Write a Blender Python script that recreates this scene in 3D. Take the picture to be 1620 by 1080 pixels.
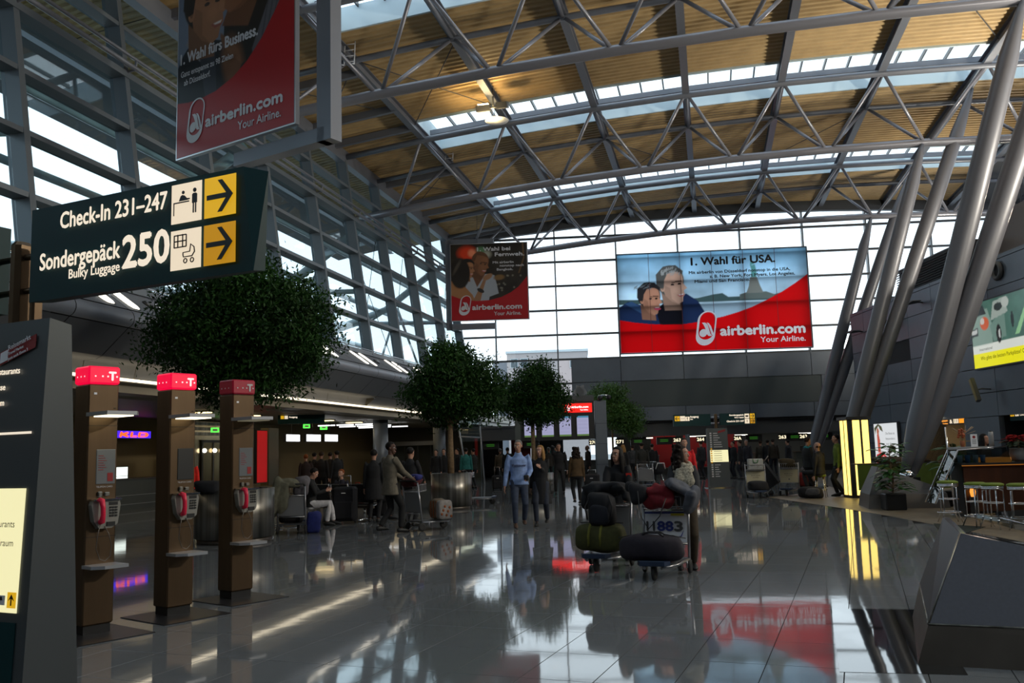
import bpy, math, random
import numpy as np
from mathutils import Vector, Matrix, Euler, noise as mnoise
random.seed(7); np.random.seed(7)
D = bpy.data
SC = bpy.context.scene
COL = SC.collection
for _o in list(D.objects): D.objects.remove(_o, do_unlink=True)

# ------------------------------------------------------------------ camera, sky, exposure
CAM_H = 1.6
F_PX = 1417.0
ROLL = 0.028
PITCH = math.atan(173 / F_PX)
YAW = math.radians(12.3)          # camera looks 12.3 degrees left of the hall's long axis (+Y)
_right = Vector((math.cos(YAW), math.sin(YAW), 0))
_fwd = Vector((-math.sin(YAW) * math.cos(PITCH), math.cos(YAW) * math.cos(PITCH), math.sin(PITCH)))
_up = _right.cross(_fwd)
_U = _right * math.cos(ROLL) - _up * math.sin(ROLL)
_V = _right * math.sin(ROLL) + _up * math.cos(ROLL)
cd = D.cameras.new('camera'); cam = D.objects.new('camera', cd); COL.objects.link(cam)
cd.sensor_width = 36; cd.lens = F_PX * 36 / 1620; cd.clip_start = .05; cd.clip_end = 1500
cam.matrix_world = Matrix(((_U.x, _V.x, -_fwd.x, 0), (_U.y, _V.y, -_fwd.y, 0), (_U.z, _V.z, -_fwd.z, CAM_H), (0, 0, 0, 1)))
SC.camera = cam
SC.view_settings.view_transform = 'Standard'
SC.view_settings.look = 'None'
SC.view_settings.gamma = 1
SC.view_settings.use_curve_mapping = False
SC.view_settings.exposure = 0.0
SKY = 2.2
w = D.worlds.new('overcast_sky'); SC.world = w; w.use_nodes = True
nt = w.node_tree
bg = nt.nodes['Background']
tc = nt.nodes.new('ShaderNodeTexCoord'); sx = nt.nodes.new('ShaderNodeSeparateXYZ')
rmp = nt.nodes.new('ShaderNodeValToRGB')
nt.links.new(tc.outputs['Generated'], sx.inputs[0]); nt.links.new(sx.outputs[2], rmp.inputs[0])
rmp.color_ramp.elements[0].position = 0.0; rmp.color_ramp.elements[0].color = (.88, .94, 1, 1)
rmp.color_ramp.elements[1].position = 1.0; rmp.color_ramp.elements[1].color = (.80, .90, 1, 1)
nt.links.new(rmp.outputs[0], bg.inputs[0]); bg.inputs[1].default_value = SKY

def area_lamp(name, loc, target, sx_, sy_, power, color, label=None):
    l = D.lights.new(name, 'AREA'); l.shape = 'RECTANGLE'; l.size = sx_; l.size_y = sy_; l.energy = power; l.color = color
    o = D.objects.new(name, l); COL.objects.link(o); o.location = loc
    o.rotation_euler = (Vector(target) - Vector(loc)).to_track_quat('-Z', 'Y').to_euler()
    return o

# uplighters standing on the roofs of the right-hand volumes wash the corrugated ceiling
for _y, _p in ((10, 1200), (21, 1250), (32, 1200), (42, 600)): area_lamp('ceiling_uplighter', (12.6, _y, 8.3), (.5, _y + .5, 15.6), 1.6, .8, _p, (1, .93, .78))
# ------------------------------------------------------------------ pixel helpers (survey of the photograph -> world)
def ray(px, py):
    u = (px - 810) / F_PX; v = (540 - py) / F_PX
    return _fwd + _U * u + _V * v
EYE = Vector((0, 0, CAM_H))
def fl(px, py, z=0.0):
    r = ray(px, py); return EYE + r * ((z - CAM_H) / r.z)
def atY(px, py, Y):
    r = ray(px, py); return EYE + r * (Y / r.y)
def atX(px, py, X):
    r = ray(px, py); return EYE + r * (X / r.x)

# ------------------------------------------------------------------ materials
MATS = {}
def mat(name, color, rough=.5, metal=0, emit=None, estr=0, nz=None, coat=0, spec=.5, bump=None, trans=0, alpha=1, stretch=None):
    if name in MATS: return MATS[name]
    m = D.materials.new(name); m.use_nodes = True; t = m.node_tree; b = t.nodes['Principled BSDF']
    c = (*color, 1)
    b.inputs['Base Color'].default_value = c; b.inputs['Roughness'].default_value = rough; b.inputs['Metallic'].default_value = metal
    b.inputs['Specular IOR Level'].default_value = spec
    if coat: b.inputs['Coat Weight'].default_value = coat; b.inputs['Coat Roughness'].default_value = .03
    if emit is not None:
        b.inputs['Emission Color'].default_value = (*emit, 1); b.inputs['Emission Strength'].default_value = estr
    if nz or bump:
        co = t.nodes.new('ShaderNodeTexCoord'); mp = t.nodes.new('ShaderNodeMapping')
        t.links.new(co.outputs['Object'], mp.inputs[0])
        if stretch: mp.inputs['Scale'].default_value = stretch
    if nz:
        n = t.nodes.new('ShaderNodeTexNoise'); n.inputs['Scale'].default_value = nz[0]; n.inputs['Detail'].default_value = 3
        t.links.new(mp.outputs[0], n.inputs[0])
        r = t.nodes.new('ShaderNodeMapRange'); r.inputs['From Min'].default_value = .3; r.inputs['From Max'].default_value = .7
        r.inputs['To Min'].default_value = 1 - nz[1]; r.inputs['To Max'].default_value = 1 + nz[1]
        t.links.new(n.outputs[0], r.inputs[0])
        mx = t.nodes.new('ShaderNodeVectorMath'); mx.operation = 'SCALE'; mx.inputs[0].default_value = color
        t.links.new(r.outputs[0], mx.inputs['Scale']); t.links.new(mx.outputs[0], b.inputs['Base Color'])
    if bump:
        n = t.nodes.new('ShaderNodeTexNoise'); n.inputs['Scale'].default_value = bump[0]; n.inputs['Detail'].default_value = 2
        t.links.new(mp.outputs[0], n.inputs[0])
        bn = t.nodes.new('ShaderNodeBump'); bn.inputs['Strength'].default_value = bump[1]; bn.inputs['Distance'].default_value = bump[2]
        t.links.new(n.outputs[0], bn.inputs['Height']); t.links.new(bn.outputs[0], b.inputs['Normal'])
        if coat: t.links.new(bn.outputs[0], b.inputs['Coat Normal'])
    MATS[name] = m; return m
def glow(name, color, s): return mat(name, (0.02, 0.02, 0.02), .5, emit=color, estr=s)
def glass_mat(name, tint, refl=.06, rough=0.0):
    if name in MATS: return MATS[name]
    m = D.materials.new(name); m.use_nodes = True; t = m.node_tree; t.nodes.clear()
    out = t.nodes.new('ShaderNodeOutputMaterial'); tr = t.nodes.new('ShaderNodeBsdfTransparent'); gl = t.nodes.new('ShaderNodeBsdfGlossy')
    tr.inputs[0].default_value = (*tint, 1); gl.inputs['Roughness'].default_value = rough
    lw = t.nodes.new('ShaderNodeLayerWeight'); lw.inputs[0].default_value = .5
    mm = t.nodes.new('ShaderNodeMath'); mm.operation = 'MULTIPLY_ADD'; mm.inputs[1].default_value = .45; mm.inputs[2].default_value = refl
    pw = t.nodes.new('ShaderNodeMath'); pw.operation = 'POWER'; pw.inputs[1].default_value = 4
    t.links.new(lw.outputs['Facing'], pw.inputs[0]); t.links.new(pw.outputs[0], mm.inputs[0])
    mx = t.nodes.new('ShaderNodeMixShader'); t.links.new(mm.outputs[0], mx.inputs[0]); t.links.new(tr.outputs[0], mx.inputs[1]); t.links.new(gl.outputs[0], mx.inputs[2])
    t.links.new(mx.outputs[0], out.inputs[0]); MATS[name] = m; return m
def vcol_mat(name, translucent=False, rough=.5, emit=0.0):
    m = D.materials.new(name); m.use_nodes = True; t = m.node_tree; b = t.nodes['Principled BSDF']
    a = t.nodes.new('ShaderNodeAttribute'); a.attribute_name = 'print'
    b.inputs['Roughness'].default_value = rough
    if emit:
        t.links.new(a.outputs[0], b.inputs['Emission Color']); b.inputs['Emission Strength'].default_value = emit
        b.inputs['Base Color'].default_value = (.02, .02, .02, 1)
    else: t.links.new(a.outputs[0], b.inputs['Base Color'])
    if translucent:
        tl = t.nodes.new('ShaderNodeBsdfTranslucent'); t.links.new(a.outputs[0], tl.inputs[0])
        mx = t.nodes.new('ShaderNodeMixShader'); mx.inputs[0].default_value = .85
        t.links.new(b.outputs[0], mx.inputs[1]); t.links.new(tl.outputs[0], mx.inputs[2]); t.links.new(mx.outputs[0], t.nodes['Material Output'].inputs[0])
    return m

STEEL = mat('painted_grey_steel', (.17, .18, .21), .38, .25)
TUBE = mat('silver_painted_tube', (.22, .22, .25), .33, .35)
COLM = mat('matt_grey_column_paint', (.125, .125, .14), .42, .2)
DARKST = mat('dark_grey_steel', (.07, .073, .08), .45, .2)
MULL = mat('blue_grey_mullion_paint', (.125, .145, .165), .42, .2)
DECK = mat('ochre_corrugated_sheet', (.50, .35, .17), .55, 0, nz=(2, .1))
CURB = mat('pale_blue_curb_panel', (.58, .72, .80), .5)
SKIN_ROOF = mat('roof_membrane', (.12, .12, .12), .9)
PANEL = mat('grey_metal_panel', (.125, .145, .175), .4, .3, nz=(1.5, .05))
PANELD = mat('dark_grey_panel', (.075, .088, .088), .5, .1)
FASC = mat('charcoal_fascia', (.065, .068, .075), .5)
JOINT = mat('dark_joint', (.012, .012, .014), .8)
CHROME = mat('polished_chrome', (.75, .75, .78), .12, 1)
BRUSH = mat('brushed_stainless', (.24, .225, .20), .36, 1, nz=(9, .55), stretch=(1, 1, .01))
BRUSHD = mat('dark_brushed_metal', (.15, .13, .115), .4, .75, nz=(12, .08))
BRONZE = mat('bronze_tinted_metal', (.125, .08, .045), .38, .75, nz=(9, .1), stretch=(1, 1, .1))
BLACK = mat('black_plastic', (.012, .012, .013), .45)
RUBBER = mat('black_rubber', (.015, .015, .015), .7)
WHITE = mat('white_print', (.85, .85, .87), .5)
GREENS = mat('dark_green_enamel', (.002, .036, .04), .5, 0, spec=.25)
SILV = mat('silver_paint', (.42, .43, .46), .35, .5)
LWHITE = glow('warm_white_lamp', (1, .93, .78), 3.0)
LCOOL = glow('cool_white_lamp', (.95, .97, 1), 2.4)
SKINM = mat('light_skin', (.42, .22, .15), .55)
GLASS = glass_mat('window_glass', (.93, .97, .98))
GLASSL = glass_mat('blue_tinted_glass', (.80, .90, .93), .07)
GLASSD = glass_mat('grey_glass', (.35, .4, .42), .03)
TRANSL = None

# ------------------------------------------------------------------ mesh collector
class M:
    def __init__(s): s.v = []; s.f = []; s.sm = []; s.mi = []; s.cur = 0
    def add(s, vs, fs, smooth=False):
        b = len(s.v); s.v += [tuple(p) for p in vs]
        s.f += [tuple(i + b for i in f) for f in fs]; s.sm += [smooth] * len(fs); s.mi += [s.cur] * len(fs); return s
    def box(s, c, d, rz=0, R=None):
        x, y, z = d[0] / 2, d[1] / 2, d[2] / 2
        vs = [Vector((a * x, b * y, e * z)) for e in (-1, 1) for b in (-1, 1) for a in (-1, 1)]
        if R is None and rz: R = Matrix.Rotation(rz, 3, 'Z')
        if R is not None: vs = [R @ p for p in vs]
        c = Vector(c)
        return s.add([p + c for p in vs], [(0, 2, 3, 1), (4, 5, 7, 6), (0, 1, 5, 4), (2, 6, 7, 3), (0, 4, 6, 2), (1, 3, 7, 5)])
    def bb(s, a, b):
        return s.box([(a[i] + b[i]) / 2 for i in range(3)], [abs(b[i] - a[i]) for i in range(3)])
    def rbox(s, c, d, r=.01, rz=0):
        # box with chamfered vertical edges and top
        x, y, z = d[0] / 2, d[1] / 2, d[2] / 2; r = min(r, x * .9, y * .9, z * .9)
        def ring(k, zz): return [(-x + k, -y, zz), (x - k, -y, zz), (x, -y + k, zz), (x, y - k, zz), (x - k, y, zz), (-x + k, y, zz), (-x, y - k, zz), (-x, -y + k, zz)]
        def ins(k, zz): return [(p[0] * (x - k) / x, p[1] * (y - k) / y, zz) for p in ring(r, 0)]
        vs = ins(r * .7, -z) + ring(r, -z + r) + ring(r, z - r) + ins(r * .7, z)
        R = Matrix.Rotation(rz, 3, 'Z'); c = Vector(c)
        fs = [tuple(reversed(range(8)))] + [(i + 8 * k, (i + 1) % 8 + 8 * k, (i + 1) % 8 + 8 * k + 8, i + 8 * k + 8) for k in range(3) for i in range(8)] + [tuple(range(24, 32))]
        return s.add([R @ Vector(p) + c for p in vs], fs)
    def beam(s, p, q, w, h, up=(0, 0, 1)):
        p = Vector(p); q = Vector(q); d = (q - p).normalized(); u = Vector(up)
        a = d.cross(u).normalized(); b = a.cross(d).normalized()
        vs = [e + a * (i * w / 2) + b * (j * h / 2) for e in (p, q) for j in (-1, 1) for i in (-1, 1)]
        return s.add(vs, [(0, 1, 3, 2), (4, 6, 7, 5), (0, 4, 5, 1), (2, 3, 7, 6), (0, 2, 6, 4), (1, 5, 7, 3)])
    def path(s, pts, rs, n=8, closed=False, sq=1.0, caps=True):
        pts = [Vector(p) for p in pts]; m = len(pts)
        if not hasattr(rs, '__len__'): rs = [rs] * m
        t0 = (pts[1] - pts[0]).normalized(); a = t0.orthogonal().normalized(); vs = []
        for i in range(m):
            if closed: t = (pts[(i + 1) % m] - pts[i - 1]).normalized()
            elif i == 0: t = t0
            elif i == m - 1: t = (pts[-1] - pts[-2]).normalized()
            else:
                t = ((pts[i + 1] - pts[i]).normalized() + (pts[i] - pts[i - 1]).normalized())
                t = t.normalized() if t.length > 1e-6 else (pts[i + 1] - pts[i]).normalized()
            a = (a - t * a.dot(t)).normalized(); b = t.cross(a)
            for k in range(n):
                an = 2 * math.pi * k / n; vs.append(pts[i] + (a * math.cos(an) + b * math.sin(an) * sq) * rs[i])
        fs = [(i * n + k, i * n + (k + 1) % n, ((i + 1) % m) * n + (k + 1) % n, ((i + 1) % m) * n + k) for i in range(m if closed else m - 1) for k in range(n)]
        s.add(vs, fs, True)
        if not closed and caps:
            b = len(s.v) - m * n
            s.f += [tuple(b + n - 1 - k for k in range(n)), tuple(b + (m - 1) * n + k for k in range(n))]; s.sm += [False] * 2; s.mi += [s.cur] * 2
        return s
    def tube(s, p, q, r, r1=None, n=8): return s.path([p, q], [r, r if r1 is None else r1], n)
    def lathe(s, prof, c=(0, 0, 0), n=20, smooth=True, caps=True):
        c = Vector(c); vs = []
        for r, z in prof:
            for k in range(n):
                a = 2 * math.pi * k / n; vs.append(c + Vector((r * math.cos(a), r * math.sin(a), z)))
        fs = [(i * n + k, i * n + (k + 1) % n, (i + 1) * n + (k + 1) % n, (i + 1) * n + k) for i in range(len(prof) - 1) for k in range(n)]
        s.add(vs, fs, smooth)
        if caps:
            b = len(s.v) - len(vs)
            s.f += [tuple(b + n - 1 - k for k in range(n)), tuple(b + (len(prof) - 1) * n + k for k in range(n))]; s.sm += [False] * 2; s.mi += [s.cur] * 2
        return s
    def prism(s, poly, o, a, b, t):
        # poly in (a,b) axes from origin o, thickness vector t
        o = Vector(o); a = Vector(a); b = Vector(b); t = Vector(t); n = len(poly)
        v0 = [o + a * p[0] + b * p[1] for p in poly]
        fs = [tuple(reversed(range(n))), tuple(range(n, 2 * n))] + [(i, (i + 1) % n, n + (i + 1) % n, n + i) for i in range(n)]
        return s.add(v0 + [p + t for p in v0], fs)
    def sph(s, c, r, n=12, m=8, R=None):
        if not hasattr(r, '__len__'): r = (r, r, r)
        c = Vector(c); vs = []
        for i in range(m + 1):
            th = math.pi * i / m
            for k in range(n):
                ph = 2 * math.pi * k / n; p = Vector((r[0] * math.sin(th) * math.cos(ph), r[1] * math.sin(th) * math.sin(ph), -r[2] * math.cos(th)))
                vs.append(c + (R @ p if R is not None else p))
        return s.add(vs, [(i * n + k, i * n + (k + 1) % n, (i + 1) * n + (k + 1) % n, (i + 1) * n + k) for i in range(m) for k in range(n)], True)
    def sup(s, c, r, e=.5, n=20, m=12, amp=0, fr=3, seed=0, R=None):
        # super-ellipsoid with lumps: soft bags and folded clothes
        c = Vector(c); vs = []
        def pw(x, k): return math.copysign(abs(x) ** k, x)
        for i in range(m + 1):
            th = math.pi * i / m - math.pi / 2
            for k in range(n):
                ph = 2 * math.pi * k / n
                p = Vector((r[0] * pw(math.cos(th), e) * pw(math.cos(ph), e), r[1] * pw(math.cos(th), e) * pw(math.sin(ph), e), r[2] * pw(math.sin(th), e)))
                if amp: p *= 1 + amp * mnoise.noise(p * fr + Vector((seed, seed * 2, 0)))
                vs.append(c + (R @ p if R is not None else p))
        return s.add(vs, [(i * n + k, i * n + (k + 1) % n, (i + 1) * n + (k + 1) % n, (i + 1) * n + k) for i in range(m) for k in range(n)], True)
    def mesh(s, name, mats):
        me = D.meshes.new(name); me.from_pydata(s.v, [], s.f)
        for m_ in (mats if isinstance(mats, (list, tuple)) else [mats]): me.materials.append(m_)
        me.polygons.foreach_set('use_smooth', s.sm); me.polygons.foreach_set('material_index', s.mi)
        me.update(); return me
    def build(s, name, mats, parent=None, world=False, label=None):
        if world and parent is not None:
            R = Matrix.Rotation(-parent.rotation_euler.z, 3, 'Z'); L = parent.location.copy()
            s.v = [tuple(R @ (Vector(p) - L)) for p in s.v]
        return obj(name, s.mesh(name, mats), parent, label)

def obj(name, me, parent=None, label=None):
    o = D.objects.new(name, me); COL.objects.link(o)
    if parent is not None: o.parent = parent
    if label: o['label'] = label
    return o
def thing(name, label, cat, loc=(0, 0, 0), rz=0, group=None):
    o = D.objects.new(name, None); COL.objects.link(o); o.location = loc; o.rotation_euler = (0, 0, rz); o.empty_display_size = .2
    return tag(o, label, cat, group)
def tag(o, label, cat, group=None):
    o['label'] = label; o['category'] = cat
    if group: o['group'] = group
    return o
def struct(o): o['kind'] = 'structure'; return o
KIDS = {}
def dup(root, loc, rz=0, label=None, group=None, skip=()):
    def cp(o, par):
        c = o.copy(); COL.objects.link(c); c.parent = par
        for ch in o.children:
            if ch.name.split('.')[0] not in skip: cp(ch, c)
        return c
    r = cp(root, None); r.location = loc; r.rotation_euler = (0, 0, rz)
    if label: r['label'] = label
    if group: r['group'] = group
    return r

# ------------------------------------------------------------------ off-stage scene for evaluating text and remeshed surfaces
TMP = D.scenes.new('workbench')
def evaluate(o):
    TMP.collection.objects.link(o); vl = TMP.view_layers[0]; vl.update(); dg = vl.depsgraph
    me = D.meshes.new_from_object(o.evaluated_get(dg), preserve_all_data_layers=False, depsgraph=dg)
    TMP.collection.objects.unlink(o); D.objects.remove(o, do_unlink=True); return me
def remesh(m, voxel, mat_, name, smooth=2):
    me = D.meshes.new('tmp'); me.from_pydata(m.v, [], m.f); o = D.objects.new('tmp', me)
    r = o.modifiers.new('r', 'REMESH'); r.mode = 'VOXEL'; r.voxel_size = voxel
    if smooth: sm = o.modifiers.new('s', 'SMOOTH'); sm.iterations = smooth; sm.factor = .5
    out = evaluate(o); D.meshes.remove(me)
    out.name = name; out.materials.clear(); out.materials.append(mat_)
    out.polygons.foreach_set('use_smooth', [True] * len(out.polygons)); return out
_tc = {}
def text_mesh(txt, mat_, ext=.0):
    k = (txt, mat_.name, ext)
    if k in _tc: return _tc[k]
    c = D.curves.new('t', 'FONT'); c.body = txt; c.resolution_u = 3; c.extrude = ext; c.size = 1
    me = evaluate(D.objects.new('t', c)); me.materials.clear(); me.materials.append(mat_); me.name = 'lettering'
    co = np.empty(len(me.vertices) * 3, 'f'); me.vertices.foreach_get('co', co); co = co.reshape(-1, 3)
    mn = co.min(0); mx = co.max(0); _tc[k] = (me, mn, mx); return _tc[k]
def text(parent, txt, x, z, h, mat_, w=None, y=-.012, align='L', bold=0, name='lettering', cap=.72, shear=0):
    """flat print on a panel whose face looks along local -Y; h = cap height; (x,z) = baseline start (or end for 'R')"""
    me0, mn, mx = text_mesh(txt, mat_)
    sz = h / cap; width = (mx[0] - mn[0]) * sz; kx = 1 if w is None else w / width; width *= kx
    x0 = x if align == 'L' else (x - width if align == 'R' else x - width / 2)
    n = len(me0.vertices); co = np.empty(n * 3, 'f'); me0.vertices.foreach_get('co', co); co = co.reshape(-1, 3)
    me = me0.copy(); out = np.empty_like(co)
    out[:, 0] = (co[:, 0] - mn[0]) * sz * kx + x0 + shear * co[:, 1] * sz; out[:, 2] = co[:, 1] * sz + z; out[:, 1] = y
    me.vertices.foreach_set('co', out.ravel())
    if bold:
        m = M(); fs = [tuple(p.vertices) for p in me.polygons]
        for i, (dx, dz) in enumerate(((-1, 0), (1, 0), (0, 1), (0, -1), (0, 0))):
            m.add([(p[0] + dx * bold, p[1] - i * .0004, p[2] + dz * bold) for p in out], fs)
        return m.build(name, mat_, parent)
    return obj(name, me, parent)
def flat(parent, name, pts, mat_, y=-.012, holes=None):
    """flat shape with 2 mm of body on a -Y facing panel"""
    m = M(); n = len(pts)
    m.prism(pts, (0, y, 0), (1, 0, 0), (0, 0, 1), (0, .002, 0)); return m.build(name, mat_, parent)
def circ(cx, cz, rx, rz=None, n=20, a0=0, a1=2 * math.pi):
    rz = rx if rz is None else rz
    return [(cx + rx * math.cos(a0 + (a1 - a0) * i / n), cz + rz * math.sin(a0 + (a1 - a0) * i / n)) for i in range(n)]
def ring(parent, name, outer, inner, mat_, y=-.013):
    m = M(); n = len(outer); vs = [(p[0], y, p[1]) for p in outer] + [(p[0], y, p[1]) for p in inner]
    m.add(vs, [(i, (i + 1) % n, n + (i + 1) % n, n + i) for i in range(n)]); return m.build(name, mat_, parent)
def logo(parent, x, z, h, mat_, y=-.014, inner=None):
    """slanted loop with two wings and a dot, (x,z) = lower left, h = height"""
    def sh(p): return (x + (p[0] + p[1] * .16) * h, z + p[1] * h)
    def pill(cx, w_, z0, z1, n=14):
        r = w_ / 2; o = []
        for i in range(n + 1): a = math.pi * i / n; o.append((cx + r * math.cos(a), z1 - r + r * math.sin(a)))
        for i in range(n + 1): a = math.pi + math.pi * i / n; o.append((cx + r * math.cos(a), z0 + r + r * math.sin(a)))
        return o
    ring(parent, 'emblem_loop', [sh(p) for p in pill(.27, .54, 0, 1)], [sh(p) for p in pill(.28, .44, .17, .965)], mat_, y)
    if inner: flat(parent, 'emblem_field', [sh(p) for p in pill(.28, .44, .17, .965)], inner, y + .002)
    flat(parent, 'emblem_dot', [sh((.20 + .11 * math.cos(a), .36 + .115 * math.sin(a))) for a in np.linspace(0, 6.0, 20)], mat_, y)
    flat(parent, 'emblem_wing', [sh(p) for p in [(.13, .66), (.22, .66), (.30, .60), (.40, .34), (.46, .27), (.36, .27), (.30, .33), (.24, .50), (.18, .60)]], mat_, y)
    flat(parent, 'emblem_wing', [sh(p) for p in [(.26, .66), (.33, .64), (.40, .55), (.50, .33), (.54, .30), (.50, .27), (.44, .31), (.36, .50), (.31, .60)]], mat_, y - .001)
# ------------------------------------------------------------------ large structure: floor
GRAN = mat('polished_granite', (.17, .18, .19), .045, 0, nz=(260, .3), bump=(1.8, .04, .02), spec=.5)
GRANJ = mat('granite_joint', (.012, .012, .013), .9, spec=.1)
BLKGR = mat('black_granite', (.006, .006, .007), .03, 0, spec=.9, bump=(1.2, .04, .02))
TAN = mat('tan_stone', (.19, .15, .10), .4, nz=(4, .3))
def arch(x): return 14.72 - (x - 3.5) ** 2 / 275
m = M(); m.bb((-21, -12.5, -.3), (16.5, 62, -.005)); floor = struct(m.build('floor', GRANJ))
m = M(); m.bb((-60, -60, -.9), (60, 320, -.5)); struct(m.build('floor_outside', mat('outside_asphalt', (.24, .25, .26), .8)))
TA = math.radians(-8.6); TU = Vector((math.cos(TA), math.sin(TA), 0)); TV = Vector((-math.sin(TA), math.cos(TA), 0))
TW, TL = .54, .81
mt = M(); g = .003; b_ = .001
mt.add([(-TW / 2 + g, -TL / 2 + g, -.005), (TW / 2 - g, -TL / 2 + g, -.005), (TW / 2 - g, TL / 2 - g, -.005), (-TW / 2 + g, TL / 2 - g, -.005),
        (-TW / 2 + g, -TL / 2 + g, -.0015), (TW / 2 - g, -TL / 2 + g, -.0015), (TW / 2 - g, TL / 2 - g, -.0015), (-TW / 2 + g, TL / 2 - g, -.0015),
        (-TW / 2 + g + b_, -TL / 2 + g + b_, 0), (TW / 2 - g - b_, -TL / 2 + g + b_, 0), (TW / 2 - g - b_, TL / 2 - g - b_, 0), (-TW / 2 + g + b_, TL / 2 - g - b_, 0)],
       [(0, 1, 5, 4), (1, 2, 6, 5), (2, 3, 7, 6), (3, 0, 4, 7), (4, 5, 9, 8), (5, 6, 10, 9), (6, 7, 11, 10), (7, 4, 8, 11), (8, 9, 10, 11)])
tile_me = mt.mesh('tile', GRAN)
def in_poly(p, poly):
    c = False; n = len(poly)
    for i in range(n):
        a, b = poly[i], poly[(i + 1) % n]
        if (a[1] > p[1]) != (b[1] > p[1]) and p[0] < (b[0] - a[0]) * (p[1] - a[1]) / (b[1] - a[1]) + a[0]: c = not c
    return c
def frm(p):  # rough test whether a floor point lies in the camera's field
    d = Vector((p[0], p[1], -CAM_H)); z = d.dot(_fwd)
    if z < .5: return False
    u = d.dot(_U) / z * F_PX; v = d.dot(_V) / z * F_PX
    return -860 < u < 860 and -600 < v
TANP = [(1.55, 28.4), (3.0, 23.3), (3.55, 21.0), (4.05, 18.3), (4.6, 15.2), (6.2, 13), (15, 12), (15.3, 43.5), (6.2, 43.5), (3.2, 31)]
BLKP = [(1.04, 9.36), (1.9, 9.36), (1.62, 6.84), (.79, 6.84)]
near = []; far = M()
for i in range(-75, 60):
    for j in range(-20, 90):
        p = TU * ((i + .5) * TW + .33) + TV * (j * TL + .1)
        if not (-20.7 < p.x < 16 and -12 < p.y < 60): continue
        if in_poly((p.x, p.y), TANP): continue
        if frm(p) and p.length < 9: near.append(p)
        else: near_far = far.add([(TU * (q[0]) + TV * q[1] + Vector((p.x, p.y, q[2]))) for q in ((-TW / 2 + g, -TL / 2 + g, -.005), (TW / 2 - g, -TL / 2 + g, -.005), (TW / 2 - g, TL / 2 - g, -.005), (-TW / 2 + g, TL / 2 - g, -.005), (-TW / 2 + g, -TL / 2 + g, 0), (TW / 2 - g, -TL / 2 + g, 0), (TW / 2 - g, TL / 2 - g, 0), (-TW / 2 + g, TL / 2 - g, 0))], [(0, 1, 5, 4), (1, 2, 6, 5), (2, 3, 7, 6), (3, 0, 4, 7), (4, 5, 6, 7)])
near.sort(key=lambda p: p.length)
for p in near[:300]:
    o = obj('tile', tile_me, floor); o.location = p; o.rotation_euler.z = TA
for p in near[300:]:
    far.add([(TU * q[0] + TV * q[1] + p) for q in ((-TW / 2 + g, -TL / 2 + g), (TW / 2 - g, -TL / 2 + g), (TW / 2 - g, TL / 2 - g), (-TW / 2 + g, TL / 2 - g))], [(0, 1, 2, 3)])
o = far.build('distant_tiles', GRAN, floor); o['kind'] = 'stuff'
m = M(); m.prism(TANP, (0, 0, -.004), (1, 0, 0), (0, 1, 0), (0, 0, .006)); m.build('tan_stone_field', TAN, floor, label='matt tan stone floor field around the bar')
m = M(); m.prism(BLKP, (0, 0, -.003), (1, 0, 0), (0, 1, 0), (0, 0, .005)); m.build('black_granite_strip', BLKGR, floor, label='black polished granite strip')
m = M(); m.prism([(4.05, 18.7), (4.75, 17.9), (3.6, 15.8)], (0, 0, .003), (1, 0, 0), (0, 1, 0), (0, 0, .004)); m.build('dark_mat', mat('dark_green_mat', (.01, .015, .008), .9), floor)

# ------------------------------------------------------------------ left glazed facade, leaning outwards
def fx(z): return -13.77 + .14 * (11.41 - z)
ZL = [5.5, 6.9, 8.25, 9.6, 11.0, 12.3, 13.62]
YM = [14.9 + 3.6 * k for k in range(-7, 10)]
wl = thing('wall_left', '', '', (-13.4, 17, 0)); del wl['label']; del wl['category']; struct(wl)
for y in YM:
    m = M(); a = Vector((fx(5.45), y, 5.45)); b = Vector((fx(13.9), y, 13.9)); m.beam(a, b, .17, .42, (1, 0, 0)); m.build('mullion', MULL, wl, True)
for k, z in enumerate(ZL):
    m = M(); m.beam((fx(z), YM[0], z), (fx(z), YM[-1], z), .40 if k != 4 else .5, .11 if k not in (0, 4) else .16); m.build('transom', MULL, wl, True)
pane_cache = {}
for k in range(6):
    for i in range(len(YM) - 1):
        z0, z1 = ZL[k] + .06, ZL[k + 1] - .06; key = k
        if key not in pane_cache:
            mm = M(); mm.prism([(-1.71, 0), (1.71, 0), (1.71, 1), (-1.71, 1)], (0, 0, 0), (0, 1, 0), (fx(z1) - fx(z0), 0, z1 - z0), (-.02, 0, 0)); pane_cache[key] = mm.mesh('pane', GLASSL)
        o = obj('pane', pane_cache[key], wl); o.location = Vector((fx(z0) - .12, YM[i] + 1.8, z0)) - wl.location
m = M()
m.path([(-13.25, -10, 11.12), (-13.25, 49, 11.12)], .06, 8); m.path([(-13.25, -10, 11.35), (-13.25, 49, 11.35)], .045, 8)
for y in YM: m.tube((-13.25, y, 11.1), (-13.25, y, 11.4), .03); m.tube((-13.25, y, 11.1), (-13.8, y, 11.0), .03)
m.build('service_rail', STEEL, wl, True)
# tan upper band between the top transom and the roof
m = M(); m.bb((-14.3, -10, 13.62), (-14.15, 50, 14.2)); m.build('upper_band', mat('tan_band_panel', (.22, .17, .125), .6), wl, True)
# tie rods crossing some bays
m = M()
for i in (12, 13, 15):
    y = YM[i]
    for q in (0, 1): m.tube((fx(5.6) - .3, y + (0 if q else 3.6), 5.6), (fx(10.9) - .3, y + (3.6 if q else 0), 10.9), .014, n=5)
m.build('tie_rods', DARKST, wl, True)

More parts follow.
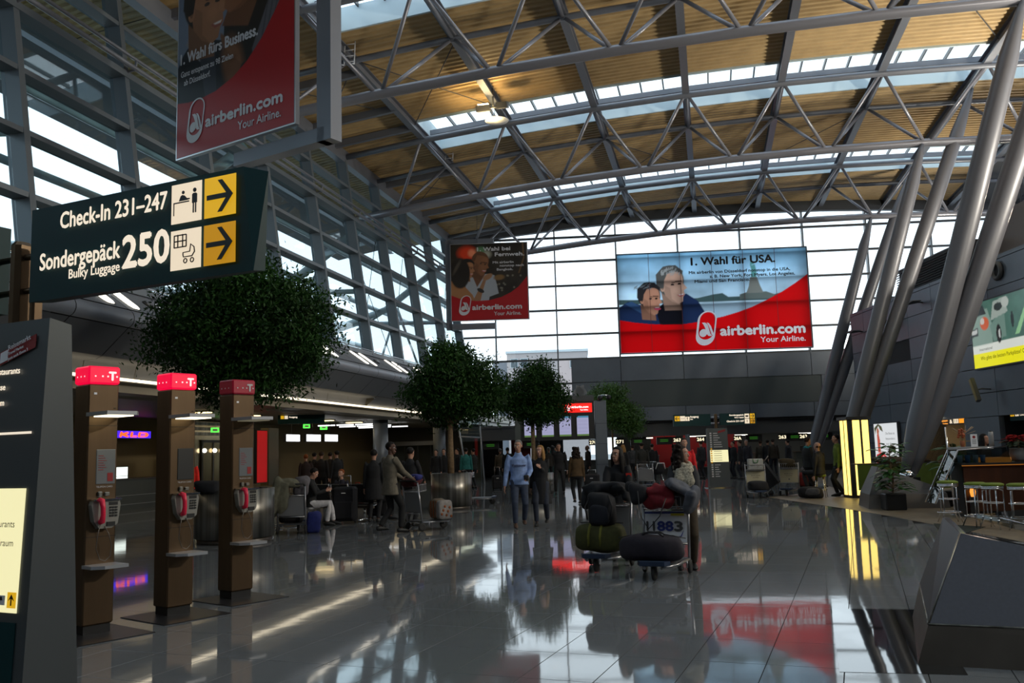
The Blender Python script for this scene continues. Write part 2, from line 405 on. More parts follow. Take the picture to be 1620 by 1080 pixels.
# ------------------------------------------------------------------ back glazed wall
def wy(x): return 51 + .1458 * x
WN = Vector((-.1443, .9895, 0)); WA = math.atan(.1458)
wb = thing('wall_back', '', '', (0, 51, 0), WA); del wb['label']; del wb['category']; struct(wb)
CW = math.cos(WA)
XS = [-4.76 + 3.46 * k for k in range(-3, 7)]; XS[0] = -13.9
ZB = [6.65, 8.06, 9.47, 10.87, 12.27, 13.68, 14.6]
def wloc(x): return x / CW
for i, x in enumerate(XS):
    m = M(); zt = arch(x) + .3; z0 = 2.9 if x < -7 else 6.5; m.bb((wloc(x) - .04, -.05, z0), (wloc(x) + .04, .25, zt)); m.build('mullion', MULL, wb)
zrows = ZB
for k, z in enumerate(ZB[:6]):
    m = M(); m.bb((wloc(-13.9), -.03, z - .05), (wloc(15.6), .16, z + .05)); m.build('transom', DARKST, wb)
for z in (5.28, 3.95, 2.95):
    m = M(); m.bb((wloc(-13.9), -.03, z - .05), (wloc(-7.5), .16, z + .05)); m.build('transom', DARKST, wb)
XE = XS + [15.6]
for i in range(len(XE) - 1):
    for k in range(6):
        x0, x1 = wloc(XE[i]) + .05, wloc(XE[i + 1]) - .05
        if x1 - x0 < .4: continue
        mm = M(); zt = ZB[k + 1] - .05 if k < 5 else arch((XE[i] + XE[i + 1]) / 2) + .3
        mm.bb((x0, .1, ZB[k] + .05), (x1, .12, zt)); mm.build('pane', GLASS, wb)
for i in range(2):
    for z0, z1 in ((5.33, 6.6), (4.0, 5.23), (3.0, 3.9)):
        mm = M(); mm.bb((wloc(XE[i]) + .05, .1, z0), (wloc(XE[i + 1]) - .05, .12, z1)); mm.build('pane', GLASS, wb)
# bulkhead of grey panels below the glazing
BX0, BX1 = -7.5, 13.0
m = M(); m.bb((wloc(BX0), .12, 2.95), (wloc(15.6), 3.6, 6.55)); m.build('bulkhead_core', JOINT, wb)
xs = [BX0, -4.76] + [-4.76 + 3.46 * k for k in range(1, 6)]
for i in range(len(xs) - 1):
    a, b = wloc(xs[i]) + .015, wloc(xs[i + 1]) - .015
    m = M(); m.bb((a, -.02, 5.32), (b, .14, 6.6)); m.build('wall_panel', PANEL, wb)
    if i == 0: m = M(); m.bb((a, -.02, 3.06), (b, .14, 5.29)); m.build('wall_panel', PANEL, wb)
    else: m = M(); m.bb((a, -.02, 3.06), (b, .14, 3.82)); m.build('wall_panel', PANEL, wb)
m = M(); m.bb((wloc(-4.74), .03, 3.84), (wloc(6.1), .13, 5.3)); m.build('recessed_band', PANELD, wb)
m = M(); m.bb((wloc(6.12), -.02, 3.84), (wloc(12.5), .14, 5.3)); m.build('wall_panel', PANEL, wb)
m = M(); m.bb((wloc(-13.9), .5, 2.2), (wloc(15.6), .75, 2.97)); m.build('lower_fascia', FASC, wb)
# check-in hall behind: soffit, side and rear walls
m = M(); m.bb((-15, .75, 2.85), (16.5, 9, 3.0)); m.build('hall_soffit', FASC, wb)
HALLW = mat('check_in_hall_wall', (.10, .12, .13), .5)
m = M(); m.bb((-1.0, 7.0, 0), (16.5, 7.2, 2.9)); m.build('hall_rear_wall', HALLW, wb)
m = M(); m.bb((-20.5, 7.0, 0), (-13.4, 7.2, 3.2)); m.build('hall_rear_wall', HALLW, wb)
_wx = [(-13.4, -12.2), (-12.2, -10.15), (-8.35, -5.0), (-5.0, -1.0)]
for _a, _b in ((-13.4, -12.15), (-10.2, -8.3), (-4.9, -1.0)): m = M(); m.bb((_a, 7.0, 0), (_b, 7.2, 3.0)); m.build('hall_rear_wall', HALLW, wb)
m = M(); m.bb((-13.4, 7.0, 0), (-1.0, 7.2, .9)); m.build('hall_rear_wall', HALLW, wb)
for i in range(5):
    m = M(); m.bb((-13.4 + i * 2.48, 7.02, .95), (-13.4 + i * 2.48 + 2.38, 7.05, 2.85)); m.build('pane', GLASS, wb)
for i in range(6):
    m = M(); m.bb((-13.45 + i * 2.48, 6.98, .9), (-13.37 + i * 2.48, 7.12, 2.9)); m.build('mullion', MULL, wb)

# ------------------------------------------------------------------ right side: panelled volumes, then the outer wall
WR0 = Vector((6.7, 44.3, 0)); WRd = Vector((.2215, -.975, 0)); WRA = math.atan2(WRd.y, WRd.x)
wr = thing('wall_right', '', '', WR0, WRA); del wr['label']; del wr['category']; struct(wr)   # local x runs towards the camera, local -y... hall side
# hall side normal = (-.975,-.2215): in local coordinates that is -y
m = M(); m.bb((0.02, .06, 2.5), (34, 1.2, 7.5)); m.bb((0.02, .06, 0), (5.9, 1.2, 2.5)); m.bb((9.9, .06, 0), (12.2, 1.2, 2.5)); m.bb((17.5, .06, 0), (34, 1.2, 2.5)); m.build('core', JOINT, wr)
zs = [0, .75, 1.5, 2.3, 3.1, 3.95, 4.8, 5.65, 6.5, 7.4, 7.55]
rnd = random.Random(3)
edges = [0, 1.45, 3.6, 5.9, 8.0, 9.9, 12.2, 14.9, 17.5, 20.4, 23.3, 27, 30.5, 34]
panel_holes = [(3.6, 5.9, 4.8, 6.5)]
for i in range(len(edges) - 1):
    for k in range(len(zs) - 1):
        a, b, z0, z1 = edges[i], edges[i + 1], zs[k], zs[k + 1]
        if z1 <= 2.4 and ((a >= 5.9 and b <= 9.9) or (12.2 <= a and b <= 17.5)): continue
        if (a, z0) in ((3.6, 4.8), (8.0, 4.8)): 
            m = M(); m.bb((a + .02, .3, z0), (b - .02, .32, z1)); m.build('window_pane', GLASSD, wr)
            m = M(); m.bb((a + .02, .1, z0 + .42), (b - .02, .16, z0 + .46)); m.build('window_bar', DARKST, wr); continue
        pr = .0 if a < 9 else -.12
        m = M(); m.bb((a + .012, pr, z0 + .012), (b - .012, pr + .1 if pr == 0 else .1, z1 - .012)); m.build('wall_panel', PANEL, wr)
m = M(); m.bb((0, 0, 0), (.02, 3.5, 7.55)); m.build('end_return', PANEL, wr)
# passages under the panels
TANW = mat('beige_passage_wall', (.30, .22, .12), .6)
m = M(); m.bb((5.9, 2.6, 0), (9.9, 2.7, 2.5)); m.bb((5.8, .1, 0), (5.9, 2.6, 2.5)); m.bb((9.9, .1, 0), (10.0, 2.6, 2.5)); m.bb((5.8, .1, 2.45), (10, 2.7, 2.55)); m.build('passage_walls', TANW, wr)
for xx in (6.9, 7.9, 8.9): m = M(); m.bb((xx - .01, 2.57, 0), (xx + .01, 2.605, 2.45)); m.build('panel_joint', JOINT, wr)
m = M(); m.bb((5.9, 2.58, 1.28), (9.9, 2.605, 1.3)); m.build('panel_joint', JOINT, wr)
m = M(); m.bb((7.4, 2.5, 1.35), (7.65, 2.6, 1.7)); m.build('hose_box', mat('red_enamel', (.5, .01, .01), .4), wr)
m = M(); m.bb((12.2, 2.6, 0), (17.5, 2.7, 2.5)); m.build('passage_back', PANELD, wr)
m = M(); m.bb((6.2, .5, 2.38), (7.9, .8, 2.44)); m.bb((9.2, .5, 2.38), (9.7, .8, 2.44)); m.build('strip_light', LCOOL, wr)
# louvred plant box set back on top
LOUV = mat('louvre_grey', (.13, .135, .15), .5, .2)
m = M(); m.bb((2.6, 1.3, 7.5), (8.5, 4.5, 9.1)); m.build('plant_box', FASC, wr)
for i in range(15):
    m = M(); m.box((5.55, 1.2, 7.62 + i * .1), (5.9, .12, .03), R=Matrix.Rotation(.6, 3, 'X')); m.build('louvre', LOUV, wr)
m = M(); m.bb((8.6, 2.2, 7.5), (12.5, 4.5, 9.9)); m.build('tan_housing', mat('brown_grey_panel', (.17, .14, .125), .6), wr)
m = M(); m.bb((15.5, .9, 7.5), (34, 3.5, 10.6)); m.build('plant_box', FASC, wr)
for i in range(30):
    m = M(); m.box((22.5, .8, 7.62 + i * .1), (14, .1, .03), R=Matrix.Rotation(.6, 3, 'X')); m.build('louvre', LOUV, wr)
m = M()
for xx in np.arange(8.8, 15, .8): m.path([(xx, 2.4, 9.9 if xx < 12.4 else 7.55), (xx, 2.4, 10.6), (xx + .25, 2.4, 10.75), (xx + .3, 2.4, 10.4)], .03, 6)
m.build('railing', STEEL, wr)
# outer enclosure
ow = M(); ow.bb((15.6, -12.5, 0), (16.0, 56, 11.5)); struct(ow.build('wall_outer', FASC))
m = M(); m.bb((-21, -12.5, 0), (16.0, -12.2, 15.5)); struct(m.build('wall_rear', mat('dim_rear_wall', (.12, .12, .13), .6)))

# ------------------------------------------------------------------ roof: corrugated deck, ribs, rooflights
ceil = thing('ceiling', '', '', (0, 20, 14)); del ceil['label']; del ceil['category']; struct(ceil)
TR = [-11, 0, 11, 22, 33, 44]
XK = [-.25 + 3.46 * k for k in range(-5, 6)]
def deck(x0, x1, ya, yb, yb2=None):
    m = M(); pit = .29; n = int(round((yb - ya) / pit)); vs = []; fs = []; xsx = [x0, (x0 + x1) / 2, x1]; prof = []
    for i in range(n):
        y = ya + (yb - ya) * i / n; st = (yb - ya) / n
        prof += [(y, 0), (y + st * .38, 0), (y + st * .5, .06), (y + st * .88, .06)]
    prof.append((yb, 0))
    for x in xsx:
        for y, dz in prof: vs.append((x, y, arch(x) + .38 + dz))
    L = len(prof)
    for a in range(2):
        for i in range(L - 1): fs.append((a * L + i, a * L + i + 1, (a + 1) * L + i + 1, (a + 1) * L + i))
    m.add(vs, fs); return m.build('deck_panel', DECK, ceil, True)
def skin(x0, x1, ya, yb):
    m = M(); zs0 = min(arch(x0), arch(x1)) + .5
    m.add([(x0, ya, arch(x0) + .47), (x1, ya, arch(x1) + .47), (x1, yb, arch(x1) + .47), (x0, yb, arch(x0) + .47), (x0, ya, arch(x0) + .62), (x1, ya, arch(x1) + .62), (x1, yb, arch(x1) + .62), (x0, yb, arch(x0) + .62)],
          [(0, 3, 2, 1), (4, 5, 6, 7), (0, 1, 5, 4), (2, 3, 7, 6), (0, 4, 7, 3), (1, 2, 6, 5)]); return m
SK = M()
XR = [-20.9] + XK[:] + [16.2]
for Y0 in TR:
    yend = Y0 + 11 - .95 if Y0 < 44 else None
    for i in range(len(XR) - 1):
        x0, x1 = XR[i], XR[i + 1]
        sky_here = x0 >= -10.7 and x1 <= 13.7
        ya = Y0 + 2.24 if sky_here else Y0 - .95
        yb = yend if yend else wy((x0 + x1) / 2) + (.3 if x0 > -14 else .3)
        s_ = skin(x0, x1, ya, yb); SK.add(s_.v, s_.f)
        if Y0 >= 11 and x0 >= -17.6 and x1 <= 13.7: deck(x0, x1, ya + .02, yb - .02)
SK.build('roof_skin', SKIN_ROOF, ceil, True)
for i, x in enumerate(XK):
    m = M(); z = arch(x)
    for (w_, h_, zc) in ((.26, .03, z + .05), (.05, .28, z + .2), (.26, .03, z + .36)): m.bb((x - w_ / 2, -11, zc - h_ / 2), (x + w_ / 2, min(wy(x) - .05, 53), zc + h_ / 2))
    m.build('rib_beam', STEEL, ceil, True)
BAR = mat('dark_glazing_bar', (.08, .08, .085), .4)
for Y0 in TR:
    y0, y1 = Y0 - .95, Y0 + 2.2
    for k in range(7):
        x0, x1 = XK[2 + k], XK[3 + k]; za, zb = arch(x0), arch(x1)
        for nm, yy in (('curb', y1), ('curb', y0)):
            m = M(); m.add([(x0, yy, za + .36), (x1, yy, zb + .36), (x1, yy, zb + 1.12), (x0, yy, za + 1.12), (x0, yy + (.08 if yy == y1 else -.08), za + .36), (x1, yy + (.08 if yy == y1 else -.08), zb + .36), (x1, yy + (.08 if yy == y1 else -.08), zb + 1.12), (x0, yy + (.08 if yy == y1 else -.08), za + 1.12)],
                           [(0, 1, 2, 3), (7, 6, 5, 4), (0, 4, 5, 1), (3, 2, 6, 7)]); m.build(nm, CURB, ceil, True)
        if Y0 < 11: 
            m = M(); m.add([(x0, y0, za + 1.13), (x1, y0, zb + 1.13), (x1, y1, zb + 1.13), (x0, y1, za + 1.13)], [(0, 1, 2, 3)]); m.build('rooflight_pane', GLASS, ceil, True); continue
        for q in range(4):
            xa = x0 + (x1 - x0) * q / 4; xb = x0 + (x1 - x0) * (q + 1) / 4; z1_, z2_ = arch(xa) + 1.13, arch(xb) + 1.13
            m = M(); m.add([(xa + .02, y0, z1_), (xb - .02, y0, z2_), (xb - .02, y1, z2_), (xa + .02, y1, z1_), (xa + .02, y0, z1_ + .02), (xb - .02, y0, z2_ + .02), (xb - .02, y1, z2_ + .02), (xa + .02, y1, z1_ + .02)], [(0, 3, 2, 1), (4, 5, 6, 7), (0, 1, 5, 4), (2, 3, 7, 6)])
            m.build('rooflight_pane', GLASS, ceil, True)
            m = M(); m.bb((xa - .025, y0, z1_ - .12), (xa + .025, y1, z1_ + .03)); m.build('glazing_bar', BAR, ceil, True)
        m = M(); m.beam((x0, Y0 + .95, za + .62), (x1, Y0 + .95, zb + .62), .12, .2); m.build('purlin', STEEL, ceil, True)
    for xe, s in ((XK[2], 1), (XK[9], -1)):
        m = M(); m.bb((xe - .05, y0, arch(xe) + .36), (xe + .05, y1, arch(xe) + 1.14)); m.build('curb_end', CURB, ceil, True)
# beam along the head of the back wall, edge girders above the facade, purlins in the dark left strip
m = M()
for i in range(len(XK) - 2):
    x0, x1 = XK[i + 1], XK[i + 2]; m.beam((x0, wy(x0) - .2, arch(x0) + .1), (x1, wy(x1) - .2, arch(x1) + .1), .35, .55)
m.build('head_beam', DARKST, ceil, True)
for Y0 in (11, 22, 33, 44):
    for dy in (4.6, 7.9, 9.9):
        if Y0 == 44 and dy > 4.7: continue
        x0, x1 = -14.1, XK[2]; m = M(); m.beam((x0, Y0 + dy, arch(x0) + .15), (x1, Y0 + dy, arch(x1) + .15), .16, .26); m.build('purlin', STEEL, ceil, True)
m = M(); m.beam((-14.0, -11, arch(-14) + .0), (-14.0, 49, arch(-14) + .0), .3, .5); m.build('eaves_girder', STEEL, ceil, True)
# wind-bracing rods under the deck with a disc at the crossing
m = M()
for (xa, xb, ya, yb) in ((-10.6, -7.2, 26, 32), (-7.2, -10.6, 26, 32), (-14, -10.6, 26, 31), (-10.6, -14, 26, 31), (-.2, -3.7, 37.5, 43), (-3.7, -.2, 37.5, 43), (3.2, 6.7, 37.5, 43), (6.7, 3.2, 37.5, 43), (-14, -10.6, 37, 42), (-10.6, -14, 37, 42), (6.7, 10.1, 25.5, 31.5)):
    m.tube((xa, ya, arch(xa) + .28), (xb, yb, arch(xb) + .28), .018, n=5)
m.lathe([(.02, 13.6), (.16, 13.62), (.16, 13.66), (.02, 13.68)], (-8.9, 29, arch(-8.9) - 13.4), 12)
m.build('bracing_rods', DARKST, ceil, True)

# ------------------------------------------------------------------ left gallery edge and the low hall under it
gal = thing('trim_1', '', '', (-12.5, 17, 4)); del gal['label']; del gal['category']; struct(gal)
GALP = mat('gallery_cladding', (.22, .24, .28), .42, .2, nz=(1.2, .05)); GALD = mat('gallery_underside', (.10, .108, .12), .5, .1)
def prof_piece(name, pts, L, mat_, t=.04):
    m = M(); n = len(pts); vs = []
    for y in (.012, L - .012):
        for p in pts: vs.append((p[0], y, p[1]))
    m.add(vs, [(i, i + 1, n + i + 1, n + i) for i in range(n - 1)], n > 3); return m.mesh(name, mat_)
nose = [(-12.02 + .17 * math.cos(a) , 4.62 + .19 * math.sin(a)) for a in np.linspace(math.pi * .42, -math.pi * .42, 8)]
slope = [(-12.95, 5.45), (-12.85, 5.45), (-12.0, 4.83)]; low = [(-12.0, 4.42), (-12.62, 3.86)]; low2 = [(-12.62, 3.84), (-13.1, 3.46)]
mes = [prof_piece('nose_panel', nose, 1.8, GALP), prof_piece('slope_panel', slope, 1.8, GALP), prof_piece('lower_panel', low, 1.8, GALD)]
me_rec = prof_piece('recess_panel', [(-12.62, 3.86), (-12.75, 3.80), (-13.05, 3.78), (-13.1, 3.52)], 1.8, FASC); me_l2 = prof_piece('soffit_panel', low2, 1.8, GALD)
yy = 14.9 - 1.8 * 14; kk = 0
while yy < 49:
    for me in mes: o = obj(me.name, me, gal); o.location = Vector((0, yy, 0)) - gal.location
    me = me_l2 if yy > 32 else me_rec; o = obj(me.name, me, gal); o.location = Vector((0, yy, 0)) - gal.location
    yy += 1.8; kk += 1
m = M(); m.bb((-13.3, -12, 3.9), (-12.72, 49, 4.35)); m.bb((-13.3, -12, 4.3), (-12.5, 49, 4.75)); m.bb((-13.3, -12, 4.7), (-12.95, 49, 5.3)); m.build('gallery_core', JOINT, gal, True)
m = M(); m.path([(-12.75, -12, 5.62), (-12.75, 49, 5.62)], .025, 6)
for y in np.arange(-10, 48, 1.8): m.tube((-12.8, y, 5.45), (-12.75, y, 5.62), .02)
m.build('gallery_rail', CHROME, gal, True)
# strip light under the edge, in short lengths
ls = M(); ls.bb((0, .04, 0), (.14, 1.16, .05)); ls_me = ls.mesh('lamp_tube', glow('strip_lamp', (1, .86, .62), 2.4))
for i in range(48):
    o = obj('strip_lamp', ls_me, gal); o.location = Vector((-13.12, -9 + 1.2 * i, 3.44)) - gal.location
# low ceiling
LOWC = mat('low_ceiling_olive', (.16, .14, .10), .45)
m = M(); m.add([(-13.15, -12.2, 3.42), (-13.15, 60, 3.42), (-14.2, 60, 3.15), (-14.2, -12.2, 3.15), (-20.9, 60, 3.15), (-20.9, -12.2, 3.15)], [(0, 1, 2, 3), (3, 2, 4, 5)])
m.bb((-20.9, -12.2, 3.2), (-13.35, 60, 3.9)); struct(m.build('ceiling_low', LOWC))
LW = mat('dim_ochre_wall', (.17, .125, .06), .6)
for (y0, y1) in [(-12, 27.2), (30.5, 32.8), (34.6, 51)]:
    pass
m = M(); m.bb((-20.9, -12.2, 0), (-20.5, 60, 3.2)); struct(m.build('wall_low_left', LW))
m = M(); m.bb((-20.5, 52.6, 2.2), (-13.6, 52.8, 3.2)); m.bb((-20.5, 52.6, 0), (-19.2, 52.8, 2.2)); m.bb((-15.9, 52.6, 0), (-13.6, 52.8, 2.2)); struct(m.build('wall_low_back', mat('dim_grey_wall', (.07, .065, .06), .6)))
# ------------------------------------------------------------------ roof trusses (triangular section) and raking columns
TNAME = {11: 'grey tubular roof truss passing overhead, nearest the camera', 22: 'grey tubular roof truss nearest the camera, crossing the top of the photo', 33: 'middle grey tubular roof truss crossing above the hall', 44: 'farthest grey tubular roof truss, just before the glazed back wall'}
for Y0 in (11, 22, 33, 44):
    t = thing('roof_truss', TNAME[Y0], 'truss', (0, Y0 + 1.7, 12.6), 0, 'tubular roof trusses')
    XN = [XK[i] for i in range(2, 10)]; XE_ = [-13.9] + XN + [15.2]
    for nm, dy, r in (('top_chord', 0, .12), ('top_chord', 3.45, .10)):
        m = M(); m.path([(x, Y0 + dy, arch(x)) for x in XE_], r, 10); m.build(nm, STEEL, t, True)
    XBn = [-13.95] + [(XN[i] + XN[i + 1]) / 2 - XK[1] * 0 - .03 for i in range(len(XN) - 1)] + [15.2]
    XBn.insert(1, XN[0] - 1.75)
    m = M(); m.path([(x, Y0 + 1.7, arch(x) - 2.12) for x in XBn], .155, 12); m.build('bottom_chord', TUBE, t, True)
    bn = XBn[1:-1]
    for i, x in enumerate(bn):
        for xt in (x - 1.73, x + 1.73):
            if xt < -11.5: continue
            xt = min(XK, key=lambda q: abs(q - xt))
            for dy, r in ((0, .062), (3.45, .062)):
                s = .13 if xt > x else -.13
                m = M(); m.path([(x + s, Y0 + 1.7 + (dy - 1.7) * .04, arch(x) - 2.05), (xt - s * .6, Y0 + dy, arch(xt) - .04)], r, 8); m.build('diagonal', TUBE, t, True)
    for x in XN:
        m = M(); m.tube((x, Y0, arch(x)), (x, Y0 + 3.45, arch(x)), .07); m.build('cross_tube', STEEL, t, True)
CN = {22: 'nearest raking V column of grey tubes, in front of the panelled wall', 33: 'middle raking V column of grey tubes, rising behind the glowing lamp pillar', 44: 'farthest raking V column of grey tubes, by the glazed back wall'}
for Y0 in (22, 33, 44):
    yc = Y0 + 1.6
    t = thing('raking_column', CN[Y0], 'column', (4.55, yc, .0), 0, 'raking V columns')
    for nm, fx_, tx, tz, dy in (('inner_strut', 4.55, 8.2, arch(8.2) - 2.2, 0), ('outer_strut', 4.75, 10.13, arch(10.1) - .1, .25)):
        a = Vector((fx_, yc, .78)); b = Vector((tx, yc + dy, tz)); m = M(); L = b - a
        m.path([a, a + L * .03, a + L * .10, a + L * .3, a + L * .6, a + L * .88, a + L * .97, b], [.09, .15, .235, .265, .27, .235, .12, .06], 20)
        m.build(nm, COLM, t, True)
    m = M(); m.sph((4.62, yc, .72), .2, 14, 8); m.box((4.62, yc, .6), (.5, .34, .2)); m.build('foot_joint', CHROME if Y0 == 22 else COLM, t, True)
    # sloping concrete footing with steel skirt
    m = M(); x0, x1 = (3.55, 5.35)
    if Y0 > 22: x0, x1 = 4.1, 5.2
    yA, yB = yc - .75, yc + .75
    bot = [(x0, yA), (x1, yA), (x1, yB), (x0, yB)]; mid = [(x0 + .05, yA + .05), (x1 - .04, yA + .05), (x1 - .04, yB - .05), (x0 + .05, yB - .05)]
    top = [(x0 + .32, yA + .35, .98 if Y0 == 22 else .6), (x1 - .1, yA + .3, .45), (x1 - .1, yB - .3, .45), (x0 + .32, yB - .35, .98 if Y0 == 22 else .6)]
    vs = [(p[0], p[1], .33) for p in mid] + top
    m.add(vs, [(0, 1, 5, 4), (1, 2, 6, 5), (2, 3, 7, 6), (3, 0, 4, 7), (4, 5, 6, 7)]); m.build('sloped_footing', mat('dark_grey_footing', (.085, .085, .088), .5), t, True)
    m = M(); m.add([(p[0], p[1], 0) for p in bot] + [(p[0], p[1], .33) for p in mid], [(0, 1, 5, 4), (1, 2, 6, 5), (2, 3, 7, 6), (3, 0, 4, 7), (4, 5, 6, 7)]); m.build('skirt', mat('bronze_grey_skirt', (.20, .18, .16), .35, .6), t, True)

# round column under the gallery
for (x, y, lab) in ((-14.6, 38.5, 'round grey column under the gallery beside the sliding doors'), (-14.6, 47.5, 'round grey column under the gallery farthest back')):
    m = M(); m.lathe([(.34, 0), (.34, 3.2)], (0, 0, 0), 24); o = m.build('round_column', PANEL); o.location = (x, y, 0); tag(o, lab, 'column')
# square pier under the gallery at the left
p = thing('panelled_pier', 'grey panelled pier at the left with a slim steel post', 'pier', (-12.7, 13.6, 0))
for i in range(6):
    m = M(); m.bb((-.5, -.8, i * .78 + .01), (.12, .55, i * .78 + .77)); m.build('cladding_panel', PANELD, p)
m = M(); m.bb((.14, .95, 0), (.32, 1.25, 5.4)); m.build('post', MULL, p)
# wall clock
c = thing('wall_clock', 'round wall clock behind the green direction sign', 'clock', (-12.52, 14.0, 4.45), math.radians(90))
m = M(); m.lathe([(.30, 0), (.30, .05)], n=28); m.v = [(v[0], -v[2], v[1]) for v in m.v]; m.build('dial', mat('clock_dial', (.4, .4, .4), .5), c)
m = M()
for i in range(12):
    a = i * math.pi / 6; m.box((.24 * math.sin(a), -.055, .24 * math.cos(a)), (.02, .01, .05), R=Matrix.Rotation(a, 3, 'Y'))
m.build('hour_marks', BLACK, c)
m = M(); m.box((.05, -.06, .06), (.02, .01, .18), R=Matrix.Rotation(.7, 3, 'Y')); m.build('hour_hand', BLACK, c)
m = M(); m.box((-.02, -.06, .09), (.016, .01, .24), R=Matrix.Rotation(-.2, 3, 'Y')); m.build('hand', BLACK, c)

# ------------------------------------------------------------------ flat print painter (colours stored on a fine grid of vertices)
class Print:
    def __init__(s, w, h, bgc, nx=150, nz=None):
        s.w = w; s.h = h; s.nx = nx; s.nz = nz or int(nx * h / w); s.U, s.V = np.meshgrid(np.linspace(0, 1, s.nx + 1), np.linspace(0, 1, s.nz + 1))
        s.C = np.ones(s.U.shape + (3,)) * np.array(bgc); s.asp = w / h
    def mix(s, a, col): s.C += (np.array(col) - s.C) * np.clip(a, 0, 1)[..., None]; return s
    def ell(s, cx, cy, rx, ry, col, rot=0, soft=.06, op=1):
        x = (s.U - cx) * s.asp; y = s.V - cy; c, n = math.cos(rot), math.sin(rot); X = (x * c + y * n) / (rx * s.asp); Y = (-x * n + y * c) / ry
        return s.mix(op * np.clip((1 - np.sqrt(X * X + Y * Y)) / soft + .5, 0, 1), col)
    def poly(s, pts, col, op=1, soft=.006):
        inside = np.zeros(s.U.shape, bool); d = np.full(s.U.shape, 9.0); n = len(pts)
        for i in range(n):
            (x0, y0), (x1, y1) = pts[i], pts[(i + 1) % n]
            cnd = ((y0 > s.V) != (y1 > s.V)) & (s.U < (x1 - x0) * (s.V - y0) / ((y1 - y0) or 1e-9) + x0); inside ^= cnd
            ex, ey = (x1 - x0) * s.asp, y1 - y0; px, py = (s.U - x0) * s.asp, s.V - y0
            tt = np.clip((px * ex + py * ey) / (ex * ex + ey * ey + 1e-12), 0, 1); d = np.minimum(d, np.hypot(px - tt * ex, py - tt * ey))
        return s.mix(op * np.clip(np.where(inside, d, -d) / soft + .5, 0, 1), col)
    def pill(s, x, z, h, col):
        q = [(.28 + .22 * math.cos(a), .745 + .22 * math.sin(a)) for a in np.linspace(0, math.pi, 12)] + [(.28 + .22 * math.cos(a), .39 + .22 * math.sin(a)) for a in np.linspace(math.pi, 2 * math.pi, 12)]
        return s.poly([((x + (a + b * .16) * h) / s.w, (z + b * h) / s.h) for a, b in q], col)
    def vgrad(s, v0, v1, c0, c1):
        k = np.clip((s.V - v0) / (v1 - v0), 0, 1); a = ((s.V >= min(v0, v1)) & (s.V <= max(v0, v1))).astype(float)
        col = np.array(c0) + (np.array(c1) - np.array(c0)) * k[..., None]; s.C += (col - s.C) * a[..., None]; return s
    def noise(s, amp, sc, mask=None):
        r = np.random.RandomState(5); n = 0
        for o in range(3):
            g_ = r.rand(int(sc * 2 ** o) + 2, int(sc * 2 ** o * s.asp) + 2); yi = s.V * (g_.shape[0] - 1.001); xi = s.U * (g_.shape[1] - 1.001); y0 = yi.astype(int); x0 = xi.astype(int); fy = yi - y0; fx__ = xi - x0
            n = n + ((g_[y0, x0] * (1 - fx__) + g_[y0, x0 + 1] * fx__) * (1 - fy) + (g_[y0 + 1, x0] * (1 - fx__) + g_[y0 + 1, x0 + 1] * fx__) * fy - .5) / 2 ** o
        s.C *= (1 + amp * (n * (mask if mask is not None else 1)))[..., None]; return s
    def build(s, name, parent, mat_, y=0, x=0, z=0):
        me = D.meshes.new(name); X = (s.U * s.w + x).ravel(); Z = (s.V * s.h + z).ravel(); co = np.stack([X, np.full_like(X, y), Z], 1)
        N = s.nx + 1; i = np.arange(s.nz)[:, None] * N + np.arange(s.nx)[None]; i = i.ravel(); q = np.stack([i, i + 1, i + 1 + N, i + N], 1)
        me.vertices.add(len(co)); me.vertices.foreach_set('co', co.astype('f').ravel()); me.loops.add(q.size); me.loops.foreach_set('vertex_index', q.ravel().astype('i'))
        me.polygons.add(len(q)); me.polygons.foreach_set('loop_start', (np.arange(len(q)) * 4).astype('i')); me.update(calc_edges=True)
        a = me.color_attributes.new('print', 'FLOAT_COLOR', 'POINT'); cc = np.concatenate([np.clip(s.C, 0, 1).reshape(-1, 3), np.ones((len(co), 1))], 1); a.data.foreach_set('color', cc.astype('f').ravel())
        me.materials.append(mat_); me.validate(); return obj(name, me, parent)
RED = (.62, .002, .004)
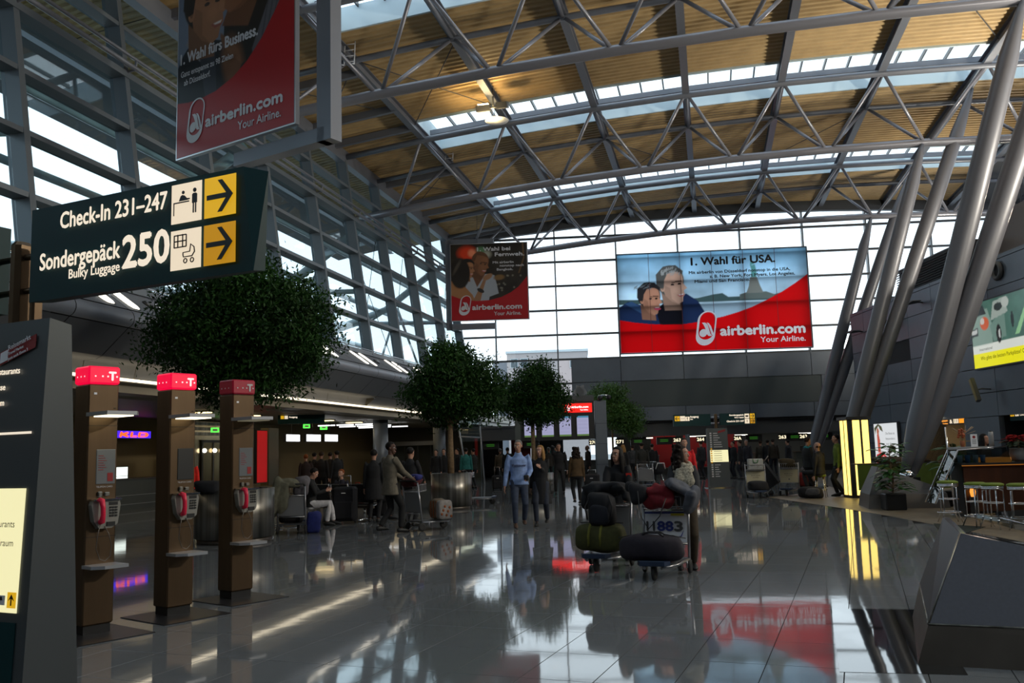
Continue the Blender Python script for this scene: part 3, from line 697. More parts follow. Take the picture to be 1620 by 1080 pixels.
def man_head(P, cx, cy, s, sk, hair, tilt=0, look=1, a=1.0, bald=False, beard=False):
    """three-quarter head: s = head half height; look=+1 faces right"""
    dk = tuple(c * .55 for c in sk); lt = tuple(min(1, c * 1.3) for c in sk); A = 1 / P.asp * a
    def p(x, y): c, n = math.cos(tilt), math.sin(tilt); return (cx + (x * c - y * n) * s * A * look, cy + (x * n + y * c) * s)
    P.poly([p(*q) for q in [(-.62, -.3), (-.5, -1.3), (.45, -1.35), (.35, -.6)]], dk)
    P.ell(*p(-.06, .30), .78 * s * A, .86 * s, hair if not bald else dk)
    P.poly([p(*q) for q in [(-.45, .75), (.1, .82), (.55, .72), (.66, .35), (.66, .12), (.86, -.16), (.66, -.27), (.70, -.5), (.60, -.62), (.55, -.88), (.3, -1.0), (-.05, -.85), (-.4, -.5), (-.55, .1)]], sk)
    P.ell(*p(.34, .45), .3 * s * A, .25 * s, lt, soft=.8, op=.5); P.ell(*p(.28, -.2), .2 * s * A, .2 * s, lt, soft=.9, op=.5)
    P.poly([p(*q) for q in [(-.45, .1), (-.1, -.1), (-.05, -.7), (.3, -1.0), (-.05, -.87), (-.42, -.5)]], dk, .55, .05 * s)
    P.ell(*p(-.52, -.05), .13 * s * A, .22 * s, sk); P.ell(*p(-.52, -.05), .06 * s * A, .12 * s, dk)
    P.poly([p(*q) for q in [(.2, .28), (.58, .28), (.6, .2), (.22, .2)]], tuple(c * .25 for c in sk)); P.ell(*p(.45, .1), .11 * s * A, .05 * s, (.02, .015, .01)); P.ell(*p(.1, .2), .12 * s * A, .03 * s, tuple(c * .3 for c in sk))
    P.ell(*p(.05, .08), .1 * s * A, .05 * s, (.03, .02, .02))
    P.poly([p(*q) for q in [(.25, -.5), (.66, -.44), (.62, -.58), (.4, -.62)]], (.45, .1, .1) if not beard else (.3, .08, .06)); 
    P.poly([p(*q) for q in [(.34, -.49), (.64, -.45), (.6, -.52), (.4, -.53)]], (.8, .75, .7), .8)
    P.poly([p(*q) for q in [(.52, .15), (.62, .12), (.84, -.16), (.62, -.24), (.5, -.2)]], lt, .4, .04 * s)
    if not bald: P.poly([p(*q) for q in [(-.85, .1), (-.85, .7), (-.4, 1.12), (.3, 1.15), (.7, .8), (.66, .6), (.3, .82), (-.2, .7), (-.4, .35), (-.45, -.05), (-.62, -.1)]], hair)

def poster_text_common(t, w, h, k, wm, rm, big=True):
    """loop emblem and the web address at the foot"""
    logo(t, .09 * w if k else .36 * w, .06 * h, .27 * h if k else .33 * h, wm, inner=None)

# big banner on the back wall
TP = vcol_mat('translucent_banner_print', True, .5)
BW, BH = 10.55, 5.62
a0 = Vector((-4.72, wy(-4.72), 0)) - WN * .12
bn = thing('banner', 'wide red and blue banner with a couple by the water, on the back wall', 'banner', (a0.x, a0.y, 6.86), WA)
P = Print(BW, BH, (.30, .50, .68), 320)
P.vgrad(.42, 1.0, (.52, .66, .76), (.20, .42, .62)); P.noise(.8, 4)
P.vgrad(.0, .475, (.30, .42, .52), (.36, .48, .58)); P.noise(.06, 20)
P.poly([(0, .49), (0, .54), (.3, .52), (.42, .53), (.5, .56), (.55, .57), (.58, .53), (.8, .53), (.87, .56), (.91, .55), (1, .52), (1, .485)], (.05, .085, .085)); P.poly([(.64, .5), (.64, .55), (.68, .57), (.78, .57), (.82, .54), (.82, .5)], (.12, .14, .13))
P.poly([(.675, .56), (.69, .63), (.7, .72), (.735, .72), (.75, .63), (.765, .56)], (.20, .20, .18)); P.poly([(.705, .72), (.708, .80), (.703, .84), (.708, .93), (.712, .84), (.728, .85), (.735, .78), (.732, .72)], (.10, .28, .27)); P.ell(.717, .865, .008, .018, (.10, .28, .27))
NAVY = (.012, .025, .075)
P.poly([(.20, .1), (.2, .42), (.24, .5), (.36, .58), (.42, .5), (.46, .36), (.47, .1)], NAVY); P.poly([(.2, .2), (.2, .44), (.25, .50), (.34, .5), (.33, .2)], (.006, .006, .01))
man_head(P, .285, .66, .185, (.52, .30, .22), (.09, .085, .08), tilt=.04, a=.95)
for _k in range(26): P.ell(.23 + .10 * random.random(), .78 + .07 * random.random(), .004, .018, (.35, .34, .33), rot=-.4, op=.6)
P.poly([(0, .1), (0, .46), (.05, .52), (.12, .48), (.2, .38), (.24, .1)], NAVY); P.poly([(.03, .5), (.07, .52), (.15, .42), (.13, .38)], (.03, .07, .16))
man_head(P, .165, .53, .155, (.42, .19, .12), (.022, .02, .022), tilt=-.05, a=.95)
for _k in range(14): P.ell(.09 + .09 * random.random(), .62 + .07 * random.random(), .012, .005, (.16, .17, .19), rot=.5, op=.6)
P.ell(.205, .435, .018, .012, (.55, .06, .12))
cur = [(0, .335), (.08, .305), (.16, .285), (.25, .272), (.33, .27), (.40, .285), (.48, .31), (.55, .335), (.63, .375), (.70, .42), (.78, .485), (.86, .56), (.93, .64), (1, .73), (1, 0), (0, 0)]
P.poly(cur, RED, soft=.003); P.pill(4.12, .28, 1.95, RED)
P.build('printed_sheet', bn, TP, 0)
for i in range(1, 6):
    m = M(); m.bb((i * BW / 6 - .012, -.008, 0), (i * BW / 6 + .012, .0, BH)); m.build('seam', mat('banner_seam', (.12, .02, .03), .6), bn)
m = M(); m.bb((-.05, -.03, -.06), (BW + .05, .04, 0)); m.bb((-.05, -.03, BH), (BW + .05, .04, BH + .06)); m.bb((-.06, -.03, 0), (0, .04, BH)); m.bb((BW, -.03, 0), (BW + .06, .04, BH)); m.build('edge_frame', DARKST, bn)
WPR = mat('white_banner_print', (.75, .76, .8), .5, emit=(.8, .85, 1), estr=.25)
INK = mat('black_banner_print', (.003, .003, .006), .6)
text(bn, '1. Wahl für USA.', 4.15, 4.86, .44, INK, 4.65, bold=.024)
text(bn, 'Mit airberlin von Düsseldorf nonstop in die USA,', 4.0, 4.36, .17, INK, 5.6, bold=.009)
text(bn, 'z. B. New York, Fort Myers, Los Angeles,', 5.15, 4.10, .17, INK, 4.7, bold=.009)
text(bn, 'Miami und San Francisco.', 4.3, 3.84, .17, INK, 3.05, bold=.009)
REDP = mat('red_banner_print', (.45, .002, .004), .5)
logo(bn, 4.12, .28, 1.95, WPR)
text(bn, 'airberlin.com', 5.58, .82, .54, WPR, 4.62, bold=.034)
text(bn, 'Your Airline.', 10.2, .36, .31, WPR, 2.45, align='R', bold=.008)

# two hanging square banners
PP = vcol_mat('banner_print', False, .35)
WPI = mat('pale_banner_lettering', (.62, .6, .62), .5)
ALU = mat('aluminium_edge', (.6, .6, .62), .3, .8)
def hang(label, A, B, z0, h, P, lines, frame_side, grp):
    A = Vector(A); B = Vector(B); d = B - A; w_ = d.length; rz = math.atan2(d.y, d.x)
    t = thing('hanging_banner', label, 'banner', (A.x, A.y, z0), rz, grp)
    P.build('printed_sheet', t, PP, 0)
    m = M(); m.bb((-.03, .005, -.03), (w_ + .03, .12, h + .03)); m.build('backing_frame', ALU, t)
    for (s, x, z, hh, ww, al, bo) in lines: text(t, s, x * w_, z * h, hh * h, WPI, ww * w_, align=al, bold=bo)
    logo(t, .085 * w_, .065 * h, .26 * h, WPI)
    text(t, 'airberlin.com', .27 * w_, .135 * h, .066 * h, WPI, .64 * w_, bold=.016)
    text(t, 'Your Airline.', .90 * w_, .055 * h, .05 * h, WPI, .35 * w_, align='R', bold=.004)
    m = M(); s = frame_side; xe = w_ + .55 if s > 0 else -.16; xm = w_ * .42 if s > 0 else w_ * .56; b = .20 if s > 0 else .15
    m.bb((xe - b, .3, -.42), (xe + b, .62, h + 3.0 if s > 0 else h + .3)); m.build('support_post', STEEL, t)
    for z in (-.42, h + .05):
        m = M(); m.bb((min(xe, xm), .3, z), (max(xe, xm), .6, z + .3)); m.build('support_arm', STEEL, t)
    for xx in (w_ * .35, w_ * .65): m = M(); m.tube((xx, .06, h), (xx, .45, h + 2.2), .012, n=5); m.build('wire', DARKST, t)
    return t
# banner of two businessmen, upper left
s1 = 3.86
P = Print(3.86, 3.95, (.16, .20, .28), 260)
P.vgrad(.5, 1, (.20, .24, .32), (.12, .15, .22))
P.poly([(0, .2), (0, .55), (.05, .62), (.15, .7), (.4, .62), (.47, .2)], (.010, .011, .016)); P.poly([(.10, .72), (.2, .6), (.3, .55), (.26, .5), (.16, .58), (.07, .68)], (.22, .22, .24)); P.poly([(.2, .58), (.26, .3), (.36, .3), (.34, .6)], (.03, .033, .045))
P.poly([(.40, .3), (.42, .7), (.5, .86), (.62, .96), (.9, 1), (1, 1), (1, .3)], (.011, .009, .008)); P.poly([(.78, .86), (.86, 1), (1, 1), (1, .86)], (.24, .22, .22)); P.poly([(.66, .5), (.82, .80), (1, .82), (1, .5), (.7, .3)], (.10, .095, .11))
for _k in range(5): P.poly([(.70 + _k * .045, .40 + _k * .04), (.80 + _k * .04, .80), (.81 + _k * .04, .80), (.715 + _k * .045, .4 + _k * .04)], (.04, .04, .05), .8)
man_head(P, .25, .86, .23, (.34, .15, .075), (.012, .008, .006), a=1.05, beard=True, tilt=-.08)
man_head(P, .62, .95, .22, (.26, .10, .045), (.012, .008, .006), a=1.1, look=-1, tilt=.35, beard=True)
P.ell(.50, .46, .09, .17, (.15, .06, .025), rot=.25, soft=.5)
for _k in range(4): P.ell(.425 + _k * .035, .60 - _k * .03, .018, .07, (.19, .08, .035), rot=.5, soft=.4)
P.ell(.60, .40, .04, .04, (.015, .014, .013))
P.poly([(0, .335), (.1, .32), (.2, .315), (.35, .33), (.5, .375), (.62, .44), (.74, .54), (.85, .67), (.93, .78), (1, .88), (1, 0), (0, 0)], (.36, .004, .008), soft=.004); P.pill(.085 * 3.86, .065 * 3.95, .26 * 3.95, (.36, .004, .008))
pa = atY(279, 252, 17.92); pb = atY(466, 187, 16.55)
dr = Vector((pb.x - pa.x, pb.y - pa.y)).normalized()
hang('large hanging banner of two laughing businessmen at the upper left', (pa.x, pa.y), (pa.x + dr.x * s1, pa.y + dr.y * s1), 8.5, 3.95, P,
     [('1. Wahl fürs Business.', .03, .565, .066, .68, 'L', .012), ('Ganz entspannt zu 98 Zielen', .035, .485, .036, .47, 'L', .003), ('ab Düsseldorf.', .065, .43, .036, .24, 'L', .003)], 1, None)
# banner of a couple dining, in front of the farthest truss
P = Print(3.98, 4.02, (.022, .016, .01), 200)
P.noise(1.2, 6); P.ell(.22, .88, .12, .09, (.75, .05, .01), soft=.7); P.ell(.28, .88, .05, .05, (.95, .3, .15), soft=.8); P.ell(.47, .86, .06, .05, (.4, .38, .3), soft=.9); P.ell(.4, .92, .06, .04, (.12, .25, .12), soft=.9)
P.poly([(.94, 1), (.95, .8), (.88, .6), (.9, .6), (.97, .8), (.96, 1)], (.2, .11, .04), .7)
for _k in range(14): P.ell(.6 + .38 * random.random(), .35 + .25 * random.random(), .012, .012, (.3, .28, .22), soft=.9, op=.6)
P.poly([(.18, .2), (.19, .5), (.24, .57), (.3, .6), (.5, .6), (.57, .58), (.6, .45), (.62, .34), (.5, .3), (.48, .2)], (.36, .38, .42)); P.poly([(.28, .58), (.34, .43), (.45, .6)], (.16, .065, .03))
man_head(P, .385, .73, .145, (.24, .10, .045), (.06, .03, .02), bald=True, tilt=-.25)
P.poly([(.0, .33), (.0, .52), (.1, .53), (.2, .42), (.28, .33), (.33, .2), (.1, .2)], (.38, .17, .07)); 
P.poly([(.28, .25), (.35, .38), (.42, .52), (.46, .52), (.42, .4), (.38, .25)], (.33, .16, .08)); P.ell(.48, .56, .07, .035, (.36, .18, .09), rot=.5, soft=.3)
P.ell(.385, .385, .05, .025, (.02, .015, .012), rot=-.5, soft=.2); P.ell(.63, .55, .07, .035, (.22, .12, .04), rot=.1, soft=.5)
man_head(P, .215, .67, .12, (.38, .17, .08), (.018, .013, .010), tilt=-.1); P.ell(.12, .62, .13, .20, (.018, .013, .010), soft=.12); P.ell(.08, .7, .02, .1, (.1, .08, .06), rot=-.5, soft=.9)
P.poly([(0, .33), (.1, .29), (.2, .265), (.33, .25), (.5, .255), (.65, .29), (.78, .35), (.88, .42), (.95, .50), (1, .56), (1, 0), (0, 0)], (.42, .003, .008), soft=.004); P.pill(.085 * 4.0, .065 * 4.02, .26 * 4.02, (.42, .003, .008))
hang('square hanging banner of a dining couple in front of the glazed wall', (-12.8, 44.22), (-8.87, 44.98), 8.37, 4.02, P,
     [('1. Wahl bei', .35, .905, .05, .43, 'L', .012), ('Fernweh.', .58, .83, .05, .38, 'L', .012), ('Mit airberlin', .55, .735, .03, .27, 'L', .005), ('nonstop nach', .64, .69, .03, .31, 'L', .005), ('Bangkok.', .60, .64, .03, .21, 'L', .005)], -1, None)

# ------------------------------------------------------------------ green direction signs on poles and their information steles
YEL = mat('yellow_lit_field', (.3, .16, .0), .5, emit=(1, .56, .02), estr=.62); YEL2 = mat('amber_lit_field', (.3, .14, .0), .5, emit=(1, .47, .01), estr=.42)
CREAM = mat('cream_lit_field', (.3, .25, .2), .5, emit=(1, .84, .62), estr=.8); LETT = mat('cream_lit_lettering', (.3, .27, .22), .5, emit=(1, .86, .68), estr=.85)
def arrow(t, x, z, s, mat_, left=False):
    k = -1 if left else 1
    def q(p): return (x + k * (p[0]) * s, z + p[1] * s)
    flat(t, 'arrow_shaft', [q(p) for p in [(-.42, -.07), (.30, -.07), (.30, .06), (-.42, .06)]], mat_, -.017)
    flat(t, 'arrow_head', [q(p) for p in [(-.05, .42), (.10, .42), (.46, 0), (.10, -.42), (-.05, -.42), (.28, 0)]], mat_, -.018)
def sq(t, x, z, s, mat_, h=None): return flat(t, 'pictogram_field', [(x, z), (x + s, z), (x + s, z + (h or s)), (x, z + (h or s))], mat_, -.012)
def person_icon(t, x, z, h, full=True):
    flat(t, 'pictogram_head', circ(x, z + h * .92, h * .09, n=12), BLACK, -.018)
    if full:
        flat(t, 'pictogram_body', [(x - h * .13, z + h * .4), (x - h * .13, z + h * .75), (x - h * .07, z + h * .8), (x + h * .07, z + h * .8), (x + h * .13, z + h * .75), (x + h * .13, z + h * .4)], BLACK, -.018)
        for s in (-1, 1): flat(t, 'pictogram_leg', [(x + s * h * .06 - h * .03, z), (x + s * h * .06 + h * .03, z), (x + s * h * .06 + h * .03, z + h * .42), (x + s * h * .06 - h * .03, z + h * .42)], BLACK, -.018)
    else: flat(t, 'pictogram_body', [(x - h * .28, z + h * .5), (x - h * .16, z + h * .75), (x - h * .05, z + h * .8), (x + h * .1, z + h * .75), (x + h * .25, z + h * .6), (x + h * .45, z + h * .58), (x + h * .42, z + h * .52), (x + h * .2, z + h * .5)], BLACK, -.018)
def checkin_face(t, x0, w_, h, near):
    s = h * (.385 if near else .40); xa = x0 + w_ - (.06) * 1 - s; xb = xa - s - .03; zt_ = h * .535; zb_ = h * .09
    if near: xa = x0 + 1.103; xb = x0 + .915; s = .172; zt_ = h * .555; zb_ = h * .10
    f1 = sq(t, xb, zt_, s, CREAM); f2_ = sq(t, xa, zt_, s, YEL); f3 = sq(t, xb, zb_, s, CREAM); f4 = sq(t, xa, zb_, s, YEL2)
    arrow(f2_, xa + s / 2, zt_ + s / 2, s * .95, BLACK); arrow(f4, xa + s / 2, zb_ + s / 2, s * .95, BLACK)
    if near:
        person_icon(f1, xb + s * .8, zt_ + s * .2, s * .62); person_icon(f1, xb + s * .42, zt_ + s * .3, s * .5, False)
        m = M(); y = -.018
        m.bb((xb + s * .1, y, zt_ + s * .50), (xb + s * .62, y + .002, zt_ + s * .53)); m.bb((xb + s * .1, y, zt_ + s * .2), (xb + s * .125, y + .002, zt_ + s * .53)); m.build('pictogram_desk', BLACK, f1)
        def lp(pts, r, nm): mm = M(); mm.path([(p[0], -.018, p[1]) for p in pts], r, 5); mm.build(nm, BLACK, f3)
        bx, bz, q = xb + s * .15, zb_ + s * .56, s * .4
        for zz in (0, .5, 1): lp([(bx, bz + q * .75 * zz), (bx + q, bz + q * .75 * zz)], .0028, 'pictogram_suitcase')
        for xx in (0, .3, .7, 1): lp([(bx + q * xx, bz - (.03 * q if 0 < xx < 1 else 0)), (bx + q * xx, bz + q * (.8 if 0 < xx < 1 else .75))], .0028, 'pictogram_suitcase')
        px_, pz = xb + s * .45, zb_ + s * .3
        lp([(px_, pz + .06 * s), (px_ + .02 * s, pz), (px_ + .3 * s, pz), (px_ + .38 * s, pz + .1 * s), (px_ + .36 * s, pz + .22 * s), (px_ + .25 * s, pz + .3 * s), (px_ + .22 * s, pz + .12 * s), (px_, pz + .11 * s), (px_, pz + .06 * s)], .0028, 'pictogram_pram')
        for xx in (.08, .3): lp([(px_ + xx * s + .055 * s * math.cos(a), pz - .1 * s + .055 * s * math.sin(a)) for a in np.linspace(0, 6.28, 12)], .0026, 'pictogram_wheel')
    else:
        person_icon(f3, xb + s * .5, zb_ + s * .2, s * .62); flat(f1, 'pictogram_case', [(xb + s * .2, zt_ + s * .3), (xb + s * .8, zt_ + s * .3), (xb + s * .8, zt_ + s * .65), (xb + s * .2, zt_ + s * .65)], BLACK, -.018)
    return xb
LB = .0026
# near sign
A = Vector((-3.1, 3.575, 0)); B = Vector((-1.775, 3.262, 0)); d = B - A; W1 = d.length; rz = math.atan2(d.y, d.x)
sg = thing('direction_sign', 'large near green direction sign reading Check-In 231-247 and Sondergepäck 250', 'sign', (A.x, A.y, 2.355), rz, 'green direction signs')
H1 = .445
m = M(); m.add([(0, 0, 0), (W1, 0, 0), (W1 + .0, .07, .01), (.03, .10, .01), (0, 0, H1), (W1 - .06, 0, H1), (W1 + .01, .075, H1 - .012), (.03, .16, H1)], [(0, 1, 5, 4), (1, 2, 6, 5), (2, 3, 7, 6), (3, 0, 4, 7), (4, 5, 6, 7), (0, 3, 2, 1)]); m.build('sign_case', GREENS, sg)
xb = checkin_face(sg, 0, W1, H1, True)
text(sg, 'Check-In 231–247', .888, .325, .078, LETT, .672, align='R', bold=LB)
text(sg, 'Sondergepäck', .61, .142, .08, LETT, .525, align='R', bold=LB); text(sg, 'Bulky Luggage', .61, .082, .044, LETT, .325, align='R', bold=.001)
text(sg, '250', .903, .092, .145, LETT, .275, align='R', bold=.006)
pole = thing('sign_pole', 'bronze sign pole at the left edge beside the near green sign', 'pole', (-3.33, 3.66, 0), rz)
m = M(); m.rbox((-.0, .1, 1.35), (.07, .10, 2.7), .02); m.rbox((.09, .12, 1.35), (.035, .06, 2.66), .01); m.build('post', BRONZE, pole)
for z in (2.45, 2.62): m = M(); m.path([(-.24, .10, z), (.05, .1, z), (.26, .07, z)], .016, 8); m.build('bracket', BRONZE, pole)
s2 = thing('direction_sign', 'green sign almost cut off at the left edge, beyond the bronze pole', 'sign', (A.x - 1.80, A.y + .42, 2.355), rz, 'green direction signs')
m = M(); m.bb((0, 0, 0), (1.45, .18, H1)); m.build('sign_case', GREENS, s2)

def stele(label, loc, rz, near):
    t = thing('information_stele', label, 'information board', loc, rz, 'information steles')
    # wedge: thin at the top, deep at the base; front leans back. local origin = lower right front corner
    w_, h = .78, 2.24; m = M()
    f0, f1 = (0, .10) if near else (0, .08); b0, b1 = (.33, .21) if near else (.36, .22)
    vs = [(-w_, f0, 0), (0, f0, 0), (.0, b0, 0), (-w_, b0, 0), (-w_, f1, h), (0, f1, h), (0, b1, h - .02), (-w_, b1, h - .02)]
    m.add(vs, [(0, 1, 5, 4), (1, 2, 6, 5), (2, 3, 7, 6), (3, 0, 4, 7), (4, 5, 6, 7), (0, 3, 2, 1)]); m.build('casing', mat('grey_anodised_casing', (.085, .095, .10), .45, .3), t)
    if not near: m = M(); m.bb((-w_ - .1, -.12, 0), (.1, .6, .03)); m.build('base_plate', CHROME, t)
    # front face prints hang on a tilted child plane
    f = D.objects.new('face_panel', M().bb((-w_ + .01, 0, 0), (-.01, .004, .01)).mesh('face_panel', GREENS)); COL.objects.link(f); f.parent = t
    f.rotation_euler.x = -math.atan2(f1 - f0, h); f.location.y = -.002
    return t, f, w_
d2 = (B - A).normalized()
st, f, w_ = stele('tall grey information stele cut off at the left edge', (-2.843, 3.283, 0), rz, True)
CRM2 = mat('pale_yellow_lit_panel', (.3, .3, .2), .5, emit=(1, .93, .52), estr=.88)
DK = mat('dark_print', (.01, .012, .02), .6); TAGR = mat('red_tag', (.28, .008, .01), .5)
m = M(); m.bb((-.77, -.004, .98), (-.065, .0, 1.50)); m.build('lit_panel', CRM2, f)
m = M(); m.bb((-.77, -.003, .30), (-.065, .0, .94)); m.build('dark_field', GREENS, f)
m = M(); m.bb((-.77, -.004, 1.735), (-.06, .0, 1.745)); m.build('lit_rule', LETT, f)
for s, z in (('Bars, Restaurants', 2.005), ('Kasse, Presse', 1.935), ('Behandlungsraum', 1.865)): text(f, s, -.16 if z > 2 else -.25, z, .028, LETT, y=-.006, align='R', bold=.0008)
for s, z in (('Toiletten, Restaurants', 1.335), ('Wickelraum', 1.255)): text(f, s, -.115, z, .03, DK, y=-.006, align='R')
flat(f, 'arrow_field', [(-.125, 1.0), (-.07, 1.0), (-.07, 1.065), (-.125, 1.065)], YEL, -.006); flat(f, 'arrow', [(-.101, 1.01), (-.095, 1.01), (-.095, 1.04), (-.08, 1.03), (-.098, 1.056), (-.116, 1.03), (-.101, 1.04)], BLACK, -.008)
flat(f, 'train_field', [(-.19, 1.01), (-.14, 1.01), (-.14, 1.05), (-.19, 1.05)], WHITE, -.006); flat(f, 'train_mark', [(-.175, 1.03), (-.155, 1.03), (-.16, 1.045), (-.17, 1.045)], DK, -.008)
flat(f, 'lit_square', [(-.25, .62), (-.17, .62), (-.17, .70), (-.25, .70)], CRM2, -.006)
flat(f, 'red_tag', [(-.31, 2.045), (-.07, 2.115), (-.07, 2.175), (-.31, 2.105)], TAGR, -.006)
flat(f, 'tag_symbol', [(-.30, 2.055), (-.25, 2.07), (-.25, 2.118), (-.30, 2.103)], WHITE, -.008)
for s, dx, dz, hh in (('Reisemarkt', 0, .034, .024), ('Travel Market', 0, .012, .013), ('Jetzt auch Ebene 3', 0, -.012, .013)):
    o = text(f, s, 0, 0, hh, WHITE, y=-.011, bold=.0005); o.location = (-.24 + dx, 0, 2.078 + dz); o.rotation_euler.y = -.28
dA = fl(1150, 772); fs_, f2, _ = stele('distant grey information stele with a lit yellow panel, below twin green signs', (0.62, 35.1, 0), math.radians(12), False)
m = M(); m.bb((-.70, -.004, .97), (-.02, 0, 1.42)); m.build('lit_panel', CRM2, f2)
rr = random.Random(4)
for i, z in enumerate(np.arange(.42, 2.1, .085)):
    if .9 < z < 1.45: 
        flat(f2, 'pictogram_square', [(-.68, z), (-.62, z), (-.62, z + .05), (-.68, z + .05)], YEL2, -.007); flat(f2, 'printed_line', [(-.56, z + .015), (-.56 + .3, z + .015), (-.26, z + .03), (-.56, z + .03)], DK, -.007); continue
    L = rr.uniform(.12, .35); flat(f2, 'printed_line', [(-.55, z), (-.55 + L, z), (-.55 + L, z + .03), (-.55, z + .03)], WPI, -.007)
    flat(f2, 'pictogram_square', [(-.68, z - .01), (-.61, z - .01), (-.61, z + .045), (-.68, z + .045)], WPI, -.007)
flat(f2, 'red_tag', [(-.36, 2.05), (-.08, 2.12), (-.08, 2.2), (-.36, 2.13)], TAGR, -.007)
pl = thing('sign_pole', 'bronze pole carrying the twin distant green signs', 'pole', (.2, 35.6, 0), math.radians(12))
m = M(); m.rbox((0, 0, 1.4), (.12, .12, 2.8), .02); m.build('post', BRONZE, pl)
for z in (2.44, 2.68): m = M(); m.tube((-.22, 0, z), (.22, 0, z), .025); m.build('bracket', CHROME, pl)
sa = thing('direction_sign', 'distant green sign reading Ausgang with a yellow left arrow', 'sign', (-1.38, 35.0, 2.355), math.radians(12), 'green direction signs')
m = M(); m.bb((0, 0, 0), (1.42, .18, H1)); m.build('sign_case', GREENS, sa)
sq(sa, .05, .2, .19, YEL); arrow(sa, .145, .295, .18, BLACK, True); sq(sa, .255, .2, .19, CREAM); sq(sa, .455, .2, .16, CREAM); text(sa, 'taxi', .28, .27, .05, DK, .14, y=-.016); person_icon(sa, .53, .22, .13)
text(sa, 'Ausgang', .63, .32, .075, LETT, .33, bold=.004); text(sa, 'Exit', .65, .24, .045, LETT, .09, bold=.003)
sb = thing('direction_sign', 'distant green sign reading Sondergepäck and Check-In 231-247', 'sign', (.37, 35.38, 2.355), math.radians(12), 'green direction signs')
m = M(); m.bb((0, 0, 0), (1.38, .18, H1)); m.build('sign_case', GREENS, sb)
xb = checkin_face(sb, 0, 1.38, H1, False)
text(sb, 'Sondergepäck', xb - .03, .345, .06, LETT, .55, align='R', bold=.004); text(sb, 'Bulky Luggage', xb - .03, .26, .04, LETT, .35, align='R', bold=.003); text(sb, 'Check-In 231–247', xb - .03, .11, .065, LETT, .66, align='R', bold=.004)
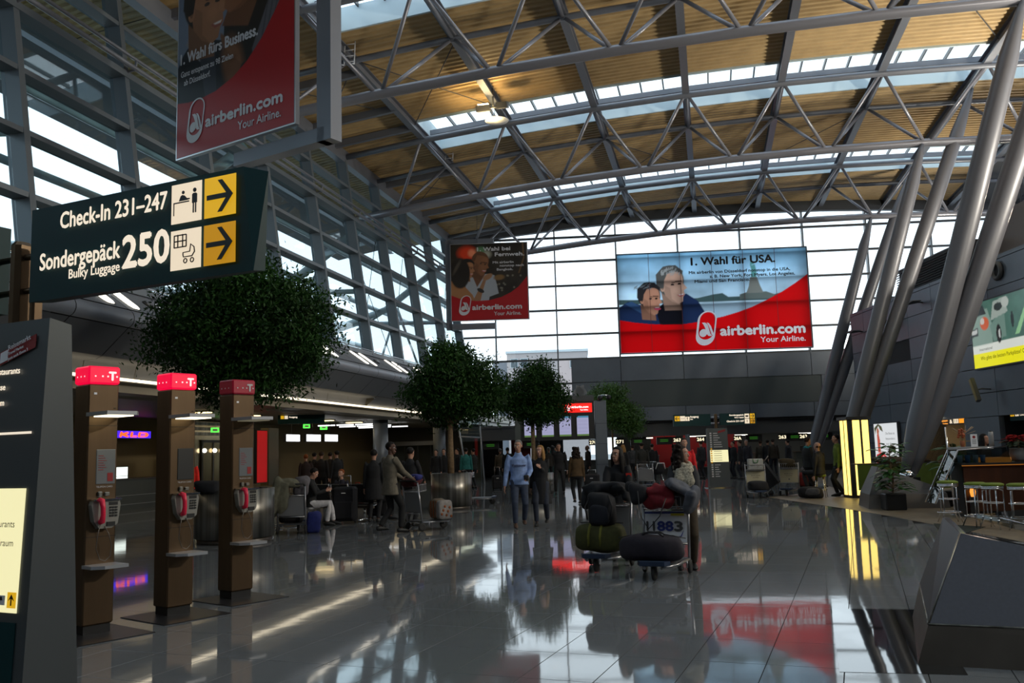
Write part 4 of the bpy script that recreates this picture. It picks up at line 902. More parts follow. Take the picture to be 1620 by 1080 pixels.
# ------------------------------------------------------------------ public phone columns
PINK = mat('lit_magenta_box', (.3, .0, .02), .4, emit=(1, .0, .05), estr=.85); PINKD = mat('unlit_magenta_box', (.42, .002, .03), .4)
HSET = mat('pink_handset', (.75, .015, .06), .35); LTT = mat('lit_white_lettering', (.6, .6, .6), .5, emit=(1, .8, .8), estr=.8)
def phone(lit):
    t = thing('phone_column', '', 'payphone', (0, 0, 0))
    W_, D_ = .30, .27
    m = M(); m.rbox((0, D_ / 2, 1.22), (W_, D_, 2.26), .012); m.build('body', BRONZE, t)
    m = M(); m.bb((-W_ / 2 + .02, .02, 0), (W_ / 2 - .02, D_ - .02, .1)); m.build('plinth', BLACK, t)
    for z in (.9, 1.95): m = M(); m.bb((-W_ / 2 - .001, -.001, z), (W_ / 2 + .001, .01, z + .004)); m.build('panel_joint', JOINT, t)
    m = M(); m.bb((-.42, -.42, .0), (.34, .42, .008)); m.build('floor_plate', mat('dark_floor_plate', (.04, .04, .045), .3, .5), t)
    m = M(); m.rbox((0, D_ / 2, 2.44), (W_ + .015, D_ + .015, .17), .015); lbx = m.build('light_box', PINK if lit else PINKD, t)
    # T emblem and dots on the front of the box
    L = LTT if lit else WPI; y = -.012
    text(lbx, 'T', .075, 2.392, .085, L, .07, y=y, align='C', bold=.005)
    for s in (-1, 1): flat(lbx, 'emblem_square', [(.075 + s * .045 - .008, 2.42), (.075 + s * .045 + .008, 2.42), (.075 + s * .045 + .008, 2.436), (.075 + s * .045 - .008, 2.436)], L, y)
    flat(lbx, 'emblem_square', [(-.03, 2.42), (-.014, 2.42), (-.014, 2.436), (-.03, 2.436)], L, y)
    m = M()
    for k in range(3): m.bb((-W_ / 2 - .01, D_ - .05 - k * .07 - .014, 2.42), (-W_ / 2 - .0085, D_ - .05 - k * .07, 2.434))
    m.bb((-.10, y, 2.42), (-.086, y + .002, 2.434)); m.build('dot', L, lbx)
    # hood with lamp
    m = M(); m.prism([(-.17, 0), (.19, 0), (.19, -.30), (.12, -.40), (-.17, -.40)], (0, 0, 2.04), (1, 0, 0), (0, 1, 0), (0, 0, .035)); hd_ = m.build('hood', SILV, t)
    m = M(); m.bb((-.12, -.34, 2.03), (.12, -.05, 2.039)); m.build('hood_lamp', glow('hood_lamp_lit' if lit else 'hood_lamp_dim', (1, .9, .6), 3.0 if lit else .12), hd_)
    # poster / opening, strip, slots
    m = M(); m.rbox((.035, .0, 1.56), (.19, .012, .33), .01); 
    if lit != 2:
        m.build('notice', mat('grey_notice', (.16, .17, .18), .3), t); flat(t, 'notice_red_field', [(.05, 1.42), (.105, 1.42), (.105, 1.5), (.05, 1.5)], TAGR, -.009)
        m = M()
        for k in range(7): m.bb((-.04, -.009, 1.66 - k * .022), (-.04 + .05 + .015 * (k % 3), -.007, 1.665 - k * .022))
        m.build('notice_print', TAGR, t)
    else: m.build('empty_display', BLACK, t)
    text(t, 'TELEFON CARD', -.055, 1.362, .016, WPI, .16, y=-.006); m = M()
    m.rbox((-.02, -.01, 1.30), (.045, .03, .05), .008); m.rbox((.05, -.01, 1.30), (.05, .03, .035), .008); m.build('card_slots', BRUSH, t)
    # telephone
    m = M(); m.prism([(-.12, .0), (.13, 0), (.145, -.05), (.12, -.23), (.06, -.27), (-.06, -.27), (-.11, -.2), (-.135, -.05)], (.01, 0, 1.25), (1, 0, 0), (0, 0, 1), (0, -.075, .0)); tel = m.build('telephone', mat('grey_telephone_case', (.34, .33, .30), .35, .6), t)
    m = M(); m.bb((-.12, -.1, 1.24), (.15, 0, 1.256)); m.build('telephone_top_edge', CHROME, tel)
    m = M(); m.path([(-.06, -.09, 1.25), (-.055, -.125, 1.24), (-.048, -.135, 1.18), (-.046, -.135, 1.11), (-.05, -.125, 1.05), (-.05, -.09, 1.04)], [.024, .028, .022, .022, .028, .024], 10); m.build('handset', HSET, tel)
    m = M()
    for i in range(3):
        for j in range(4): m.bb((.045 + i * .028, -.084, 1.165 - j * .026), (.064 + i * .028, -.076, 1.182 - j * .026))
    m.build('keypad', BLACK, tel)
    m = M(); m.bb((.04, -.08, 1.195), (.125, -.076, 1.225)); m.build('display', BLACK, tel)
    m = M(); m.bb((.02, -.085, 1.0), (.10, -.076, 1.04)); m.build('coin_return', BLACK, tel)
    m = M(); m.path([(-.04, -.09, 1.05), (-.075, -.1, .93), (-.09, -.1, .80), (-.05, -.1, .70), (.0, -.1, .68), (.05, -.1, .72), (.06, -.1, .82), (.03, -.1, .93), (.0, -.08, 1.0)], .004, 6); m.build('cord', BRUSHD, tel)
    m = M(); m.prism([(-.19, 0), (.13, 0), (.13, -.26), (-.10, -.26), (-.19, -.18)], (0.02, 0, .62), (1, 0, 0), (0, 1, 0), (0, 0, .03)); m.build('shelf', SILV, t)
    m = M(); m.bb((-.10, -.004, 2.25), (-.07, -.001, 2.27)); m.build('small_label', WHITE, t)
    m = M(); m.lathe([(.012, 0), (.012, .004)], (.11, 0, 2.12), 10); m.build('lock', BLACK, t)
    return t
PA = math.radians(64)   # front normal points to azimuth 116
for (x, y, lit, lab) in ((-5.72, 7.62, 1, 'bronze phone column with lit red top, leftmost and nearest of the three'), (-5.5, 8.62, 2, 'bronze phone column with lit red top, middle of the three, empty black display'), (-5.38, 9.68, 0, 'bronze phone column with unlit dark red top, rightmost of the three')):
    p = phone(lit); p['label'] = lab; p['group'] = 'public phone columns'; p.location = (x, y, 0); p.rotation_euler.z = PA

# ------------------------------------------------------------------ trees in steel planters
LEAF = mat('ficus_leaf_green', (.013, .046, .006), .6, nz=(1.1, .5), spec=.2); LEAFB = mat('bright_ficus_leaf', (.06, .14, .02), .5, nz=(1.5, .4)); BARK = mat('ficus_bark', (.20, .13, .07), .8, nz=(20, .3))
def canopy(blobs, n, size, seed, mat_, parent):
    rs = np.random.RandomState(seed); wts = np.array([b[3] * b[4] * b[5] for b in blobs]) ** .8; wts /= wts.sum(); ks = rs.choice(len(blobs), n, p=wts)
    dirs = rs.normal(size=(n, 3)); dirs /= np.linalg.norm(dirs, axis=1)[:, None]; rad = rs.rand(n) ** .42 * (1 + .10 * rs.normal(size=n))
    B_ = np.array(blobs)[ks]; c = B_[:, :3] + dirs * rad[:, None] * B_[:, 3:6]
    # leaves gather in twig clumps, so the outline is ragged and the crown has gaps
    nc = max(60, n // 110); kc = rs.choice(len(blobs), nc, p=wts); dc = rs.normal(size=(nc, 3)); dc /= np.linalg.norm(dc, axis=1)[:, None]
    cc = np.array(blobs)[kc][:, :3] + dc * (.55 + .5 * rs.rand(nc))[:, None] * np.array(blobs)[kc][:, 3:6]
    half = n * 3 // 5; pick = rs.randint(0, nc, half); c[:half] = cc[pick] + rs.normal(size=(half, 3)) * np.array([.17, .17, .13])
    u = rs.normal(size=(n, 3)); u[:, 2] -= .5; u /= np.linalg.norm(u, axis=1)[:, None]; v = np.cross(u, rs.normal(size=(n, 3))); v /= np.linalg.norm(v, axis=1)[:, None]
    L = size * (.7 + .6 * rs.rand(n))[:, None]; W_ = L * .36
    V = np.stack([c - u * L * .5, c + v * W_ * .5 - np.cross(u, v) * W_ * .12, c + u * L * .5, c - v * W_ * .5 - np.cross(u, v) * W_ * .12], 1).reshape(-1, 3)
    me = D.meshes.new('foliage'); me.vertices.add(4 * n); me.vertices.foreach_set('co', V.astype('f').ravel()); me.loops.add(4 * n); me.loops.foreach_set('vertex_index', np.arange(4 * n, dtype='i'))
    me.polygons.add(n); me.polygons.foreach_set('loop_start', np.arange(0, 4 * n, 4, dtype='i')); me.update(calc_edges=True); me.materials.append(mat_); me.validate()
    o = obj('foliage', me, parent); o['kind'] = 'stuff'; return o
def tree(label, loc, h0, blobs, n, size, seed, mat_, trunk_r=.07, lean=(0, 0)):
    t = thing('ficus_tree', label, 'tree', loc, 0, 'ficus trees'); cz = sum(b[2] for b in blobs) / len(blobs)
    m = M(); m.path([(0, 0, h0), (lean[0] * .3, 0, h0 + (cz - h0) * .4), (lean[0], lean[1], cz * .9), (lean[0], lean[1], cz * 1.08)], [trunk_r, trunk_r * .8, trunk_r * .7, trunk_r * .3], 10); trk = m.build('trunk', BARK, t)
    rs = random.Random(seed)
    for b in blobs:
        m = M(); m.path([(lean[0] * .6, lean[1] * .6, cz * .72), ((b[0] + lean[0]) * .45, (b[1]) * .45, (b[2] + cz * .75) / 2), (b[0], b[1], b[2])], [trunk_r * .55, trunk_r * .35, trunk_r * .12], 6); m.build('branch', BARK, trk)
    canopy(blobs, n, size, seed, mat_, t); return t
def planter(label, loc, r, h):
    t = thing('planter', label, 'planter', loc, 0, 'round steel planters')
    m = M(); m.lathe([(r - .06, .1), (r, .1), (r, h), (r - .05, h), (r - .05, h - .12)], (0, 0, 0), 48, caps=False); m.build('drum', BRUSH, t)
    m = M(); m.lathe([(r - .05, 0), (r - .05, .1)], (0, 0, 0), 40); m.build('plinth', BRUSHD, t)
    m = M(); m.lathe([(.01, h - .1), (r - .05, h - .11)], (0, 0, 0), 40, caps=False); m.build('soil', mat('planter_soil', (.02, .015, .01), .9), t)
    return t
c1 = fl(388, 868); c1 = Vector((-9.15, 16.15, 0))
planter('round brushed steel planter behind the rightmost phone column', c1, .75, 1.02)
tree('largest ficus tree, crown above the three phone columns', c1, .9, [(0, 0, 4.35, 1.55, 1.5, .95), (-.7, -.2, 3.95, 1.2, 1.1, .8), (.8, .1, 4.1, 1.1, 1.1, .95), (.2, -.3, 4.95, 1.0, 1.0, .65), (.35, .2, 3.45, 1.15, 1.0, .62), (-.9, .3, 4.6, .8, .8, .6), (1.25, 0, 3.75, .62, .7, .6), (1.0, .3, 4.75, .7, .7, .5), (1.7, .1, 4.2, .5, .5, .6), (1.55, .1, 3.5, .5, .5, .5), (.3, 0, 3.05, 1.0, .9, .5), (-.4, 0, 3.2, .8, .8, .5), (.2, -.2, 5.2, .8, .8, .5)], 52000, .10, 1, LEAF, .08)
c2 = Vector((-7.35, 25.0, 0))
planter('round brushed steel planter beside the empty luggage trolley', c2, .58, 1.02)
tree('middle ficus tree, growing from the steel planter beside the empty trolley', c2, .9, [(.2, 0, 3.65, 1.15, 1.1, .9), (-.45, 0, 3.3, .95, .9, .75), (.9, .1, 3.45, .85, .85, .75), (.0, 0, 4.35, .7, .7, .5), (.5, 0, 2.95, 1.0, .9, .5), (-.3, .1, 2.75, .65, .7, .4), (1.15, 0, 3.0, .5, .6, .5)], 28000, .12, 2, LEAF, .10)
c3 = Vector((-6.2, 31.5, 0)); planter('round brushed steel planter hidden behind the walking couple', c3, .7, .8)
tree('small ficus tree growing just left of the departure board', c3, .7, [(.05, 0, 3.75, 1.05, 1.0, .75), (-.5, 0, 3.3, .8, .8, .6), (.6, 0, 3.35, .78, .8, .75), (.2, 0, 2.95, .95, .9, .45), (.25, 0, 4.35, .6, .6, .45)], 21000, .12, 3, LEAF, .09, (-.0, 0))
c4 = Vector((-4.95, 46.3, 0)); tree('bright green ficus tree behind the departure board pillar', c4, 0, [(.1, 0, 3.6, 1.0, .9, .8), (.7, 0, 3.1, .95, .9, .8), (-.5, 0, 4.2, .8, .8, .6), (.2, 0, 4.45, .7, .8, .45), (.9, 0, 2.7, .65, .7, .5)], 16000, .13, 4, LEAFB, .07)

# ------------------------------------------------------------------ departure board with pillar
db = thing('departure_board', 'grey departure board with four lit screens and a red lit airline sign on top', 'display board', (-6.35, 39.55, 0), math.radians(12.5))
m = M(); m.bb((-1.95, 0, 2.02), (1.35, .35, 3.95)); m.build('housing', BLACK, db)
m = M(); m.bb((-1.95, -.03, 3.72), (1.35, .38, 3.98)); m.build('cornice', FASC, db)
SCRM = vcol_mat('screen_print', False, .3, emit=.62)
for i in range(4):
    P = Print(.52, .88, (.56, .56, .85), 24); P.vgrad(.92, 1, (.10, .3, .5), (.1, .4, .62)); P.vgrad(0, .08, (.14, .26, .07), (.14, .26, .07))
    for r in range(13): P.poly([(.06, .13 + r * .058), (.06, .15 + r * .058), (.9, .15 + r * .058), (.9, .13 + r * .058)], (.42, .42, .68), .8, .01)
    fr = M(); fr.bb((-1.83 + i * .78, -.03, 2.12), (-1.83 + i * .78 + .62, .02, 3.12)); fo = fr.build('screen_frame', BLACK, db)
    P.build('screen', fo, SCRM, -.034, -1.78 + i * .78, 2.18)
m = M(); m.bb((-1.0, -.06, 3.22), (1.25, .0, 3.62)); m.build('lit_sign', mat('red_lit_sign', (.4, 0, 0), .4, emit=(1, .015, .01), estr=1.2), db)
LW2 = mat('lit_white_sign_print', (.5, .5, .5), .5, emit=(1, .9, .9), estr=1.1)
logo(db, .12, 3.29, .28, LW2, -.066); text(db, 'airberlin.com', .34, 3.42, .09, LW2, .75, y=-.066, bold=.008); text(db, 'Your Airline.', 1.08, 3.3, .06, LW2, .36, y=-.066, align='R', bold=.004)
m = M(); m.bb((1.38, -.12, 0), (1.88, .55, 3.72)); m.build('pillar', PANEL, db)
for z in (.9, 1.8, 2.7): m = M(); m.bb((1.37, -.13, z), (1.89, -.1, z + .012)); m.build('panel_joint', JOINT, db)
m = M(); m.bb((-2.2, 0, 0), (-1.95, .35, 3.9)); m.build('side_post', PANELD, db)
for x, r_ in ((.47, .6), (.25, -.5)):
    m = M(); vs = []; 
    for a in np.linspace(0, math.pi / 2, 8): vs += [(x, .15, 3.98), ]
    pts = [(0, 0)] + [((.55) * math.cos(a), .45 * math.sin(a)) for a in np.linspace(.15, 1.5, 8)]
    m.prism([(p[0] * (1 if r_ > 0 else -1), p[1]) for p in pts], (x * 1.7 + (-.25 if r_ > 0 else .55), .1, 3.98), (1, 0, 0), (0, -.3, 1), (0, .03, 0)); m.build('uplight_reflector', SILV, db)
cmr = thing('security_camera', 'small dark security camera on top of the departure board pillar', 'camera', (-4.75, 39.8, 3.72), 0)
m = M(); m.tube((0, 0, 0), (0, 0, .25), .04); m.tube((0, 0, .22), (.35, -.05, .22), .03); m.build('bracket', CHROME, cmr); m = M(); m.sph((.4, -.05, .12), .11); m.sph((.02, -.1, .1), .12); m.build('dome', BLACK, cmr)

# ------------------------------------------------------------------ check-in desks, monitors, numbers under the back bulkhead
MON = mat('green_monitor_glow', (.02, .02, .02), .4, emit=(.05, .30, .02), estr=.5); NUM = mat('lit_number', (.3, .3, .25), .5, emit=(1, .88, .6), estr=1.2); REDP2 = mat('deep_red_panel', (.26, .006, .012), .45)
def wbk(x, dy, z=0):  # point on the back wall line, dy behind it
    return Vector((x - .1443 * dy * 0, wy(x) + dy, z))
nums = {-6.6: '270', -5.1: '271', -1.9: '263', -.6: '264', 1.45: '26A', 3.9: '263', 5.05: '262'}
deskx = [-11.5, -9.2, -3.6, -1.3, 1.0, 3.3, 5.6, 8.0]
first = None
for i, x in enumerate(deskx):
    q = wbk(x, 3.2)
    if first is None:
        first = thing('check_in_desk', '', 'desk', q, WA, 'check-in desks')
        m = M(); m.bb((-.85, 0, 0), (.55, .6, 1.08)); m.build('counter', PANELD, first); m = M(); m.bb((-.9, -.06, 1.08), (.6, .66, 1.12)); m.build('worktop', BRUSHD, first)
        m = M(); m.bb((.62, -.1, 0), (1.2, 1.5, .35)); m.build('luggage_belt', BLACK, first); m = M(); m.rbox((-.3, .35, 1.3), (.4, .05, .3), .01); m.build('computer_screen', BLACK, first)
        dk = first
    else: dk = dup(first, q, WA)
    dk['label'] = 'grey check-in desk, ' + ['farthest left', 'second from the left', 'third from the left, right of the display pillar', 'fourth from the left', 'fifth from the left, behind the distant stele', 'sixth from the left', 'seventh from the left', 'farthest right'][i] + ', under the back wall'
fm = None; labs = ['above the farthest left desk', 'left of the departure board screens', 'just right of the display pillar', 'left of the number 264', 'right of the number 264', 'right of the distant stele', 'behind the twin trolleys, right of number 263', 'left of the glowing lamp pillar']
for i, x in enumerate([-12.4, -10.1, -4.05, -2.6, .05, 2.35, 4.6, 6.2]):
    q = wbk(x, 1.2, 1.72)
    if fm is None:
        fm = thing('flight_monitor', '', 'monitor', q, WA, 'check-in monitors'); m = M(); m.bb((-.45, 0, 0), (.45, .12, .42)); m.build('casing', BLACK, fm)
        m = M()
        for k in range(2): m.bb((-.25, -.005, .26 - k * .09), (.2, .0, .29 - k * .09))
        m.build('screen_text', MON, fm); m = M(); m.tube((0, .06, .42), (0, .06, 1.1), .02); m.build('hanger', DARKST, fm); mo = fm
    else: mo = dup(fm, q, WA)
    mo['label'] = 'black check-in monitor with faint green text, ' + labs[i]
for x, s in nums.items():
    q = wbk(x + (.0), 1.15, 1.85); t = thing('desk_number', 'lit number %s above the check-in desks%s' % (s, {-6.6: ', under the departure screens', -5.1: ', beside the display pillar', -1.9: ', left of the distant stele', -.6: ', just left of the distant stele', 1.45: ', just right of the distant stele', 3.9: ', behind the advert trolleys', 5.05: ', beside the farthest raking column'}[x]), 'sign', q, WA, 'lit desk numbers')
    m = M(); m.bb((-.24, 0, -.06), (.24, .05, .28)); m.build('plate', BLACK, t); text(t, s, 0, .02, .18, NUM, .40, y=-.01, align='C', bold=.008)
for x, w_, lab in ((-2.9, 1.5, 'deep red partition panel behind the red-jacketed man, left'), (-.9, 1.6, 'deep red partition panel left of the distant stele'), (.95, 1.2, 'deep red partition panel just right of the distant stele'), (-11.6, 1.2, 'deep red partition panel farthest left')):
    q = wbk(x, 5.6); t = thing('partition_panel', lab, 'partition', q, WA, 'red partition panels'); m = M(); m.bb((-w_ / 2, 0, .05), (w_ / 2, .08, 2.3)); m.build('panel', REDP2, t); m = M(); m.bb((-w_ / 2, -.02, 0), (w_ / 2, .1, .05)); m.build('foot', BLACK, t)
for i, (x, z, w_) in enumerate(((-.6 + .0, 2.12, 1.3), (1.7, 2.12, .7), (-3.6, 2.1, .6), (5.4, 2.12, .9))):
    q = wbk(x, 2.2, z); t = thing('ceiling_strip_lamp', 'warm strip lamp under the hall soffit, ' + ['longest, left of the distant stele', 'behind the distant stele', 'right of the departure board', 'near the farthest raking column'][i], 'lamp', q, WA, 'strip lamps in the check-in hall')
    m = M(); m.bb((-w_ / 2, 0, 0), (w_ / 2, .25, .05)); m.build('diffuser', LWHITE, t); m = M(); m.bb((-w_ / 2 - .02, -.02, .05), (w_ / 2 + .02, .27, .1)); m.build('housing', DARKST, t); m = M(); m.tube((0, .1, .1), (0, .1, .75), .015); m.build('rod', DARKST, t)
q = wbk(-9.1, 2.0); t = thing('information_kiosk', 'teal upright self-service machine at the check-in hall, left', 'kiosk', q, WA); m = M(); m.rbox((0, 0, .8), (.6, .4, 1.6), .03); m.build('cabinet', mat('teal_enamel', (.01, .10, .09), .4), t); m = M(); m.bb((-.2, -.21, 1.1), (.2, -.2, 1.4)); m.build('screen', BLACK, t)
q = wbk(-1.75, -3.0); t = thing('self_service_machine', 'silver and teal self-service machine left of the red-jacketed man', 'kiosk', q, WA); m = M(); m.rbox((0, 0, .75), (.45, .4, 1.5), .04); m.build('cabinet', SILV, t); m = M(); m.bb((-.17, -.215, .55), (.17, -.2, .95)); m.build('front_panel', mat('teal_enamel', (0, 0, 0)), t); m = M(); m.rbox((.55, 0, 1.1), (.22, .22, 2.2), .03); m.build('post', PANEL, t)

# ------------------------------------------------------------------ glowing lamp pillar and the green-fronted lounge counter
gp = thing('lamp_pillar', 'glowing square lamp pillar with tall white-yellow light strips', 'lamp', (4.05, 27.6, 0), math.radians(14))
GLOWY = glow('white_yellow_diffuser', (1, .70, .16), 2.2)
m = M(); m.bb((-.32, -.32, .0), (.32, .32, .06)); m.bb((-.36, -.36, 2.22), (.36, .36, 2.3)); m.build('frame', BLACK, gp)
for (x0, x1) in ((-.17, .03), (.10, .28)): m = M(); m.bb((x0, -.325, .08), (x1, -.31, 2.2)); m.build('light_strip', GLOWY, gp)
for (x0, x1) in ((-.34, -.26), (-.22, -.13)):
    pass
for (y0, y1) in ((-.25, -.08), (.02, .22)): m = M(); m.bb((-.325, y0, .08), (-.31, y1, 2.2)); m.build('light_strip', GLOWY, gp)
m = M(); m.bb((-.31, -.31, .06), (.31, .31, 2.22)); m.build('core', BLACK, gp)
GREENF = mat('olive_green_panel', (.07, .115, .006), .5, nz=(3, .15))
gc = thing('lounge_counter', 'long olive green lounge counter behind the nearest raking column', 'counter', (3.78, 25.6, 0), math.radians(12))
for i in range(6): m = M(); m.bb((i * .98 + .004, 0, .30), (i * .98 + .976, .05, .97)); m.build('front_panel', GREENF, gc)
m = M(); m.bb((-.0, .02, .97), (5.9, .5, 1.0)); m.build('worktop', BLACK, gc)
for i in range(4): m = M(); m.bb((.3 + i * 1.7, .2, 0), (.36 + i * 1.7, .3, .97)); m.build('leg', BLACK, gc)
hedge = thing('brown_seat_cushion', 'low brown cushion lying on the olive green counter', 'cushion', (4.9, 26.05, 1.0), .2); m = M(); m.sup((0, 0, .08), (.7, .15, .08), .5, amp=.4, fr=6); m.build('cushion', mat('brown_cushion', (.06, .035, .02), .8), hedge)

# ------------------------------------------------------------------ potted plant, sloping parapet, glass
pt = thing('potted_plant', 'leafy houseplant in a square black pot before the nearest raking column', 'plant', (4.05, 22.5, 0), .1)
m = M(); m.rbox((0, 0, .19), (.46, .46, .38), .02); m.build('pot', BLACK, pt)
m = M(); m.path([(0, 0, .3), (.03, 0, .7), (-.02, 0, 1.1), (.0, 0, 1.45)], [.02, .018, .014, .008], 6)
HLEAF = mat('houseplant_leaf', (.02, .075, .012), .4)
rs = random.Random(9); stems = m
def big_leaf(c, dirn, L, W_, droop=.4):
    mm = M(); dirn = Vector(dirn).normalized(); s = dirn.cross(Vector((0, 0, 1))); s = s.normalized() if s.length > .1 else Vector((1, 0, 0)); vs = []
    for i, (a, b) in enumerate(((0, .05), (.25, .8), (.5, 1), (.75, .7), (1, .03))):
        p = Vector(c) + dirn * L * a + Vector((0, 0, -droop * L * a * a)); 
        for k in (-1, 0, 1): vs.append(p + s * (k * W_ / 2 * b) + Vector((0, 0, -.12 * W_ * (k * k) + (.0))))
    fs = [(i * 3 + k, i * 3 + k + 1, i * 3 + 4 + k, i * 3 + 3 + k) for i in range(4) for k in range(2)]
    return mm.add(vs, fs, True)
for i in range(120):
    a = rs.uniform(0, 6.28); z = rs.uniform(.45, 1.55); L = rs.uniform(.17, .3); r = rs.uniform(.05, .27); c = (r * math.cos(a), r * math.sin(a), z)
    stems.path([(0, 0, z - .08), c], .005, 5, caps=False); big_leaf(c, (math.cos(a), math.sin(a), rs.uniform(-.1, .6)), L, L * .55).build('leaf', HLEAF, pt)
stems.build('stem', BARK, pt)
pt2 = thing('floor_plant', 'dark broad-leaved plant behind the left end of the bar', 'plant', (5.6, 23.4, 0), 0)
m = M(); m.lathe([(.18, 0), (.25, .35), (.25, .37), (.2, .36)], n=18); m.build('pot', BLACK, pt2); st_ = M()
for i in range(30):
    a = rs.uniform(0, 6.28); z = rs.uniform(.7, 1.5); L = rs.uniform(.22, .4); r = rs.uniform(.1, .4); c = (r * math.cos(a), r * math.sin(a), z)
    st_.path([(0, 0, .3), (c[0] * .4, c[1] * .4, z * .8), c], .006, 5, caps=False); big_leaf(c, (math.cos(a), math.sin(a), rs.uniform(-.2, .5)), L, L * .5).build('leaf', HLEAF, pt2)
st_.build('stem', BARK, pt2)

SLOPE = mat('dark_anodised_slope', (.065, .065, .078), .42, .3, nz=(40, .06)); SKIRT = mat('bronze_steel_skirt', (.16, .135, .11), .4, .7, nz=(3, .12))
pp = thing('sloping_parapet', 'dark metal sloping parapet with a bronze skirt at the lower right corner', 'parapet', (1.36, 7.12, 0))
c0 = Vector((1.36, 7.12, 0)); 
def loc_(px, py, Y): return atY(px, py, Y)
a1 = c0; a2 = Vector((1.70, 8.98, 0)); a3 = Vector((4.6, 6.55, 0))
b1 = Vector((1.46, 7.16, .275)); b2 = Vector((1.78, 8.95, .30)); b3 = Vector((4.6, 6.62, .275))
t1 = atY(1518.6, 843, 7.55); t2 = atY(1491.7, 818, 8.75); t3 = atY(1620, 877, 7.6); k_ = (t3 - t1); t3 = t1 + k_ * 6; t3.z = max(t3.z, .25)
m = M(); m.add([a1, a2, b2, b1, a3, b3], [(0, 1, 2, 3), (4, 0, 3, 5)]); m.build('skirt', SKIRT, pp, True)
m = M(); m.add([b1, b2, t2, t1, b3, t3], [(0, 1, 2, 3), (4, 0, 3, 5)]); m.build('sloping_side', SLOPE, pp, True)
bk = [Vector((t2.x + .5, t2.y + .3, 0)), Vector((4.8, 9.2, 0))]
m = M(); m.add([t1, t2, t3, t2 + Vector((.05, .01, -.0)), t1 + Vector((.05, .04, -.005)), t3 + Vector((.05, .06, 0))], [(0, 1, 3, 4), (2, 0, 4, 5)]); m.build('cap_strip', CHROME, pp, True)
m = M(); m.path([b1, b2], .008, 6); m.path([b1, b3], .008, 6); m.path([b1, t1], .007, 6); m.build('edge_trim', BRUSH, pp, True)
m = M(); m.add([t2 + Vector((.05, .01, 0)), t1 + Vector((.05, .04, 0)), t3 + Vector((.05, .06, 0)), t2 + Vector((.3, .05, -1)), t1 + Vector((.3, .2, -1)), t3 + Vector((.1, .3, -1)), a2], [(0, 1, 4, 3), (1, 2, 5, 4)]); m.build('inner_side', BLACK, pp, True)
gl = thing('glass_balustrade', 'low sloping glass panel rising behind the dark metal parapet', 'glass panel', t1 + Vector((.2, .2, 0)))
m = M(); g1 = t2 + Vector((.2, .1, .0)); g2 = t3 + Vector((0, .3, 0)); m.add([g1, g2, g2 + Vector((.55, .45, .14)), g1 + Vector((.6, .45, .02))], [(0, 1, 2, 3)]); m.build('glass_sheet', GLASSD, gl, True)
m = M()
for k in range(4): p = g1 + (g2 - g1) * (.02 + .025 * k) + Vector((.05, .03, .02)); m.sph(p, .012, 8, 5)
for k in range(2): p = g1 + (g2 - g1) * (.08 + k * .04) + Vector((.12 + .08 * k, .1, .03)); m.tube(p, p + (g2 - g1) * .10, .006)
m.build('glass_fixings', CHROME, gl, True)

# ------------------------------------------------------------------ bar and stools
WOODB = mat('dark_red_brown_bar_front', (.055, .016, .006), .35, nz=(5, .3), stretch=(1, 1, .15))
br = thing('bar_counter', 'dark red-brown bar counter with a sloping glass display case', 'bar', (5.0, 20.1, 0), math.radians(6))
for i in range(4): m = M(); m.bb((i * 1.2 + .01, 0, .12), (i * 1.2 + 1.19, .06, 1.05)); m.build('front_panel', WOODB, br)
m = M(); m.bb((0, .06, 0), (4.8, .7, 1.05)); m.build('carcass', BLACK, br); m = M(); m.bb((-.06, -.1, 1.05), (4.85, .75, 1.09)); m.build('worktop', BLACK, br)
m = M(); m.bb((-.02, -.02, 1.035), (4.8, .0, 1.05)); m.build('lamp_strip', glow('amber_under_lamp', (1, .35, .05), .4), br)
m = M(); m.prism([(-.55, .28), (-.02, 1.36), (.9, 1.40), (1.0, 1.08), (-.1, 1.08)], (0, .08, 0), (1, 0, 0), (0, 0, 1), (0, .55, 0)); m.build('glass_case', GLASSD, br)
for y in (.06, .64): m = M(); m.path([(-.58, y, .28), (-.42, y, .62), (-.05, y, 1.36), (.9, y, 1.41)], .016, 8); m.build('case_edge', CHROME, br)
m = M(); m.bb((-.05, .05, 1.37), (.65, .68, 1.42)); m.build('case_top', SILV, br); m = M(); m.bb((.55, .1, 1.09), (1.0, .65, 1.19)); m.build('warming_plate', mat('amber_lit_shelf', (.2, .1, .02), .5, emit=(1, .36, .05), estr=.18), br)
items = [('glass_jar', (.05, .25), .055, .16, (.3, .4, .45)), ('glass_jar', (.2, .25), .055, .16, (.1, .25, .5)), ('glass_jar', (.36, .25), .055, .16, (.3, .4, .45)), ('glass_jar', (.5, .25), .055, .16, (.1, .25, .5))]
gj = None
for i, (n_, (x, y), r, h, c) in enumerate(items):
    p = br.matrix_world @ Vector((x, y, 1.09)); p = Vector((5.0, 20.1, 0)) + Matrix.Rotation(math.radians(6), 3, 'Z') @ Vector((x, y, 1.09))
    t = thing('drinking_glass', ['clear', 'blue', 'pale', 'dark blue'][i] + ' drink glass inside the bar display case, number %s from its left end' % ['one', 'two', 'three', 'four'][i], 'glass', p, 0, 'glasses in the display case')
    m = M(); m.lathe([(r * .8, 0), (r, h), (r * .9, h), (r * .7, .01)], n=14); m.build('tumbler', mat('glass_tint_%d' % i, c, .1), t)
def bloc(x, y, z): return Vector((5.0, 20.1, 0)) + Matrix.Rotation(math.radians(6), 3, 'Z') @ Vector((x, y, z))
ps = thing('poinsettia', 'red poinsettia in a round grey pot on the bar', 'plant', bloc(1.25, .3, 1.09))
